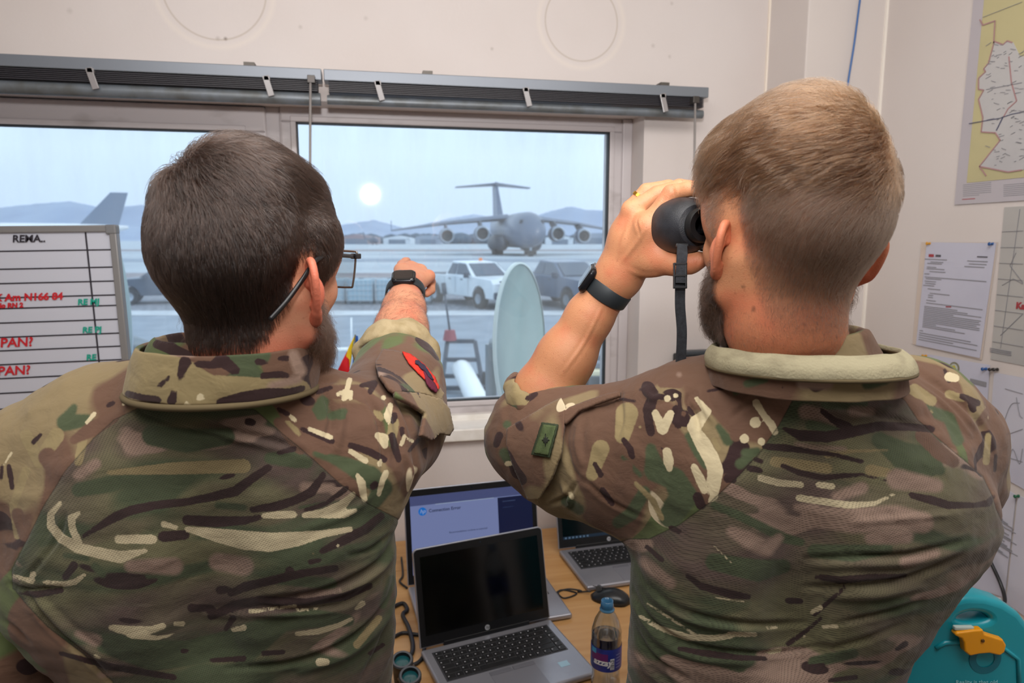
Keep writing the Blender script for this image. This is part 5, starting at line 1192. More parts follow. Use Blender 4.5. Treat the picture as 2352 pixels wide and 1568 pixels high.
# ------------------------------------------------------------------ cloth and skin materials
def camo(name, stretch_panel=(1.0, 1.0, 2.6), seed=0.0):
    m = mat(name, (.2, .2, .1), .85, spec=.25); n, l, b = nodes(m)
    tc = n.new('ShaderNodeTexCoord')
    def mapping(sc, loc=(0, 0, 0), rot=(0, 0, 0)):
        q = n.new('ShaderNodeMapping'); q.inputs['Scale'].default_value = sc; q.inputs['Location'].default_value = loc; q.inputs['Rotation'].default_value = rot; l.new(tc.outputs['Object'], q.inputs[0]); return q.outputs[0]
    def noise(vec, sc, det=2, dist=0.0, rough=.5):
        q = n.new('ShaderNodeTexNoise'); q.inputs['Scale'].default_value = sc; q.inputs['Detail'].default_value = det; q.inputs['Distortion'].default_value = dist; q.inputs['Roughness'].default_value = rough
        l.new(vec, q.inputs['Vector']); return q.outputs['Fac']
    def rng(v, a, b_, c=0, d=1):
        q = n.new('ShaderNodeMapRange'); q.inputs['From Min'].default_value = a; q.inputs['From Max'].default_value = b_; q.inputs['To Min'].default_value = c; q.inputs['To Max'].default_value = d; l.new(v, q.inputs['Value']); return q.outputs[0]
    def mix(f, A, B):
        q = n.new('ShaderNodeMix'); q.data_type = 'RGBA'; l.new(f, q.inputs['Factor'])
        for s_, v in (('A', A), ('B', B)):
            if isinstance(v, tuple): q.inputs[s_].default_value = (*v, 1)
            else: l.new(v, q.inputs[s_])
        return q.outputs['Result']
    def att(nm): q = n.new('ShaderNodeAttribute'); q.attribute_name = nm; return q.outputs['Fac']
    def math_(op, a, b_=None):
        q = n.new('ShaderNodeMath'); q.operation = op
        for i, v in enumerate((a, b_)):
            if v is None: continue
            if isinstance(v, (int, float)): q.inputs[i].default_value = v
            else: l.new(v, q.inputs[i])
        return q.outputs[0]
    CR, DK, GR, OL, BR, PK, TN = h('cdbf9c'), h('362424'), h('4c563d'), h('747052'), h('6b5041'), h('9b8273'), h('94845f')
    BP = h('62514a')
    vp = mapping(stretch_panel, (seed, seed*.7, 0), (0, math.radians(8), 0)); vs = mapping((1.2, 1, 1), (seed*1.3, 0, seed), (0, .5, 0))
    # knitted back panel: soft horizontal gradations
    c = mix(rng(noise(vp, 4.5, 2, .6), .40, .60), BP, OL)
    c = mix(rng(noise(mapping(stretch_panel, (3+seed, 1, 2)), 5.5, 2, .8), .50, .60), c, GR)
    c = mix(rng(noise(mapping(stretch_panel, (7-seed, 4, 5)), 6.5, 2, .5), .60, .63), c, PK)
    c = mix(rng(noise(mapping((1, 1, 3.2), (9+seed, 2, 1), (0, .2, 0)), 8, 1.5, .5), .69, .702), c, DK)
    # woven yoke and sleeves: bigger hard-edged patches
    s = mix(rng(noise(vs, 6, 1.5, .5), .53, .56), h('6b5040'), h('8b7a5a'))
    s = mix(rng(noise(mapping((1, 1, .8), (5, seed, 1)), 7, 1.5, .8), .575, .59), s, h('5a653f'))
    s = mix(rng(noise(mapping((1, 1, 1.4), (2, 6, seed), (0, .6, 0)), 12, 1, .5), .645, .655), s, DK)
    s = mix(rng(noise(mapping((1.5, 1, .7), (8, 3, seed+2), (0, .3, 0)), 13, 1, .3), .735, .745), s, h('d4c4a4'))
    pan = att('panel'); pm = rng(pan, -1, 1)
    col = mix(pm, s, c)
    fine = noise(mapping((1, 1, 1)), 320, 1); jit = math_('MULTIPLY', math_('SUBTRACT', fine, .5), 3.2)
    for nm, cc, e in (('green', GR, 3.0), ('tan', TN, 1.5), ('pink', PK, 5.0), ('brown', BR, 2), ('dark', DK, 1.2), ('cream', CR, 1.0)):
        v = math_('ADD', att(nm), jit); col = mix(rng(v, -e, e), col, cc)
    # seam line, stitched
    seam = rng(math_('ABSOLUTE', pan), 0, 2.6, .65, 0); col = mix(seam, col, h('2c2a20'))
    # weave
    mp_ = mapping((1, 1, 1), (0, 0, 0), (0, math.radians(12), 0)); sx = n.new('ShaderNodeSeparateXYZ'); l.new(mp_, sx.inputs[0])
    k = 2*math.pi/.0031
    ux = math_('SINE', math_('MULTIPLY', math_('ADD', sx.outputs['X'], math_('MULTIPLY', sx.outputs['Y'], .8)), k)); uz = math_('SINE', math_('MULTIPLY', sx.outputs['Z'], k*1.15))
    knit = math_('MULTIPLY', ux, uz); kd = rng(knit, .15, .9)
    dots = mix(math_('MULTIPLY', math_('MULTIPLY', kd, pm), .55), col, h('15120e'))
    k2 = 2*math.pi/.0011; tw = math_('SINE', math_('MULTIPLY', math_('ADD', math_('ADD', sx.outputs['X'], sx.outputs['Y']), sx.outputs['Z']), k2))
    dk_ = mix(math_('MULTIPLY', pm, .30), dots, (.012, .010, .008)); fin = mix(math_('MULTIPLY', rng(tw, 0, 1), .16), dk_, h('231c16'))
    l.new(fin, b.inputs['Base Color'])
    hgt = math_('ADD', math_('MULTIPLY', math_('MULTIPLY', knit, pm), -.5), math_('MULTIPLY', tw, .12))
    hgt = math_('ADD', hgt, math_('MULTIPLY', rng(math_('ABSOLUTE', pan), 0, 2.5, 1, 0), -1.5))
    bp = n.new('ShaderNodeBump'); bp.inputs['Strength'].default_value = .35; bp.inputs['Distance'].default_value = .0006; l.new(hgt, bp.inputs['Height'])
    wr = noise(mapping((1, 1, 1.5)), 38, 3, .4); bp2 = n.new('ShaderNodeBump'); bp2.inputs['Strength'].default_value = .5; bp2.inputs['Distance'].default_value = .004
    l.new(wr, bp2.inputs['Height']); l.new(bp.outputs[0], bp2.inputs['Normal']); l.new(bp2.outputs[0], b.inputs['Normal'])
    b.inputs['Sheen Weight'].default_value = .12; b.inputs['Sheen Roughness'].default_value = .5
    return m
camoL = camo('camouflage_cloth', (1, 1, 2.6), 0.0); camoR = camo('camouflage_cloth_lighter', (1, 1, 2.4), 4.3)
camoC = camo('camouflage_trousers', (1, 1, 1.2), 2.1)
def skin(name, base, red, hairc, beardc):
    m = mat(name, base, .5, spec=.35); n, l, b = nodes(m); b.inputs['Subsurface Weight'].default_value = .12; b.inputs['Subsurface Radius'].default_value = (1, .35, .2); b.inputs['Subsurface Scale'].default_value = .006
    tc = n.new('ShaderNodeTexCoord'); cur = (*base, 1)
    def noise(sc, det): q = n.new('ShaderNodeTexNoise'); q.inputs['Scale'].default_value = sc; q.inputs['Detail'].default_value = det; l.new(tc.outputs['Object'], q.inputs['Vector']); return q.outputs['Fac']
    def rng(v, a, b_, c=0, d=1): q = n.new('ShaderNodeMapRange'); q.inputs['From Min'].default_value = a; q.inputs['From Max'].default_value = b_; q.inputs['To Min'].default_value = c; q.inputs['To Max'].default_value = d; l.new(v, q.inputs['Value']); return q.outputs[0]
    def mix(f, A, B):
        q = n.new('ShaderNodeMix'); q.data_type = 'RGBA'; l.new(f, q.inputs['Factor'])
        for s_, v in (('A', A), ('B', B)):
            if isinstance(v, tuple): q.inputs[s_].default_value = (*v[:3], 1)
            else: l.new(v, q.inputs[s_])
        return q.outputs['Result']
    def att(nm): q = n.new('ShaderNodeAttribute'); q.attribute_name = nm; return q.outputs['Fac']
    c = mix(rng(noise(28, 4), .45, .7, 0, .5), base, red); c = mix(att('red'), c, red)
    c = mix(rng(noise(260, 2), .62, .75, 0, .35), c, h('8a4a34'))
    c = mix(att('hair'), c, hairc); c = mix(att('beard'), c, beardc); l.new(c, b.inputs['Base Color'])
    bp = n.new('ShaderNodeBump'); bp.inputs['Strength'].default_value = .25; bp.inputs['Distance'].default_value = .0008
    v = n.new('ShaderNodeTexVoronoi'); v.inputs['Scale'].default_value = 700; l.new(tc.outputs['Object'], v.inputs['Vector']); l.new(v.outputs['Distance'], bp.inputs['Height']); l.new(bp.outputs[0], b.inputs['Normal'])
    return m
skinL = skin('skin_fair', h('c78b6d'), h('c0604a'), h('35261f'), h('3a2820'))
skinR = skin('skin_tanned', h('bf8560'), h('bd6248'), h('6a5143'), h('2c1d16'))
def hairmat(name, col, rough=.35):
    m = bpy.data.materials.new(name); m.use_nodes = True; n = m.node_tree.nodes; l = m.node_tree.links; n.clear()
    o = n.new('ShaderNodeOutputMaterial'); p = n.new('ShaderNodeBsdfHairPrincipled'); p.parametrization = 'COLOR' if hasattr(p, 'parametrization') else p.parametrization
    p.inputs['Roughness'].default_value = rough; p.inputs['Radial Roughness'].default_value = .5
    hi = n.new('ShaderNodeHairInfo'); r = n.new('ShaderNodeValToRGB'); r.color_ramp.elements[0].color = (*[c*.25 for c in col], 1); r.color_ramp.elements[1].color = (*[min(1, c*3) for c in col], 1)
    l.new(hi.outputs['Random'], r.inputs[0]); l.new(r.outputs[0], p.inputs['Color'])
    l.new(p.outputs[0], o.inputs[0]); return m
def strands(name, pts, rad0, rad1, m, parent):
    """pts: (N,K,3) world positions"""
    n_, K, _ = pts.shape; cu = bpy.data.hair_curves.new(name); cu.add_curves([K]*n_)
    org = ROOT[parent.name]; cu.points.foreach_set('position', (pts-org).astype(f32).ravel())
    t = np.linspace(0, 1, K)[None]; rad = (np.broadcast_to(np.asarray(rad0).reshape(-1, 1), (n_, 1))*(1-t) + rad1*t); cu.points.foreach_set('radius', rad.astype(f32).ravel())
    cu.materials.append(m); o = bpy.data.objects.new(name, cu); SC.collection.objects.link(o); o.parent = parent; ROOT[o.name] = org; return o

# ------------------------------------------------------------------ heads
def head_sdf(M, O, sc=1.0, neck_to=None, jaw=1.0, nz=-.058, nr=.050):
    S = Sdf().at(M, O, sc)
    S.ell((0, -.014, .052), (.0700, .087, .083), .02)
    S.ell((0, -.040, .028), (.052, .052, .052), .025)
    S.ell((0, .040, .058), (.062, .058, .058), .02)
    S.ell((0, .030, .010), (.064, .066, .075), .03)
    S.ell((0, .040, -.045), (.050, .050, .055), .025)
    S.ell((0, .058, .072), (.052, .050, .046), .02)
    for s_ in (-1, 1):
        S.cone((s_*.058, .008, -.045), (s_*.024, .076, -.088), .014, .016, .03)
        S.ball((s_*.044, .064, -.008), .015, .02)          # cheekbone
        S.cone((s_*.060, -.01, -.01), (s_*.058, .002, -.04), .014, .014, .02)
        S.ell((s_*.062, .030, .040), (.014, .035, .03), .02)
    S.ball((0, .082, -.094), .019, .02)                      # chin
    S.cone((-.036, .086, .036), (.036, .086, .036), .013, .013, .02)   # brow
    S.cone((0, .096, .028), (0, .117, -.012), .007, .011, .012)        # nose
    for s_ in (-1, 1): S.ball((s_*.012, .108, -.016), .008, .006); S.ball((s_*.032, .101, .014), .015, .012, 's'); S.ball((s_*.032, .083, .014), .0125, .003)
    S.ell((0, .097, -.044), (.023, .010, .005), .006); S.ell((0, .096, -.053), (.020, .010, .006), .006); S.cone((-.02, .109, -.0485), (.02, .109, -.0485), .0022, .0022, .003, 's')
    S.cone((0, -.014, -.015), (0, -.008, nz), .053*jaw, .052*jaw, .02)
    if neck_to is not None:
        o, M_, sc_ = S.o, S.M, S.sc; a = S.W((0, -.008, nz)); S.at(np.eye(3), np.zeros(3)); S.cone(a, neck_to, .053*sc*jaw, nr*sc*jaw, .012); S.at(M_, o, sc_)
    return S
def ears(M, O, sc=1.0, out=.5, z=1.0):
    S = Sdf().at(M, O, sc); 
    for s_ in (-1, 1):
        z_, ot = (z*.9, .25) if s_ < 0 and out > .65 else (z, out)
        e0 = np.array((s_*.0705, -.002, -.002)); u = nrm((s_*ot, -math.sqrt(1-ot*ot), 0)); v = nrm(np.array((0, -.18, 1.0))); nn = np.cross(u, v)*s_
        def E(a, b, c=0): return e0+(u*a+v*b+nn*c)*z_
        rim = [(-.002, .010), (.004, .024), (.013, .031), (.023, .029), (.030, .019), (.031, .006), (.027, -.008), (.019, -.019), (.011, -.028), (.004, -.030), (.0, -.024)]
        rim = [tuple(q[:2]) for q in spline([(a, b, 0) for a, b in rim], 3)]
        S.chain([(E(a, b), .0030+.0016*(b < -.018)) for a, b in rim], .003)
        S.ell(E(.014, .002, -.001*0), (.0145, .0032, .026), .004, 'u', np.stack([u, nn, v], 1))
        S.chain([(E(.008, .022), .0025), (E(.019, .014), .003), (E(.021, 0), .003), (E(.014, -.014), .003)], .003)
        S.ell(E(.006, .0, -.002), (.010, .010, .017), .006, 'u', np.stack([u, nn, v], 1))
        S.ball(E(.012, -.003, .008), .0085, .004, 's')
        S.ball(E(.008, -.025), .0062, .004)
    return S
def loc(V, M, O, sc): return ((V-O)@M)/sc
def az(L): return np.degrees(np.arctan2(np.abs(L[:, 0]), -(L[:, 1]+.012)))
def hair_low(a, kind):
    if kind == 'L': return np.interp(a, [0, 25, 45, 60, 72, 82, 95, 103, 112, 125, 145, 165, 180], [-.066, -.066, -.064, -.050, -.024, .026, .030, .005, -.012, .020, .060, .078, .082])
    return np.interp(a, [0, 25, 45, 60, 72, 82, 95, 103, 112, 125, 145, 165, 180], [-.082, -.080, -.072, -.052, -.020, .026, .030, .010, -.008, .024, .062, .080, .084])
def beard_mask(L):
    a = az(L); up = np.interp(a, [92, 100, 112, 125, 140, 160, 180], [-.02, .01, -.008, -.030, -.038, -.026, -.026]); lo = np.interp(a, [92, 110, 130, 180], [-.055, -.085, -.10, -.118])
    return np.clip((up-L[:, 2])/.008, 0, 1)*np.clip((L[:, 2]-lo)/.01, 0, 1)*np.clip((a-94)/6, 0, 1)
def sample(V, F, wgt, n, rng):
    A = np.linalg.norm(np.cross(V[F[:, 2]]-V[F[:, 0]], V[F[:, 3]]-V[F[:, 1]]), axis=1)*wgt[F].mean(1); A = A/A.sum()
    i = rng.choice(len(F), n, p=A); u, v = rng.rand(n, 1), rng.rand(n, 1); q = V[F[i]]
    return (q[:, 0]*(1-u)+q[:, 1]*u)*(1-v)+(q[:, 3]*(1-u)+q[:, 2]*u)*v
def grow(S, roots, flow, length, height, K=7, rng=None, clump=.25, stiff=.0, jit=.12):
    P_ = roots.copy(); N0 = len(P_); out = [P_.copy()]; jd = rng.randn(N0, 3)*jit; hr_ = rng.rand(N0)
    D, g = S.grad(P_); P_ = P_-g*D[:, None]; out = [P_ - g*.001]
    for k in range(1, K):
        d = flow(P_) + jd + clump*np.stack([vnoise(roots, 75, s_, 2) for s_ in (1, 2, 3)], 1)
        d -= g*(d*g).sum(1, keepdims=True); d /= np.linalg.norm(d, axis=1, keepdims=True)+1e-9
        step = length/(K-1); P_ = P_+d*step[:, None]; D, g = S.grad(P_)
        t = k/(K-1); hh = height*(math.sin(math.pi*min(1, t*.62)))*(.35+.65*hr_)
        P_ = P_+g*(np.clip(hh-D, -step*2, step*1.0))[:, None]; out.append(P_.copy())
    return np.stack(out, 1)

def M_head(th, tilt=0, roll=0):
    f_ = fw*math.cos(th)+rt*math.sin(th); r_ = rt*math.cos(th)-fw*math.sin(th); M = np.stack([r_, f_, np.array((0, 0, 1.))], 1)
    return M@rotx(tilt)@roty(roll)
def facing(V, F): 
    Nn = vnormals(V, F); view = (V-C0)/np.linalg.norm(V-C0, axis=1, keepdims=True); return (Nn*view).sum(1) < .25

# ---------------------------------------------------- the two men: frames
ML, OL_, SL = M_head(math.radians(15), math.radians(0), math.radians(2)), P(576, 656, .715), 1.02
MR, OR_, SR_ = M_head(math.radians(-8), math.radians(3), math.radians(3)), P(1812, 578, .705), 1.03
neckL, neckR = P(541, 875, .790), P(1834, 868, .778)

# =============================================== man on the left (dark hair, glasses, pointing)
pL = thing('person', (OL_[0], OL_[1], 0), 'dark-haired bearded man in camouflage seen from behind, wearing glasses and pointing out of the window', 'person')
hsL = head_sdf(ML, OL_, SL, neckL)
def armL():
    S = Sdf(); A = [(P(845, 985, .84), .055), (P(912, 880, 1.03), .047), (P(918, 800, 1.09), .0455), (P(922, 755, 1.135), .041), (P(928, 710, 1.185), .034), (P(933, 668, 1.232), .0275)]
    S.chain(A, .02); Wr = P(934, 660, 1.24); K = [P(921, 620, 1.30), P(944, 615, 1.315), P(966, 622, 1.31), P(985, 634, 1.295)]
    for k_, r in zip(K, (.0135, .0135, .013, .012)): S.cone(Wr, k_, .0235, r, .012); S.ball(k_, r*.93, .004)
    S.chain([(K[0], .0125), (P(923, 608, 1.335), .0095), (P(931, 601, 1.36), .0088), (P(935, 599, 1.378), .0078)], .002)
    S.chain([(K[1], .011), (P(946, 622, 1.352), .0098), (P(946, 642, 1.352), .009), (P(944, 652, 1.33), .008)], .002)
    S.chain([(K[2], .011), (P(970, 630, 1.348), .0096), (P(971, 652, 1.345), .0088), (P(966, 664, 1.322), .008)], .002)
    S.chain([(K[3], .0105), (P(990, 646, 1.326), .009), (P(990, 666, 1.32), .0083), (P(980, 674, 1.30), .0075)], .002)
    S.chain([(P(925, 662, 1.25), .014), (P(915, 662, 1.29), .0125), (P(925, 668, 1.325), .0105), (P(945, 668, 1.335), .009)], .006)
    return S
saL = armL()
V1, F1 = hsL.mesh(.0028); V1 = relax(V1, F1, 2)
V2, F2 = ears(ML, OL_, SL, .66, 1.02).mesh(.0013); V2 = relax(V2, F2, 2, .4)
V3, F3 = saL.mesh(.002); V3 = relax(V3, F3, 2, .4)
# resting left hand on the hip, low at the frame's left edge
S4 = Sdf(); e1, w1_ = P(-30, 1430, .82), P(95, 1600, .85)
S4.chain([(e1, .045), (w1_, .030)], .02); hb0 = P(140, 1560, .875)
for i, (dx, dy) in enumerate(((0, -8), (6, 10), (8, 28), (6, 44))):
    k_ = P(140+dx, 1565+dy, .850+i*.004); S4.cone(w1_, k_, .024, .013, .012); S4.chain([(k_, .011), (P(172+dx, 1590+dy, .850+i*.003), .0095), (P(195+dx, 1620+dy, .855), .008)], .002)
S4.chain([(w1_, .016), (P(135, 1550, .87), .012), (P(165, 1550, .89), .010)], .006)
V4, F4 = S4.mesh(.0025); V4 = relax(V4, F4, 2, .4)
S5 = Sdf(); S5.chain([(P(540, 850, .785), .050), (P(510, 960, .80), .050), (P(480, 1080, .80), .080), (P(490, 1300, .82), .085), (P(560, 1700, .90), .085)], .04)
S5.chain([(P(845, 985, .84), .05), (P(530, 990, .79), .055), (P(120, 1080, .81), .045), (P(-10, 1260, .82), .042), (P(-40, 1400, .82), .040), (e1, .040)], .03)
V5, F5 = S5.mesh(.007); V5 = relax(V5, F5, 1)
V, F = join([(V1, F1), (V2, F2), (V3, F3), (V4, F4), (V5, F5)])
L = loc(V, ML, OL_, SL); a_ = az(L); isH = np.zeros(len(V)); isH[:len(V1)] = 1; isE = np.zeros(len(V)); isE[len(V1):len(V1)+len(V2)] = 1
hairA = np.clip((L[:, 2]-hair_low(a_, 'L'))/.016, 0, 1)*isH; brd = beard_mask(L)*isH
redA = isE*.75 + isH*np.clip((-.03-L[:, 2])/.05, 0, .45) + np.clip((len(V) and 0), 0, 0)
bodyL = npmesh('body', V, F, skinL, pL, {'hair': hairA*.9, 'beard': brd*.8, 'red': redA})
rg = np.random.RandomState(5)
hmL = hairmat('dark_brown_hair', (.013, .0075, .0055), .24); hmB = hairmat('beard_hair', (.02, .011, .007), .4)
wl = OL_+ML@(np.array((-.022, -.060, .112))*SL); dn = np.array((0, 0, -1.))
def flowL(Q):
    l_ = loc(Q, ML, OL_, SL); r = Q-wl; r /= np.linalg.norm(r, axis=1, keepdims=True)+1e-6
    down = np.clip((.085-l_[:, 2])/.06, 0, 1)[:, None]; top = np.clip((l_[:, 2]-.07)/.03, 0, 1)[:, None]*np.clip((l_[:, 1]+.05)/.05, 0, 1)[:, None]
    nape = np.clip((-.045-l_[:, 2])/.03, 0, 1)[:, None]
    return r*(1.0)+down*dn*1.6 + ML[:, 1]*top*1.0 + ML[:, 0]*top*.35 - ML[:, 0]*np.sign(l_[:, :1])*nape*.6
w_ = hairA[:len(V1)]; keep = w_ > .02
roots = sample(V1, F1, w_, 60000, rg); l_ = loc(roots, ML, OL_, SL); a2 = az(l_); lowz = hair_low(a2, 'L'); hgt_ = np.clip((l_[:, 2]-lowz)/.11, 0, 1)
ln = (.006+.016*hgt_ + .016*np.clip((l_[:, 2]-.09)/.03, 0, 1))*(.75+.5*rg.rand(len(roots)))
ht = .0010+.0070*hgt_ + .010*np.clip((l_[:, 2]-.095)/.03, 0, 1)
st = grow(hsL, roots, flowL, ln, ht, 6, rg, .35, jit=.16)
strands('hair', st, .00015+.00008*rg.rand(len(roots)), .00006, hmL, pL)
roots = sample(V1, F1, brd[:len(V1)], 12000, rg); l_ = loc(roots, ML, OL_, SL)
def flowB(M): 
    def f(Q): return np.broadcast_to(dn*1.0+M[:, 1]*.25, Q.shape)
    return f
st = grow(hsL, roots, flowB(ML), .010+.010*rg.rand(len(roots)), .006+.008*rg.rand(len(roots)), 5, rg, .5, jit=.35)
strands('beard', st, np.full(len(roots), .00009), .00004, hmB, pL)
# stray short hairs on the neck and on the forearm
wn = isH[:len(V1)]*np.clip((-.06-L[:len(V1), 2])/.02, 0, 1)*np.clip((L[:len(V1), 2]+.135)/.02, 0, 1)*(L[:len(V1), 1] < .0)
roots = sample(V1, F1, wn, 1500, rg)
st = grow(hsL, roots, lambda Q: dn*.6+ML[:, 0]*.8*np.sign(loc(Q, ML, OL_, SL)[:, :1]), .004+.006*rg.rand(1500), np.full(1500, .001), 5, rg, .5, jit=.4)
strands('neck_hair', st, np.full(1500, .00006), .00003, hmL, pL)
wa = (V3[:, 2] > -9).astype(float); x3, y3, d3 = proj(V3); wa = ((y3 > 668) & (y3 < 830) & (d3 < 1.24)).astype(float)
roots = sample(V3, F3, wa, 5000, rg); axL = nrm(P(933, 665, 1.235)-P(912, 880, 1.03))
st = grow(saL, roots, lambda Q: np.broadcast_to(axL*.5+np.array((.6, 0, -.5)), Q.shape), .005+.009*rg.rand(5000), .001+.003*rg.rand(5000), 5, rg, .6, jit=.5)
strands('arm_hair', st, np.full(5000, .00007), .00003, hmB, pL)

# ---- shirt of the left man
def mk_shirtL():
    S = Sdf(); ca, sa = math.cos(math.radians(8)), math.sin(math.radians(8)); M = np.stack([rt*ca+fw*sa, fw*ca-rt*sa, (0, 0, 1.)], 1)
    S.at(M, np.zeros(3))
    def w(px, py, d): return M.T@P(px, py, d)
    rows = []
    for y_, l_, r_, d_, ry in ((940, 330, 700, .775, .060), (1000, 215, 790, .785, .095), (1080, 120, 860, .79, .115), (1180, 60, 900, .80, .125), (1300, 32, 912, .81, .125), (1350, 38, 912, .815, .124), (1400, 85, 910, .825, .122), (1450, 132, 908, .835, .120), (1500, 180, 906, .845, .118), (1568, 238, 903, .86, .116), (1700, 290, 890, .90, .118), (1900, 300, 880, .97, .125)):
        rows.append((P((l_+r_)/2, y_, d_), (r_-l_)/2*d_/FPX*.985, ry))
    S.stack(rows, 0, .03)
    S.at(np.eye(3), np.zeros(3))
    S.cone(P(515, 930, .765), P(250, 1010, .80), .078, .075, .06); S.cone(P(530, 935, .765), P(790, 1018, .83), .078, .078, .05)
    S.cone(P(250, 1010, .80), P(85, 1090, .81), .078, .078, .05)
    S.chain([(P(85, 1090, .81), .078), (P(-10, 1260, .82), .070), (P(-45, 1390, .82), .063)], .03)
    S.chain([(P(-45, 1400, .82), .060), (P(5, 1500, .80), .055), (P(32, 1600, .80), .050)], .012)
    S.chain([(P(806, 1025, .83), .080), (P(878, 962, .95), .074), (P(914, 885, 1.03), .066), (P(914, 850, 1.055), .062)], .025)
    S.cone(P(820, 1060, .84), P(935, 985, .99), .06, .05, .05)
    # small of the back and shoulder-blade relief
    S.cone(P(300, 1090, .745), P(330, 1250, .755), .05, .05, .05); S.cone(P(640, 1080, .76), P(660, 1230, .765), .05, .05, .05)
    S.cone(P(470, 1110, .652), P(480, 1500, .70), .026, .03, .04, 's')
    S.cone(P(512, 850, .752), P(512, 930, .768), .078, .084, .02)
    S.cone(P(515, 600, .745), P(512, 745, .748), .066, .066, .008, 's')
    return S
shL = mk_shirtL()
V, F = shL.mesh(.0033, lo=(-9, -9, .86)); V = relax(V, F, 2)
N_ = vnormals(V, F); V = V+N_*(vnoise(V*np.array((1, 1, 1.6)), 16, 2, 2)*.0022+vnoise(V, 40, 5, 2)*.0009)[:, None]
V = folds(V, F, [
    (7, -.0050, [(912, 1215), (880, 1283), (812, 1328), (727, 1362), (600, 1378)]), (8, .0045, [(914, 1245), (870, 1310), (800, 1350), (700, 1378)]),
    (6, -.0050, [(915, 1290), (885, 1390), (800, 1470), (680, 1518), (520, 1536)]), (9, .0050, [(914, 1330), (880, 1425), (800, 1500), (690, 1540)]),
    (6, -.0045, [(912, 1380), (880, 1470), (830, 1560)]), (8, .0045, [(914, 1410), (895, 1490), (860, 1568)]), (5, -.004, [(900, 1225), (850, 1262), (800, 1275)]),
    (6, -.0045, [(600, 1392), (700, 1400), (790, 1385), (850, 1350)]), (7, .003, [(470, 1410), (620, 1410), (760, 1400)]),
    (7, -.0035, [(440, 962), (540, 990), (640, 1015), (700, 1040)]), (8, .003, [(450, 985), (560, 1010), (650, 1036)]), (6, -.003, [(320, 950), (420, 985), (520, 1003)]),
    (6, -.0045, [(745, 895), (760, 960), (748, 1010)]), (9, .0045, [(770, 890), (785, 950), (775, 1030)]), (6, -.0045, [(838, 905), (868, 960), (880, 1040), (878, 1100)]),
    (8, .004, [(860, 905), (890, 960), (900, 1040)]), (6, -.004, [(905, 900), (935, 960), (950, 1010)]), (5, .003, [(925, 905), (965, 960), (975, 1000)]),
    (6, -.004, [(720, 905), (730, 880), (770, 872)]), (6, -.004, [(60, 1360), (110, 1430), (200, 1510), (260, 1568)]), (8, .004, [(90, 1380), (160, 1450), (260, 1530)]),
    (5, -.004, [(20, 1340), (60, 1352), (150, 1350)]), (6, .003, [(930, 1040), (945, 1090), (925, 1150)]), (5, -.003, [(945, 1020), (955, 1080), (930, 1160)]),
    (6, -.003, [(150, 1180), (130, 1240), (60, 1330)]), (8, .0025, [(860, 1130), (800, 1180), (700, 1215)]), (5, -.0025, [(0, 1420), (30, 1440), (70, 1480)])])
x, y, d = proj(V); fr = facing(V, F)
panelL = [(338, 925), (420, 938), (520, 942), (585, 940), (610, 962), (660, 1005), (720, 1055), (780, 1110), (850, 1160), (915, 1192), (960, 1300), (940, 2600), (-100, 2600), (260, 1568), (190, 1500), (110, 1440), (60, 1390), (28, 1350), (25, 1310), (60, 1240), (100, 1160), (150, 1080), (210, 1010), (260, 965), (300, 945)]
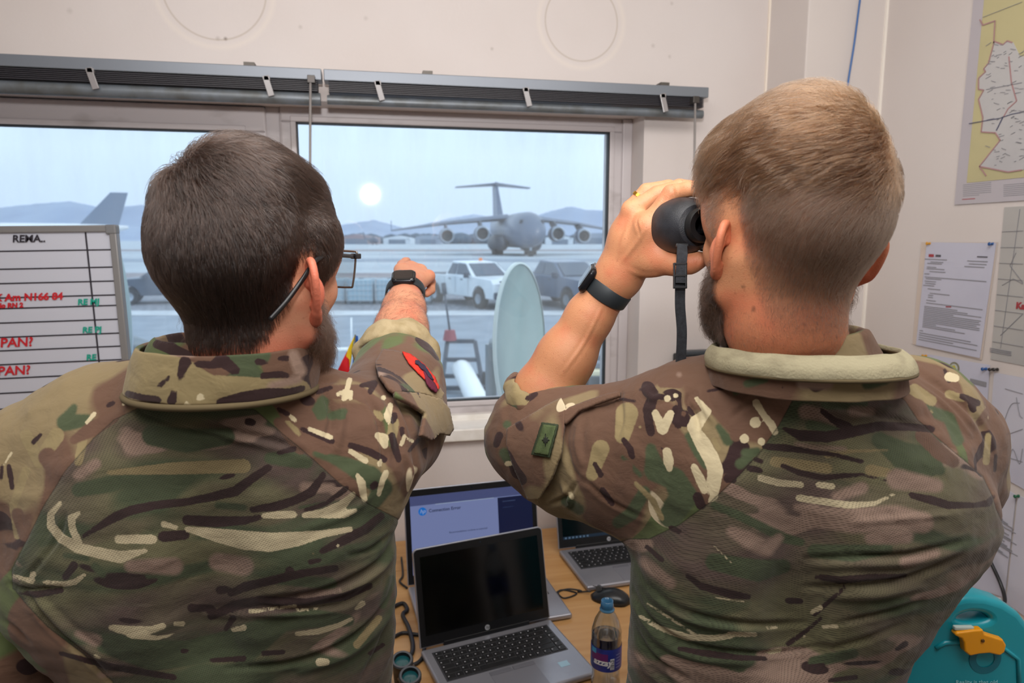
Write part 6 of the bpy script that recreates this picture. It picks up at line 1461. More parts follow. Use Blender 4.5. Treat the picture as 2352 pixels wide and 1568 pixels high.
AL = dict(
 cream=[[(138,1155,5),(116,1181,8),(117,1207,10),(141,1236,11),(179,1258,12),(238,1272,13),(277,1279,14),(335,1264,4)], [(183,1177,4),(164,1190,9),(166,1215,8),(179,1241,9)], [(272,1238,10),(350,1238,11)], [(30,1322,4),(75,1335,6)], [(76,1319,8)], [(103,1337,5),(149,1341,6),(172,1336,7),(194,1320,4)],
   [(256,1441,7),(300,1449,12),(345,1447,9),(375,1437,7)], [(300,1458,8),(360,1465,5),(403,1456,2)], [(402,1432,5),(420,1432,6)], [(219,1507,5),(230,1508,4)], [(199,970,4),(217,950,5)], [(8,1070,2),(26,1040,3)], [(284,928,4),(291,918,4)],
   [(376,1203,7),(406,1212,5)], [(430,1215,6),(500,1229,16),(560,1240,22),(620,1245,22),(680,1238,17),(740,1226,9),(805,1215,6)], [(605,1184,6),(640,1182,9),(675,1181,8)], [(698,1183,6),(745,1178,11),(785,1160,11),(812,1135,6)], [(745,1184,6),(790,1182,8),(816,1172,5)], [(776,1253,4)],
   [(575,1404,6),(620,1398,4),(680,1391,3)], [(682,1402,4),(730,1397,3)], [(682,1455,5),(730,1450,7),(780,1435,6),(807,1421,4)], [(535,1446,5),(560,1441,7)], [(818,1397,4),(833,1386,7)],
   [(711,985,5),(760,1004,6)], [(668,956,5),(677,965,5)], [(805,1036,6),(840,1058,7)], [(881,913,6)], [(897,930,6),(890,955,9),(893,972,4)], [(868,1000,8),(880,1008,13),(884,1022,8)], [(820,1090,4),(830,1108,10),(835,1135,8),(838,1148,6)], [(887,1085,7),(878,1105,7),(870,1135,5)],
   [(922,1020,5),(930,1000,4)], [(938,1008,3),(947,1013,4)], [(871,1066,6),(875,1058,4)], [(790,915,6),(797,895,6),(803,872,6)], [(776,905,5),(790,898,4)], [(805,915,5),(806,900,5)], [(735,1520,10),(750,1520,8)]],
 dark=[[(617,1073,8),(580,1098,10),(540,1128,12),(490,1140,10),(430,1152,9),(355,1160,10),(300,1172,11),(262,1188,11),(190,1232,4)], [(743,1090,7),(715,1130,11),(680,1148,10),(633,1163,11),(580,1170,7)], [(795,1122,7),(750,1155,5),(703,1172,6)], [(430,1194,12),(500,1198,13),(560,1195,10),(600,1188,5)],
   [(375,1232,13),(425,1228,11)], [(875,1185,9),(840,1215,11),(790,1240,11),(740,1265,7)], [(712,1290,6),(735,1286,5)], [(770,1305,8),(700,1315,9),(670,1322,10),(600,1338,10),(560,1348,11),(530,1362,8)], [(665,1310,10)], [(505,1355,10),(520,1353,8)],
   [(850,1345,7),(790,1370,9),(700,1383,9),(600,1378,11),(540,1390,12),(485,1415,9)], [(440,1396,10),(485,1396,8)], [(535,1420,8),(518,1445,5)], [(605,1500,6),(650,1497,6)], [(485,1516,5),(560,1512,7)], [(170,1298,10),(150,1325,8)], [(45,1360,4),(85,1365,8),(140,1355,7)],
   [(93,998,4),(77,1015,6)], [(20,1070,5),(24,1090,7),(28,1120,5)], [(5,1070,4),(2,1100,4)], [(693,985,5),(762,1013,7)], [(805,1022,7),(850,1038,9),(882,1055,8)], [(905,955,9),(902,965,8)], [(900,1000,8),(908,1030,9),(915,1055,7)], [(923,985,6),(924,1000,5)], [(857,1117,8),(862,1112,8)], [(640,1040,5),(675,1030,7)],
   [(527,1226,3),(570,1228,3),(612,1221,3)], [(780,1210,2)], [(640,940,5),(660,950,6)], [(570,968,9),(580,970,8)], [(420,1495,6),(430,1494,5)], [(830,885,5),(860,880,8),(850,900,6)], [(730,900,6),(760,890,5)], [(940,1035,4),(960,1010,5)], [(850,1500,5),(880,1480,5)], [(260,925,5),(250,930,6)], [(140,1500,5),(250,1530,8),(400,1555,7)]],
 green=[[(350,1000,24),(430,1012,28),(520,1003,20)], [(180,1125,16),(250,1112,20),(330,1098,10)], [(620,1052,14),(680,1055,20),(705,1062,14)], [(240,1480,20),(350,1505,36),(430,1500,30),(520,1480,32),(600,1450,28)], [(560,1505,24),(650,1430,20),(720,1420,22),(800,1425,14)], [(735,945,20),(742,922,14)], [(760,955,10),(790,948,11),(785,970,6)],
   [(725,1042,7),(760,1052,10),(800,1068,18),(850,1095,26),(880,1120,22),(860,1150,18)], [(780,1150,4),(690,1165,4)], [(170,935,8),(150,970,20),(200,965,14)], [(500,1160,8),(560,1165,8)], [(95,1245,10),(130,1240,8)], [(150,1275,6),(200,1282,7)], [(218,1300,9),(236,1318,9)], [(340,1320,8),(430,1315,12),(480,1300,12)], [(900,1330,10),(880,1390,9)], [(640,1330,12),(760,1340,14)], [(800,1265,14),(870,1250,10)]],
 tan=[[(660,975,10),(690,1000,8),(672,1012,8)], [(705,970,3),(690,985,4)], [(905,970,12),(900,1000,12)], [(865,945,8),(875,960,7)], [(130,1000,18),(90,1060,14),(60,1000,14)], [(60,1080,10),(30,1160,9),(40,1230,8)], [(180,1060,10),(190,1010,10)], [(720,1270,3)], [(870,1420,8),(820,1480,9)], [(250,1085,5),(400,1075,14),(560,1070,16)], [(860,1110,3)], [(690,1230,3)]],
 pink=[[(400,1300,20),(300,1300,14)], [(180,1090,12),(220,1065,12)], [(220,1470,14),(180,1455,8)], [(700,1120,12),(760,1120,10)], [(560,1300,22),(500,1290,20)], [(690,1370,5),(780,1355,4)], [(230,1550,6),(300,1545,4)]],
 brown=[[(650,930,3)], [(760,900,16),(820,900,18),(870,930,14)], [(700,960,24),(720,1000,24),(800,985,24),(850,990,20)], [(640,970,12),(690,1030,14)], [(900,1060,14),(930,1020,10)], [(110,1050,22),(130,1080,20),(115,1110,12)], [(820,960,26),(840,1000,24)], [(700,1010,16),(750,1030,14)], [(170,1010,10),(210,985,18),(260,960,12)], [(40,1180,14),(55,1230,12)], [(5,1260,12),(15,1300,9)]])
def attrs_for(AD, panel):
    def f(V, F):
        x, y, d = proj(V); fr = facing(V, F); o = {k: strokes(x, y, fr, v) for k, v in AD.items()}
        for k in ('cream', 'dark', 'green', 'tan', 'pink', 'brown'): o.setdefault(k, np.full(len(V), -60.))
        o['panel'] = np.where(fr, np.clip(poly_field(x, y, panel), -60, 60), 60.) if panel else np.full(len(V), -60.)
        return o
    return f
at_ = attrs_for(AL, panelL)(V, F)
V = V - vnormals(V, F)*(np.exp(-(at_['panel']/2.6)**2)*.0012)[:, None]
shirtL = npmesh('shirt', V, F, camoL, pL, at_)

# collar of the left man: stands up round the neck
def collar(name, m, parent, cb, ct, rb, rtp, a0, a1, th, flare, AD, Mh, roll=0, nseg=90, dip=0.0, tilt=(0, 0), panel=None):
    """sheet between two ellipses, from angle a0 to a1 (0 = back of neck, degrees, + to the right)"""
    A = np.radians(np.linspace(a0, a1, nseg)); H = 15; G_ = np.zeros((nseg, H, 3))
    for j in range(H):
        t = j/(H-1.); c = cb*(1-t)+ct*t; rx = rb[0]*(1-t)+rtp[0]*t + flare*math.sin(math.pi*t); ry = rb[1]*(1-t)+rtp[1]*t+flare*math.sin(math.pi*t)
        for i, a in enumerate(A):
            zz = -dip*(1-math.cos(a))*(1-t*.3)
            G_[i, j] = c + Mh[:, 0]*rx*math.sin(a) - Mh[:, 1]*ry*math.cos(a) + np.array((0, 0, zz))
    V = G_.reshape(-1, 3); V = V + vnoise(V, 22, 9, 2)[:, None]*np.array((.0016, .0016, .0012))
    F = np.array([(i*H+j, (i+1)*H+j, (i+1)*H+j+1, i*H+j+1) for i in range(nseg-1) for j in range(H-1)])
    o = npmesh(name, V, F, m, parent, attrs_for(AD, panel)(V, F) if AD is not None else None)
    md = o.modifiers.new('thickness', 'SOLIDIFY'); md.thickness = th; md.offset = 0
    md = o.modifiers.new('bevel', 'BEVEL'); md.width = th*.35; md.segments = 2; md.limit_method = 'ANGLE'
    md = o.modifiers.new('subdivision', 'SUBSURF'); md.levels = md.render_levels = 1
    return o
AC = dict(
 dark=[[(428,830,13),(420,855,9),(419,875,5)], [(455,835,8),(490,838,9),(510,826,16),(540,850,11)], [(590,830,8),(608,832,6)], [(640,823,6),(655,822,7)], [(600,862,7),(640,858,8),(660,862,5)], [(510,925,14),(560,915,18),(610,905,16),(660,900,10),(690,890,7)], [(394,865,4),(372,885,6)], [(403,900,7),(398,920,11)], [(300,905,8),(330,912,8),(365,918,10)]],
 cream=[[(463,911,10)], [(433,929,9)]],
 pink=[[(400,808,7),(440,808,12)], [(670,815,12),(685,850,14)], [(620,885,9),(680,870,10)], [(330,800,4)]],
 green=[[(470,800,8),(520,806,20),(560,815,26),(600,815,20)], [(560,850,28),(590,875,22),(640,880,12)], [(530,870,12)], [(368,900,9),(375,890,7)]],
 tan=[[(300,860,60),(350,860,60),(420,880,55),(480,900,40),(680,900,30)]], brown=[])
ca, sa = math.cos(math.radians(12)), math.sin(math.radians(12)); MC = np.stack([rt*ca-fw*sa, fw*ca+rt*sa, (0, 0, 1.)], 1)
colL = collar('collar', camoL, shirtL, P(516, 884, .742), P(534, 784, .736), (.096, .093), (.090, .088), -150, 140, .005, .002, AC, MC, dip=.002)
s = MB(); A = np.radians(np.linspace(-150, 140, 80)); cc = P(516, 889, .742)
s.tube([cc+MC[:, 0]*.0975*math.sin(a)-MC[:, 1]*.0945*math.cos(a)+np.array((0, 0, -.002*(1-math.cos(a)))) for a in A], .0035, 8)
khk = noisy(mat('khaki_cloth', h('a79674'), .85), h('94835f'), 60, bump=.3)
khd = mat('seam_piping', h('5f5238'), .9); s.build('collar_seam', khd, colL, smooth=True)

# rolled cuff, pocket flap and sleeve patches
def cuff(name, m, parent, c, ax, R0, r0, seed, squash=1.0, AD=None, up=(0, 0, 1)):
    M = frame(ax, up); n1, n2 = 96, 22; G_ = []
    for i in range(n1):
        a = 2*math.pi*i/n1; wv = math.sin(a*3+seed)*.12+math.sin(a*7+seed*2)*.10+math.sin(a*13+seed)*.06
        for j in range(n2):
            b = 2*math.pi*j/n2; rr = r0*(1+wv+.12*math.sin(b*3+a*5))
            G_.append(c+M[:, 0]*math.cos(a)*(R0+rr*math.cos(b)*.65)+M[:, 1]*math.sin(a)*(R0+rr*math.cos(b)*.65)*squash+M[:, 2]*(rr*1.5*math.sin(b)+.004*math.sin(a*2+seed)))
    V = np.array(G_); F = np.array([(i*n2+j, ((i+1) % n1)*n2+j, ((i+1) % n1)*n2+(j+1) % n2, i*n2+(j+1) % n2) for i in range(n1) for j in range(n2)])
    V = V+vnoise(V, 55, seed, 3)[:, None]*.0022
    return npmesh(name, V, F[:, ::-1], m, parent, attrs_for(AD, None)(V, F) if AD is not None else None)
cuff('rolled_cuff', khk, shirtL, P(911, 822, 1.082), P(928, 710, 1.185)-P(912, 880, 1.03), .0605, .0130, 3)
ADf = dict(dark=[[(870,850,6),(900,856,7),(935,880,6)], [(880,905,5),(925,920,5)], [(960,905,6),(975,925,5)], [(900,825,8),(870,832,6)]], green=[[(830,850,12),(880,880,10)], [(920,860,14),(960,890,16),(900,900,10)]], cream=[[(945,868,3),(975,872,3)], [(990,895,4),(1010,908,5)]], tan=[[(900,840,12),(990,900,10)]], pink=[[(860,865,10),(890,850,8)]])
drape('pocket_flap', shL, [(880, 803), (915, 808), (960, 835), (995, 870), (1019, 905), (1012, 918), (975, 906), (930, 900), (905, 903), (893, 895), (870, 862), (862, 835)], camoL, shirtL, .008, .0035, 3, .0012, attrs_for(ADf, None))
drape('pocket', shL, [(905, 902), (960, 905), (1012, 918), (1030, 940), (1040, 985), (1030, 1000), (1008, 995), (990, 1012), (965, 1000), (975, 950), (935, 925), (908, 912)], camoL, shirtL, .010, .005, 3, .0025, attrs_for(ADf, None))
redc = noisy(mat('patch_red', h('d6301c'), .8), h('c02616'), 120, bump=.4); navy = mat('patch_navy', h('2c2038'), .85); mar = mat('patch_maroon', h('5c1430'), .85)
rp = drape('red_patch', shL, [(924, 808), (945, 815), (975, 838), (1000, 868), (1010, 893), (1003, 897), (985, 880), (960, 856), (938, 832)], redc, shirtL, .0125, .002, 3)
drape('patch_emblem', shL, [(955, 827), (962, 828), (968, 835), (975, 838), (983, 850), (990, 860), (997, 874), (992, 872), (983, 862), (976, 852), (967, 846), (962, 838), (954, 834)], navy, rp, .0150, .001, 2)
drape('second_patch', shL, [(972, 850), (985, 863), (998, 880), (1006, 897), (1002, 902), (990, 893), (980, 880)], mar, shirtL, .0135, .002, 3)

# =============================================== man on the right (fair hair, looking through binoculars)
pR = thing('person', (OR_[0], OR_[1], 0), 'fair-haired bearded man in camouflage seen from behind, holding binoculars to his eyes', 'person')
hsR = head_sdf(MR, OR_, SR_, neckR, 1.04, -.072, .058)
Wp = P(1424, 628, .925)
K2, K3, K4, K5 = P(1490, 520, .865), P(1452, 484, .885), P(1449, 480, .914), P(1458, 530, .935)
def armR():
    S = Sdf()
    S.chain([(P(1560, 1000, .82), .055), (P(1222, 1005, .985), .048), (P(1252, 905, .975), .0440), (P(1300, 820, .965), .0385), (P(1355, 725, .950), .0300), (P(1400, 662, .935), .0245)], .02)
    S.cone(P(1400, 662, .935), Wp, .0245, .0235, .02)
    S.cone(Wp, K2, .0235, .0150, .02); S.cone(Wp, K3, .0235, .0140, .02); S.cone(Wp, K4, .0225, .013, .02); S.cone(Wp, K5, .021, .012, .02)
    for k_, r in ((K2, .0148), (K3, .0140)): S.ball(k_, r, .004)
    S.cone(P(1440, 545, .905), P(1475, 560, .89), .020, .018, .02)
    S.chain([(K2, .0130), (P(1541, 443, .848), .0103), (P(1580, 434, .835), .0092), (P(1611, 438, .824), .0080)], .003)
    S.chain([(K3, .0125), (P(1508, 446, .878), .0102), (P(1560, 428, .868), .0092), (P(1598, 430, .86), .0082)], .003)
    S.chain([(K4, .0115), (P(1484, 438, .908), .0098), (P(1535, 428, .902), .0088), (P(1575, 434, .896), .0078)], .002)
    S.chain([(K5, .0105), (P(1500, 478, .935), .0090), (P(1560, 468, .925), .0080)], .002)
    S.chain([(P(1438, 604, .918), .0235), (P(1500, 598, .882), .0190), (P(1548, 604, .858), .0135), (P(1585, 603, .842), .0118), (P(1608, 597, .833), .0098)], .012)
    S.cone(K2, P(1515, 585, .872), .0125, .0135, .018)
    S.ell(P(1613, 433, .8175), (.0055, .002, .006), .001)
    return S
saR = armR()
V1, F1 = hsR.mesh(.0028); V1 = relax(V1, F1, 2)
V2, F2 = ears(MR, OR_, SR_, .60, .84).mesh(.0013); V2 = relax(V2, F2, 2, .4)
V3, F3 = saR.mesh(.0018); V3 = relax(V3, F3, 2, .4)
# tendons and veins on the back of the hand and forearm
V3 = folds(V3, F3, [(5, .0012, [(1430, 600), (1460, 560), (1482, 525)]), (5, .001, [(1420, 590), (1435, 540), (1450, 495)]), (4, .0010, [(1290, 860), (1340, 790), (1385, 700)]), (3, -.001, [(1470, 540), (1462, 510), (1470, 495)]), (4, -.0012, [(1505, 500), (1520, 470), (1528, 455)]), (3, -.001, [(1600, 585), (1604, 597), (1600, 608)]), (4, -.001, [(1545, 432), (1548, 445), (1545, 455)]), (5, .001, [(1445, 620), (1480, 635), (1520, 632)])])
# the hidden right arm, holding the other barrel
S4 = Sdf(); e2, w2_ = P(2120, 1120, 1.02), P(1770, 690, .97)
S4.chain([(e2, .046), (P(1900, 850, 1.0), .036), (w2_, .026)], .02)
bR = OR_+MR@(np.array((.034, .155, .018))*SR_)
for i in range(4):
    k_ = bR+np.array((0, 0, .036))+MR[:, 0]*.032+MR[:, 1]*(.03-.022*i)-np.array((0, 0, .01*i)); t_ = bR+np.array((0, 0, .040))+MR[:, 0]*.004+MR[:, 1]*(.03-.02*i)
    S4.cone(w2_, k_, .024, .012, .015); S4.cone(k_, t_, .0105, .0085, .002)
S4.chain([(w2_, .02), (bR+MR[:, 0]*.035-np.array((0, 0, .02)), .012), (bR-np.array((0, 0, .042)), .010)], .01)
V4, F4 = S4.mesh(.0028); V4 = relax(V4, F4, 2, .4)
S5 = Sdf(); S5.chain([(P(1822, 840, .785), .050), (P(1840, 960, .80), .050), (P(1870, 1080, .80), .080), (P(1830, 1300, .83), .085), (P(1740, 1700, .90), .080)], .04)
S5.chain([(P(1560, 1000, .83), .05), (P(1840, 985, .79), .055), (P(2120, 1000, .83), .045), (P(2160, 1080, .88), .042), (e2, .040)], .03)
V5, F5 = S5.mesh(.007); V5 = relax(V5, F5, 1)
V, F = join([(V1, F1), (V2, F2), (V3, F3), (V4, F4), (V5, F5)])
L = loc(V, MR, OR_, SR_); a_ = az(L); isH = np.zeros(len(V)); isH[:len(V1)] = 1; isE = np.zeros(len(V)); isE[len(V1):len(V1)+len(V2)] = 1
low = hair_low(a_, 'R'); fade = np.clip((L[:, 2]-low)/.075, 0, 1)**.8
hairA = fade*isH; brd = beard_mask(L)*isH
spots = np.zeros(len(V)); xx, yy, dd = proj(V)
for px, py, r in ((1706, 658, 3.5), (1731, 709, 4), (1846, 746, 3), (1735, 780, 2.5), (1922, 775, 2.5), (1818, 620, 3)): spots = np.maximum(spots, np.clip(r+1-np.hypot(xx-px, yy-py), 0, 1)*(dd < .9))
redA = isE*.6 + isH*np.clip((-.03-L[:, 2])/.06, 0, .35)
bodyR = npmesh('body', V, F, skinR, pR, {'hair': np.clip(hairA*.9, 0, 1), 'beard': np.clip(brd*.9+spots*.5, 0, 1), 'red': redA})
rg = np.random.RandomState(9)
hmT = hairmat('fair_brown_hair', (.052, .025, .0115), .25); hmS = hairmat('short_side_hair', (.060, .038, .025), .4); hmB2 = hairmat('dark_beard_hair', (.014, .008, .005), .4)
wr = OR_+MR@(np.array((.040, -.072, .098))*SR_)
def flowR(Q):
    l_ = loc(Q, MR, OR_, SR_); r = Q-wr; rn = np.linalg.norm(r, axis=1, keepdims=True); r = r/(rn+1e-6); D, g = hsR.grad(Q)
    sw_ = np.cross(g, r); near = np.exp(-(rn/.05)**2)
    down = np.clip((.060-l_[:, 2])/.06, 0, 1)[:, None]; top = np.clip((l_[:, 2]-.065)/.03, 0, 1)[:, None]
    return r+sw_*near*.9+down*dn*1.5 + (-MR[:, 0]*1.3+MR[:, 1]*.5+dn*.1)*top*(1-near) - MR[:, 0]*.5*(1-top)*np.clip((l_[:, 2])/.05, 0, 1)[:, None]
w_ = isH[:len(V1)]*np.clip((L[:len(V1), 2]-low[:len(V1)])/.02, 0, 1)
roots = sample(V1, F1, w_, 60000, rg); l_ = loc(roots, MR, OR_, SR_); lz = hair_low(az(l_), 'R'); hg = np.clip((l_[:, 2]-lz)/.12, 0, 1)
backness = np.clip((-.02-l_[:, 1])/.05, 0, 1)
ln = (.0022+.015*hg**1.6)*(.7+.6*rg.rand(len(roots)))
st = grow(hsR, roots, flowR, ln, .0008+.004*hg, 5, rg, .3, jit=.18)
strands('hair_sides', st, .00006+.00003*rg.rand(len(roots)), .00003, hmS, pR)
wt = isH[:len(V1)]*np.clip((L[:len(V1), 2]-.045)/.045, 0, 1)**1.5
roots = sample(V1, F1, wt, 32000, rg); l_ = loc(roots, MR, OR_, SR_); up_ = np.clip((l_[:, 2]-.050)/.065, 0, 1)
rw = np.linalg.norm(roots-wr, axis=1); nearw = np.clip((rw-.005)/.045, 0, 1)
ln = (.014+.038*up_)*(.7+.45*rg.rand(len(roots)))*(.45+.55*nearw); ht = (.003+.026*up_)*(.35+.65*nearw)
st = grow(hsR, roots, flowR, ln, ht, 9, rg, .45, jit=.10)
strands('hair_top', st, .00016+.00008*rg.rand(len(roots)), .00006, hmT, pR)
roots = sample(V1, F1, brd[:len(V1)], 14000, rg)
st = grow(hsR, roots, flowB(MR), .008+.008*rg.rand(len(roots)), .005+.006*rg.rand(len(roots)), 5, rg, .5, jit=.45)
strands('beard', st, np.full(len(roots), .0001), .00004, hmB2, pR)
wn = isH[:len(V1)]*np.clip((-.045-L[:len(V1), 2])/.02, 0, 1)*np.clip((L[:len(V1), 2]+.115)/.02, 0, 1)*(L[:len(V1), 1] < .0)
roots = sample(V1, F1, wn, 3500, rg)
st = grow(hsR, roots, lambda Q: dn*.9-MR[:, 0]*.3*np.sign(loc(Q, MR, OR_, SR_)[:, :1]), .002+.004*rg.rand(3500), np.full(3500, .0008), 5, rg, .4, jit=.3)
strands('neck_hair', st, np.full(3500, .00005), .00003, hmS, pR)

def mk_shirtR():
    S = Sdf(); M = np.stack([rt, fw, (0, 0, 1.)], 1); S.at(M, np.zeros(3))
    def w(px, py, d): return M.T@P(px, py, d)
    rows = []
    for y_, l_, r_, d_, ry in ((930, 1680, 2040, .775, .060), (1000, 1590, 2200, .785, .095), (1100, 1530, 2265, .79, .115), (1180, 1495, 2275, .80, .122), (1240, 1458, 2250, .81, .123), (1300, 1448, 2205, .82, .122), (1370, 1442, 2145, .83, .120), (1440, 1441, 2095, .84, .118), (1500, 1438, 2065, .85, .116), (1568, 1437, 2038, .86, .115), (1700, 1432, 2010, .90, .118), (1900, 1425, 2010, .97, .125)):
        rows.append((P((l_+r_)/2, y_, d_), (r_-l_)/2*d_/FPX*.985, ry))
    S.stack(rows, 0, .03)
    S.at(np.eye(3), np.zeros(3))
    S.cone(P(1835, 925, .770), P(1610, 985, .82), .076, .080, .06); S.cone(P(1850, 920, .770), P(2080, 965, .82), .074, .070, .05)
    S.chain([(P(2095, 965, .82), .070), (P(2150, 1015, .84), .067), (P(2165, 1090, .88), .064), (P(2120, 1130, 1.0), .056)], .03)
    S.chain([(P(1600, 1010, .82), .086), (P(1450, 1045, .88), .085), (P(1320, 1030, .94), .078), (P(1232, 1005, .985), .066), (P(1240, 960, .985), .057)], .04)
    S.cone(P(1560, 1110, .83), P(1430, 1110, .88), .062, .055, .04); S.cone(P(1560, 1090, .82), P(1530, 1190, .84), .05, .035, .04)
    S.cone(P(1245, 1090, .95), P(1290, 1110, .93), .028, .036, .03)
    S.cone(P(1700, 1080, .765), P(1680, 1230, .785), .055, .05, .05); S.cone(P(2020, 1070, .765), P(2050, 1190, .785), .055, .05, .05)
    S.cone(P(1860, 1100, .652), P(1830, 1500, .71), .026, .03, .04, 's')
    S.cone(P(1836, 840, .752), P(1836, 920, .768), .078, .084, .02)
    S.cone(P(1824, 600, .745), P(1828, 735, .748), .066, .066, .008, 's')
    S.chain([(P(2140, 1130, 1.0), .054), (P(2010, 985, 1.01), .046), (P(1950, 905, 1.0), .042)], .02)
    return S
shR = mk_shirtR()
V, F = shR.mesh(.0033, lo=(-9, -9, .86)); V = relax(V, F, 2)
N_ = vnormals(V, F); V = V+N_*(vnoise(V*np.array((1, 1, 1.6)), 16, 12, 2)*.0022+vnoise(V, 40, 15, 2)*.0009)[:, None]
V = folds(V, F, [
    (7, -.0045, [(1455, 1255), (1480, 1330), (1560, 1400), (1700, 1432), (1850, 1430)]), (9, .0040, [(1465, 1290), (1510, 1370), (1600, 1425), (1740, 1448)]),
    (6, -.0045, [(1445, 1330), (1490, 1420), (1590, 1480), (1760, 1500), (1900, 1480)]), (8, .004, [(1450, 1380), (1510, 1465), (1600, 1510), (1750, 1525)]),
    (6, -.0045, [(1450, 1430), (1500, 1510), (1580, 1560)]), (8, .004, [(1445, 1470), (1490, 1540), (1550, 1590)]),
    (6, -.0045, [(1850, 1282), (1960, 1276), (2080, 1272), (2220, 1240)]), (8, .0035, [(1860, 1300), (1980, 1297), (2100, 1290), (2200, 1265)]),
    (7, -.0050, [(1850, 1348), (2000, 1342), (2100, 1322), (2210, 1275)]), (8, .004, [(1900, 1372), (2020, 1365), (2120, 1345)]), (6, -.004, [(1920, 1432), (2040, 1405), (2120, 1380)]), (7, -.003, [(1860, 1500), (1980, 1470), (2080, 1430)]),
    (6, -.005, [(1588, 900), (1580, 925), (1600, 960), (1605, 1000)]), (8, .005, [(1610, 895), (1615, 930), (1640, 970)]), (6, -.004, [(1540, 895), (1560, 920), (1555, 960)]), (7, .003, [(1480, 895), (1500, 915), (1530, 905)]), (5, -.003, [(1425, 900), (1428, 960), (1420, 1000)]),
    (5, -.0035, [(1430, 905), (1390, 925), (1350, 930), (1310, 960)]), (6, -.004, [(1310, 960), (1300, 1010), (1310, 1070), (1340, 1110)]), (7, .0035, [(1330, 965), (1325, 1020), (1335, 1070)]), (5, -.004, [(1325, 1110), (1300, 1140), (1260, 1160)]),
    (5, .004, [(1290, 1110), (1310, 1150), (1300, 1165)]), (5, -.003, [(1340, 1100), (1400, 1150), (1480, 1190)]), (6, -.003, [(1680, 960), (1720, 925), (1780, 905)]), (7, -.0025, [(1900, 930), (1990, 945), (2090, 975), (2150, 990)]),
    (6, .002, [(1960, 1200), (2080, 1190), (2200, 1180)]), (6, -.003, [(2100, 850), (2180, 905), (2240, 960), (2280, 1040)]), (5, .002, [(2090, 870), (2170, 930), (2230, 1000)]), (5, -.0035, [(1760, 880), (1720, 890), (1660, 885)])])
panelR = [(1838, 895), (1900, 903), (1990, 900), (2045, 892), (2080, 920), (2110, 965), (2160, 1010), (2215, 1055), (2260, 1095), (2282, 1140), (2290, 1170), (2400, 1400), (2400, 2600), (1300, 2600), (1380, 1260), (1445, 1238), (1490, 1238), (1560, 1205), (1630, 1155), (1700, 1090), (1745, 1040), (1790, 975), (1820, 920)]
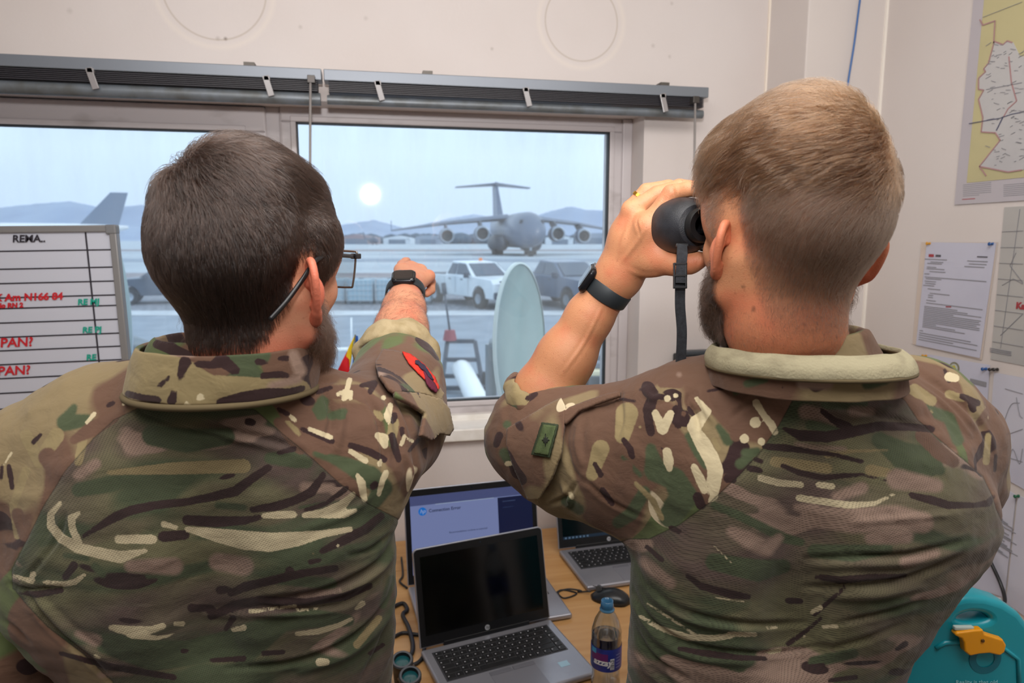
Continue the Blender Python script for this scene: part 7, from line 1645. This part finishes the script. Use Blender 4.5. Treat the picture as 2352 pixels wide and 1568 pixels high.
AR = dict(
 cream=[[(1505,948,8),(1522,985,13),(1540,950,9)], [(1533,915,8)], [(1552,908,6)], [(1600,915,5),(1625,945,9),(1600,970,17),(1590,980,12),(1615,1020,18),(1635,1055,18),(1643,1080,18),(1640,1110,16),(1640,1140,9),(1630,1150,5)], [(1594,1072,8),(1608,1100,11),(1618,1125,9)], [(1737,925,9),(1752,950,7),(1772,975,9),(1780,992,8)],
   [(1735,970,13)], [(1710,1007,11)], [(1749,1014,9)], [(1532,1037,10),(1536,1060,12),(1538,1076,7)], [(1747,1097,8),(1785,1108,8),(1840,1113,7)], [(1835,1143,8),(1880,1150,8),(1950,1160,8),(2010,1156,5),(2058,1132,3)], [(1880,1113,7),(1912,1117,7)], [(1675,1456,6),(1735,1457,5)],
   [(1470,1415,4),(1515,1442,6),(1580,1463,8),(1640,1465,7),(1680,1460,6)], [(1487,1386,2),(1540,1420,3),(1595,1455,2)], [(1762,1441,4),(1782,1440,4)], [(1752,1502,4),(1790,1492,6)], [(1865,1405,5),(1885,1395,6)], [(1890,1439,4),(1922,1438,5)], [(1848,1461,4)], [(1642,1372,1.5),(1710,1381,1.5)], [(1640,1253,1.5),(1680,1292,1.5)],
   [(1310,1132,5),(1314,1142,5)], [(1195,1100,4),(1205,1115,4)], [(2180,865,11),(2195,868,9)], [(1165,1065,6),(1185,1062,4)]],
 dark=[[(1500,910,12),(1490,940,14),(1490,970,10),(1495,992,10)], [(1500,908,7),(1545,915,7)], [(1553,940,10),(1558,975,9)], [(1432,1010,6),(1447,1030,8),(1452,1048,7)], [(1602,1140,11),(1610,1160,11)], [(1672,1098,11),(1685,1102,8)], [(1425,916,4),(1458,921,3)], [(1470,895,3),(1495,890,4)], [(1625,898,3),(1680,888,4),(1715,878,4)],
   [(1800,984,4),(1840,1000,13),(1900,1003,13),(1950,993,13),(2020,978,11),(2090,980,9),(2140,985,8)], [(1888,943,6),(1915,965,8),(1945,980,12)], [(1757,1025,7),(1800,1028,9),(1850,1035,6),(1920,1045,5),(1980,1060,5)], [(1735,1055,6),(1750,1060,5)], [(1722,1075,8),(1745,1080,7)],
   [(1797,1069,5),(1835,1085,7),(1890,1097,7),(1940,1092,6),(1980,1090,4),(2035,1103,2)], [(2093,1137,7),(2140,1148,10),(2180,1160,9),(2240,1160,6),(2270,1155,8),(2282,1140,5)], [(1885,1325,7),(1930,1332,9),(2000,1325,8),(2080,1322,5)], [(1940,1350,4),(1905,1380,5),(1870,1410,6)], [(1810,1379,7),(1838,1380,7)], [(1578,1322,5),(1610,1345,8),(1680,1365,10),(1720,1370,6)],
   [(1540,1212,6),(1560,1220,6)], [(1485,1255,5),(1520,1285,6)], [(1560,1489,5),(1620,1500,8),(1700,1510,7),(1760,1512,5)], [(1810,1478,6),(1850,1450,5),(1885,1420,4)], [(1850,1532,6),(1890,1528,6)], [(1905,1562,5),(1965,1555,6)], [(1875,1325,5)], [(2080,1478,7),(2060,1490,5)],
   [(1366,1065,5),(1380,1090,7)], [(1384,1125,7),(1405,1155,7)], [(1215,915,7),(1230,905,6)], [(1147,1000,9),(1140,1020,8)], [(2210,910,7),(2245,925,8)], [(2232,930,9),(2235,940,8)], [(2287,1045,4),(2285,1080,4)], [(2170,850,4),(2180,875,5)], [(1520,1030,3)]],
 green=[[(2020,1010,18),(2080,1050,34),(2130,1060,36),(2160,1080,12)], [(1860,975,12),(1920,988,9)], [(1640,1160,9),(1700,1185,11),(1760,1215,11),(1800,1235,12),(1840,1245,9)], [(1495,1030,12),(1505,1080,26),(1550,1100,26),(1570,1140,32),(1540,1185,28)], [(1430,1050,4),(1470,1090,6)], [(1650,980,7),(1672,1012,12)], [(1580,1000,8),(1600,1040,8),(1620,1070,8)], [(1712,1040,10),(1740,1035,8),(1700,1065,12)],
   [(1870,1265,16),(1960,1270,20),(2040,1260,12)], [(1640,1290,20),(1740,1310,26),(1800,1300,16)], [(1480,1130,14),(1450,1180,16),(1420,1200,14)], [(2130,940,12),(2180,960,14),(2200,1010,14)], [(1900,925,16),(1980,925,14)], [(1700,870,10),(1690,900,8)], [(1300,1150,12),(1330,1170,12)], [(1158,1040,12),(1168,1060,10)], [(1165,975,10)], [(1810,870,8),(1830,910,9)], [(1600,1500,12),(1700,1530,14)], [(1870,1520,14),(1960,1500,12)]],
 tan=[[(1600,1110,3)], [(1780,1060,12),(1900,1075,12)], [(1640,1010,6),(1650,1030,6)], [(1470,980,3)], [(1440,950,26),(1430,1000,18)], [(1380,1030,20),(1360,1090,14)], [(1460,1110,5),(1500,1150,7),(1520,1190,6)], [(2100,895,14),(2140,920,12)], [(2180,905,10),(2210,915,8)], [(2270,1000,7),(2265,1060,8)], [(1900,1045,8),(1960,1035,4),(2040,1035,3)], [(2000,1080,14),(2040,1085,10)], [(2140,945,4)]],
 pink=[[(1850,945,16),(1885,950,12),(1925,972,6)], [(1960,945,12),(2000,945,9)], [(1830,1020,5),(1860,1028,7),(1940,1030,4)], [(1680,1220,12),(1720,1240,20),(1760,1260,18),(1790,1235,10)], [(2060,1100,24),(2150,1115,16)], [(1980,1120,14),(1920,1140,10)], [(1860,1185,22),(1960,1195,30),(2060,1190,30),(2120,1200,24)], [(2000,1235,14),(2080,1230,18)], [(1560,860,4)], [(2175,1035,8),(2190,1040,6)], [(1870,1170,14),(1830,1165,8)], [(1480,1290,12),(1540,1340,12)], [(2080,1290,14),(2150,1270,10)]],
 brown=[[(1650,920,26),(1700,960,24),(1690,1000,14)], [(1470,940,3)], [(2120,1000,18),(2160,1040,18),(2190,1060,14)], [(2110,930,14),(2130,960,14)], [(1560,880,12),(1520,880,10)], [(1440,1070,14),(1430,1120,18)], [(2250,970,9),(2270,940,8)], [(1570,950,6)]])
at_ = attrs_for(AR, panelR)(V, F)
V = V - vnormals(V, F)*(np.exp(-(at_['panel']/2.6)**2)*.0012)[:, None]
shirtR = npmesh('shirt', V, F, camoR, pR, at_)
MC2 = np.stack([rt, fw, (0, 0, 1.)], 1)
pale = noisy(mat('collar_lining', h('a59d80'), .85), h('827a62'), 30, 6, .45, .75, .4, 400, (1, 1, 3))
ACr = dict(dark=[[(1800,888,3)], [(1965,880,5),(1968,868,4)], [(2050,870,4),(2055,862,4)]], green=[[(1990,880,14),(2030,872,10)], [(1720,880,10),(1760,870,8)]], tan=[], pink=[[(1840,880,10),(1900,882,12)]], brown=[[(1780,880,12)]], cream=[])
colR = collar('collar', camoR, shirtR, P(1846, 876, .748), P(1844, 832, .742), (.100, .098), (.097, .095), -135, 140, .004, .0, ACr, MC2, dip=.004)
collar('collar_fold', pale, colR, P(1852, 830, .742), P(1844, 789, .738), (.103, .103), (.092, .090), -128, 112, .006, .004, None, MC2, dip=.006)
s = MB(); A = np.radians(np.linspace(-128, 112, 80)); cc = P(1852, 831, .742)
s.tube([cc+MC2[:, 0]*.104*math.sin(a)-MC2[:, 1]*.104*math.cos(a)+np.array((0, 0, -.006*(1-math.cos(a))))  for a in A], .0022, 8)
s.build('collar_seam', khd, colR, smooth=True)
khp = noisy(mat('cuff_cloth_pale', h('8f8468'), .85), h('6e6449'), 45, 5, .45, .6, .3)
axR = nrm(P(1355, 725, .95)-P(1222, 1005, .985))
cuff('rolled_cuff', camoR, shirtR, P(1250, 925, .976), axR, .0560, .0105, 5, AD=dict(tan=[[(1180,900,30),(1340,890,40)]], dark=[[(1212,915,6),(1228,905,6)], [(1275,895,5),(1285,905,6)]], green=[[(1180,935,8)], [(1300,885,8)]], cream=[], pink=[[(1250,900,12)]], brown=[]))
ADp = dict(pink=[[(1200,1000,40),(1250,1050,40)], [(1240,1110,30)]], dark=[[(1190,1100,5)], [(1262,1120,3),(1240,1140,3)]], green=[[(1212,1010,3)]], cream=[[(1207,1040,6),(1210,1048,6)]], tan=[[(1200,960,12),(1230,975,8)], [(1245,1090,14)]], brown=[])
drape('pocket_flap', shR, [(1166, 985), (1200, 965), (1260, 930), (1290, 915), (1300, 935), (1296, 985), (1290, 1040), (1268, 1100), (1240, 1145), (1215, 1148), (1205, 1125), (1180, 1070), (1165, 1020)], camoR, shirtR, .007, .0035, 3, .0012, attrs_for(ADp, None))
drape('pocket_opening', shR, [(1290, 945), (1340, 925), (1400, 905), (1425, 900), (1425, 910), (1380, 925), (1330, 945), (1300, 975)], camoR, shirtR, .006, .0035, 3, .0012, attrs_for(ADp, None))
bg = noisy(mat('patch_green', h('51603a'), .85), h('44522f'), 120, bump=.4); bgd = mat('patch_border', h('2f3a24'), .85); bks = mat('patch_star', h('20241c'), .85)
bd = drape('badge', shR, [(1246, 970), (1283, 975), (1263, 1051), (1221, 1044)], bgd, shirtR, .0115, .002, 3)
drape('badge_field', shR, [(1249, 975), (1278, 979), (1259, 1046), (1227, 1040)], bg, bd, .0130, .0012, 3)
def pxstar(cx, cy):
    pts = []
    for k in range(16):
        a = k*math.pi/8; r = (24 if k % 4 == 0 else 14 if k % 2 == 0 else 3.5); pts.append((cx+r*.75*math.sin(a)+2, cy-r*math.cos(a)))
    return pts
drape('badge_star', shR, pxstar(1251, 1010), bks, bd, .0142, .001, 1.5)

# trousers, belts and boots, out of frame below
bootm = mat('boot_brown', h('4b3a2c'), .6)
def lower(p, hip, feet, Mx):
    S = Sdf(); S.at(np.eye(3), np.zeros(3)); hz = hip[2]; lft = []
    S.cone(hip+Mx[:, 0]*.07, hip-Mx[:, 0]*.07, .115, .115, .05)
    for sg, ft in zip((-1, 1), feet):
        a = hip+Mx[:, 0]*sg*.09; k_ = (a+ft)/2+Mx[:, 1]*.02; k_[2] = .50; an = np.array(ft); an[2] = .16
        S.chain([(a, .095), (k_, .068), (an, .062)], .03)
    V, F = S.mesh(.007); V = relax(V, F, 2); V = V+vnormals(V, F)*(vnoise(V, 25, 4, 2)*.004)[:, None]
    at = {k: np.full(len(V), -60.) for k in ('cream', 'dark', 'green', 'tan', 'pink', 'brown')}; at['panel'] = np.full(len(V), -60.)
    npmesh('trousers', V, F, camoC, p, at)
    for ft in feet:
        S = Sdf(); q = np.array(ft); S.cone((q[0], q[1], .20), (q[0], q[1], .07), .052, .045, .02); S.flat if False else None
        S.cone(q+np.array((0, 0, .050)), q+Mx[:, 1]*.15+np.array((0, 0, .042)), .045, .040, .03); S.cone(q-Mx[:, 1]*.03+np.array((0, 0, .045)), q+Mx[:, 1]*.1+np.array((0, 0, .044)), .043, .043, .02)
        V, F = S.mesh(.006, lo=(-9, -9, .0)); V[:, 2] = np.maximum(V[:, 2], .0005); npmesh('boot', V, F, bootm, p)
hipL = P(560, 1850, .96); hipL[2] = .93; hipR = P(1735, 1840, .95); hipR[2] = .93
lower(pL, hipL, [np.array((hipL[0]-.14, hipL[1]-.02, 0)), np.array((hipL[0]+.10, hipL[1]+.0, 0))], MC2)
lower(pR, hipR, [np.array((hipR[0]-.11, hipR[1]-.02, 0)), np.array((hipR[0]+.13, hipR[1]+.0, 0))], MC2)
# ------------------------------------------------------------------ things the men wear and hold
wband = mat('watch_band', h('20262a'), .55); wcase = mat('watch_case', h('191a1f'), .3, .5); wglass = mat('watch_glass', h('0b0c0f'), .05, spec=1.0); wsteel = mat('watch_steel', h('9a9da3'), .3, .8)
def watch(c, ax, nrm_, rx, ry, label, bm=wband, sc=1.0):
    ax = nrm(ax); n_ = nrm(np.array(nrm_)-ax*(np.array(nrm_)@ax)); sd = np.cross(ax, n_); r = thing('wristwatch', c, label, 'watch')
    M = np.stack([sd, ax, n_], 1)   # x round the wrist, y along the arm, z out of the face
    N1 = 64; prof = [(-.0105, 0), (-.0105, .0022), (-.009, .003), (.009, .003), (.0105, .0022), (.0105, 0)]; rings = []
    s = MB(); vs = []
    for i in range(N1):
        a = 2*math.pi*i/N1
        for y_, t_ in prof: vs.append(c+M@np.array((math.sin(a)*(rx+t_), y_*(1+.12*math.cos(a)), math.cos(a)*(ry+t_))))
    k = len(prof); s.add(vs, [(i*k+j, ((i+1) % N1)*k+j, ((i+1) % N1)*k+(j+1) % k, i*k+(j+1) % k) for i in range(N1) for j in range(k)]); bnd = s.build('band', bm, r, smooth='auto')
    s = MB()
    for i in range(5):
        a = math.radians(118+i*9); q = c+M@np.array((math.sin(a)*(rx+.0030), 0, math.cos(a)*(ry+.0030))); nn = M@np.array((math.sin(a), 0, math.cos(a))); s.cyl(q, q+nn*.0006, .0013, .0013, 10)
    s.build('band_holes', mat('hole_black', h('070707'), .8), bnd)
    a = math.radians(166); q = c+M@np.array((math.sin(a)*(rx+.0028), 0, math.cos(a)*(ry+.0028))); nn = M@np.array((math.sin(a), 0, math.cos(a))); s = MB(); s.cyl(q, q+nn*.0016, .0026, .0022, 14); s.build('band_pin', wsteel, bnd, smooth='auto')
    cc = c+n_*(ry+.0045*sc)
    def rr(w_, h_, rad, n=7):
        o = []
        for cx, cy, t0 in ((w_-rad, h_-rad, 0), (-w_+rad, h_-rad, 90), (-w_+rad, -h_+rad, 180), (w_-rad, -h_+rad, 270)):
            for k in range(n): t = math.radians(t0+90*k/(n-1)); o.append((cx+rad*math.cos(t), cy+rad*math.sin(t)))
        return o
    def ring(w_, h_, rad, z): return [cc+M@np.array((x, y, z)) for x, y in rr(w_*sc, h_*sc, rad*sc)]
    s = MB(); s.loft([ring(.017, .0150, .007, -.0055*sc), ring(.0205, .0180, .009, -.0035*sc), ring(.0218, .0190, .0095, 0), ring(.0212, .0184, .009, .0030*sc), ring(.0195, .0168, .008, .0046*sc)]); s.build('case', wcase, r, smooth='auto')
    s = MB(); s.loft([ring(.0195, .0168, .008, .0045*sc), ring(.0185, .0158, .0075, .0056*sc), ring(.015, .013, .006, .0060*sc)]); g_ = s.build('glass', wglass, r, smooth='auto')
    s = MB(); s.loft([ring(.0150, .0125, .004, .0060*sc), ring(.0149, .0124, .004, .0062*sc)]); s.build('display', mat('watch_display', h('2a2422'), .15), g_)
    q = cc+M@np.array((.008*sc, -.0185*sc, 0)); s = MB(); s.cyl(q, q-ax*.0028*sc, .0034*sc, .0032*sc, 18); s.build('crown', wsteel, r, smooth='auto')
    q = cc+M@np.array((-.007*sc, -.0187*sc, 0)); s = MB(); s.bar(q+sd*.005*sc, q-sd*.005*sc, .0022, .0016); s.build('side_button', wcase, r, bevel=.0005)
    return r
Wc = P(1397, 668, .937); axr = P(1424, 628, .925)-P(1355, 725, .950)
watch(Wc, axr*-1, -Rv*.90+Uv*.42-Fv*.05, .0315, .0290, 'black smartwatch with dark rubber strap on the wrist of the man with binoculars', sc=1.0)
Wl = P(931, 674, 1.225); axl = P(933, 660, 1.24)-P(928, 710, 1.185)
watch(Wl, axl*-1, Uv*.85-Fv*.52, .0325, .0300, 'black smartwatch with a blank screen on the wrist of the pointing man', sc=.98)
# ring
gold = mat('gold', h('d9a441'), .2, 1.0); a = K4; b = P(1484, 438, .908); c_ = a*.38+b*.62; s = MB(); M = frame(b-a)
s.lathe([(.0104, -.0022), (.0122, -.0022), (.0122, .0022), (.0104, .0022), (.0104, -.0022)], c_, M, 32); tag(s.build('finger_ring', gold, smooth='auto'), 'gold ring on a finger of the hand holding the binoculars', 'ring')

# binoculars
MBN = M_head(math.radians(-17)); OBN = P(1614, 517, .80) - MBN@np.array((-.0335, .108, .013))*SR_
def HR(x, y, z): return OBN+MBN@(np.array((x, y, z))*SR_)
bino = thing('binoculars', HR(0, .15, -.03), 'black rubber-covered binoculars held to the eyes of the fair-haired man', 'binoculars')
rub = noisy(mat('rubber_armour', h('26282d'), .42), h('1c1d21'), 60, bump=.25, bscale=900); rubd = mat('eyecup_black', h('0c0c0e'), .5)
MB_ = np.stack([MBN[:, 0], np.cross(MBN[:, 1], MBN[:, 0]), MBN[:, 1]], 1)
for sg in (-1, 1):
    o = HR(sg*.0335, .0, .013)
    s = MB(); s.lathe([(.012, .108), (.019, .107), (.0205, .110), (.0205, .118), (.018, .122), (.018, .126)], o, MB_, 40); bb2 = None
    eye = s.build('eyecup', rubd, bino, smooth='auto')
    s = MB(); s.lathe([(.0175, .121), (.0245, .123), (.0300, .130), (.0335, .141), (.0350, .156), (.0348, .172), (.0330, .190), (.0315, .203), (.0320, .206), (.0320, .214), (.0300, .216), (.0275, .214), (.0270, .205), (0, .203)], o, MB_, 56)
    br = s.build('barrel', rub, bino, smooth='auto')
    s = MB(); s.lathe([(.0322, .2035), (.0332, .2045), (.0332, .2065), (.0322, .2075)], o, MB_, 48); s.build('objective_ring', rubd, br, smooth='auto')
s = MB(); s.cone if False else None; s.tube([HR(0, .125, .016), HR(0, .17, .016)], .013, 20); s.build('focus_wheel', rubd, bino, smooth='auto')
s = MB(); s.box(HR(0, .15, .012), (.05, .05, .02), MBN); s.build('bridge', rub, bino, bevel=.005)
# strap with slider
stm = noisy(mat('strap_webbing', h('202227'), .8), h('2e3137'), 200, bump=.6, bscale=1200)
def webbing(name, pts, wd, m, parent, th=.0016):
    C_ = spline(pts, 8); C_ = np.array(C_); T = np.gradient(C_, axis=0); s = MB(); rings = []
    for p, t in zip(C_, T):
        x_ = nrm(np.cross(nrm(t), Fv)); x_ = nrm(x_*1.0); y_ = nrm(np.cross(x_, t)); rings.append([p+x_*wd/2+y_*th/2, p-x_*wd/2+y_*th/2, p-x_*wd/2-y_*th/2, p+x_*wd/2-y_*th/2])
    s.loft(rings); return s.build(name, m, parent, bevel=.0004)
strp = webbing('strap', [P(1567, 566, .800), P(1566, 590, .795), P(1563, 640, .795), P(1562, 700, .80), P(1566, 760, .805), P(1564, 820, .81), P(1560, 868, .815), P(1552, 905, .83), P(1545, 930, .85)], .0120, stm, bino)
strp2 = webbing('strap_loop', [P(1567, 562, .803), P(1568, 580, .792), P(1565, 610, .789), P(1563, 650, .790)], .0115, stm, bino)
bk2 = mat('slider_plastic', h('17191c'), .35); s = MB(); q = P(1562, 633, .790); M = np.stack([Rv, Uv, -Fv], 1)
for dy in (.0135, 0, -.0135): s.box(q+Uv*dy, (.016, .0028, .004), M)
for dx in (-.0068, .0068): s.box(q+Rv*dx, (.0022, .030, .004), M)
s.build('slider', bk2, strp, bevel=.0007)
s = MB(); q = P(1567, 563, .806); s.box(q, (.015, .004, .004), M); s.build('strap_lug', bk2, bino, bevel=.001)

# eyeglasses
def HL(x, y, z): return OL_+ML@(np.array((x, y, z))*SL)
gl_ = thing('eyeglasses', HL(0, .1, 0), 'black-templed eyeglasses with rectangular lenses on the dark-haired man', 'eyeglasses')
gf = mat('glasses_black', h('101114'), .3); gm = mat('glasses_metal', h('8d8a84'), .25, .9)
for sg in (-1, 1):
    s = MB(); pts = spline(([HL(sg*.0655, -.064, -.024), HL(sg*.0725, -.048, -.008)] if sg > 0 else [HL(sg*.0745, -.034, .004)])+[ HL(sg*.0765, -.026, .012), HL(sg*.0775, -.002, .030), HL(sg*.0745, .04, .033), HL(sg*.0710, .086, .031)], 8)
    n_ = len(pts); s.tube(pts, [.0021]*(n_//2)+[.0019]*(n_-n_//2), 8, flat=1.3); s.build('temple', gf, gl_, smooth=True)
    s = MB(); s.box(HL(sg*.0705, .092, .031), (.008, .012, .006), ML); s.build('hinge', gf, gl_, bevel=.001)
    s = MB(); c_ = [(.008, .034), (.066, .036), (.069, .030), (.065, .0), (.058, -.005), (.018, -.005), (.010, .002), (.007, .028)]
    s.tube([HL(sg*x_, .106-.012*(x_/.07)**2, z_) for x_, z_ in spline([(a_[0], a_[1], 0) for a_ in c_+[c_[0]]], 4) and [(q[0], q[1]) for q in spline([(a_[0], a_[1], 0) for a_ in c_+[c_[0]]], 4)]], .0012, 8); s.build('rim', gm, gl_, smooth=True)
    s = MB(); k = [HL(sg*x_, .106-.012*(x_/.07)**2, z_) for x_, z_ in c_]; s.add(k+[q+ML[:, 1]*.0015 for q in k], [tuple(range(8)), tuple(range(15, 7, -1))])
    lm = bpy.data.materials.get('lens_glass')
    if lm is None:
        lm = bpy.data.materials.new('lens_glass'); lm.use_nodes = True; n = lm.node_tree.nodes; l = lm.node_tree.links; n.clear(); ou = n.new('ShaderNodeOutputMaterial'); tr = n.new('ShaderNodeBsdfTransparent'); gg = n.new('ShaderNodeBsdfGlossy'); gg.inputs['Roughness'].default_value = .02
        mi = n.new('ShaderNodeMixShader'); mi.inputs[0].default_value = .12; l.new(tr.outputs[0], mi.inputs[1]); l.new(gg.outputs[0], mi.inputs[2]); l.new(mi.outputs[0], ou.inputs[0]); tr.inputs[0].default_value = (.92, .95, .95, 1)
    s.build('lens', lm, gl_)
s = MB(); s.tube([HL(-.008, .108, .026), HL(0, .112, .028), HL(.008, .108, .026)], .0013, 8); s.build('nose_bridge', gm, gl_, smooth=True)
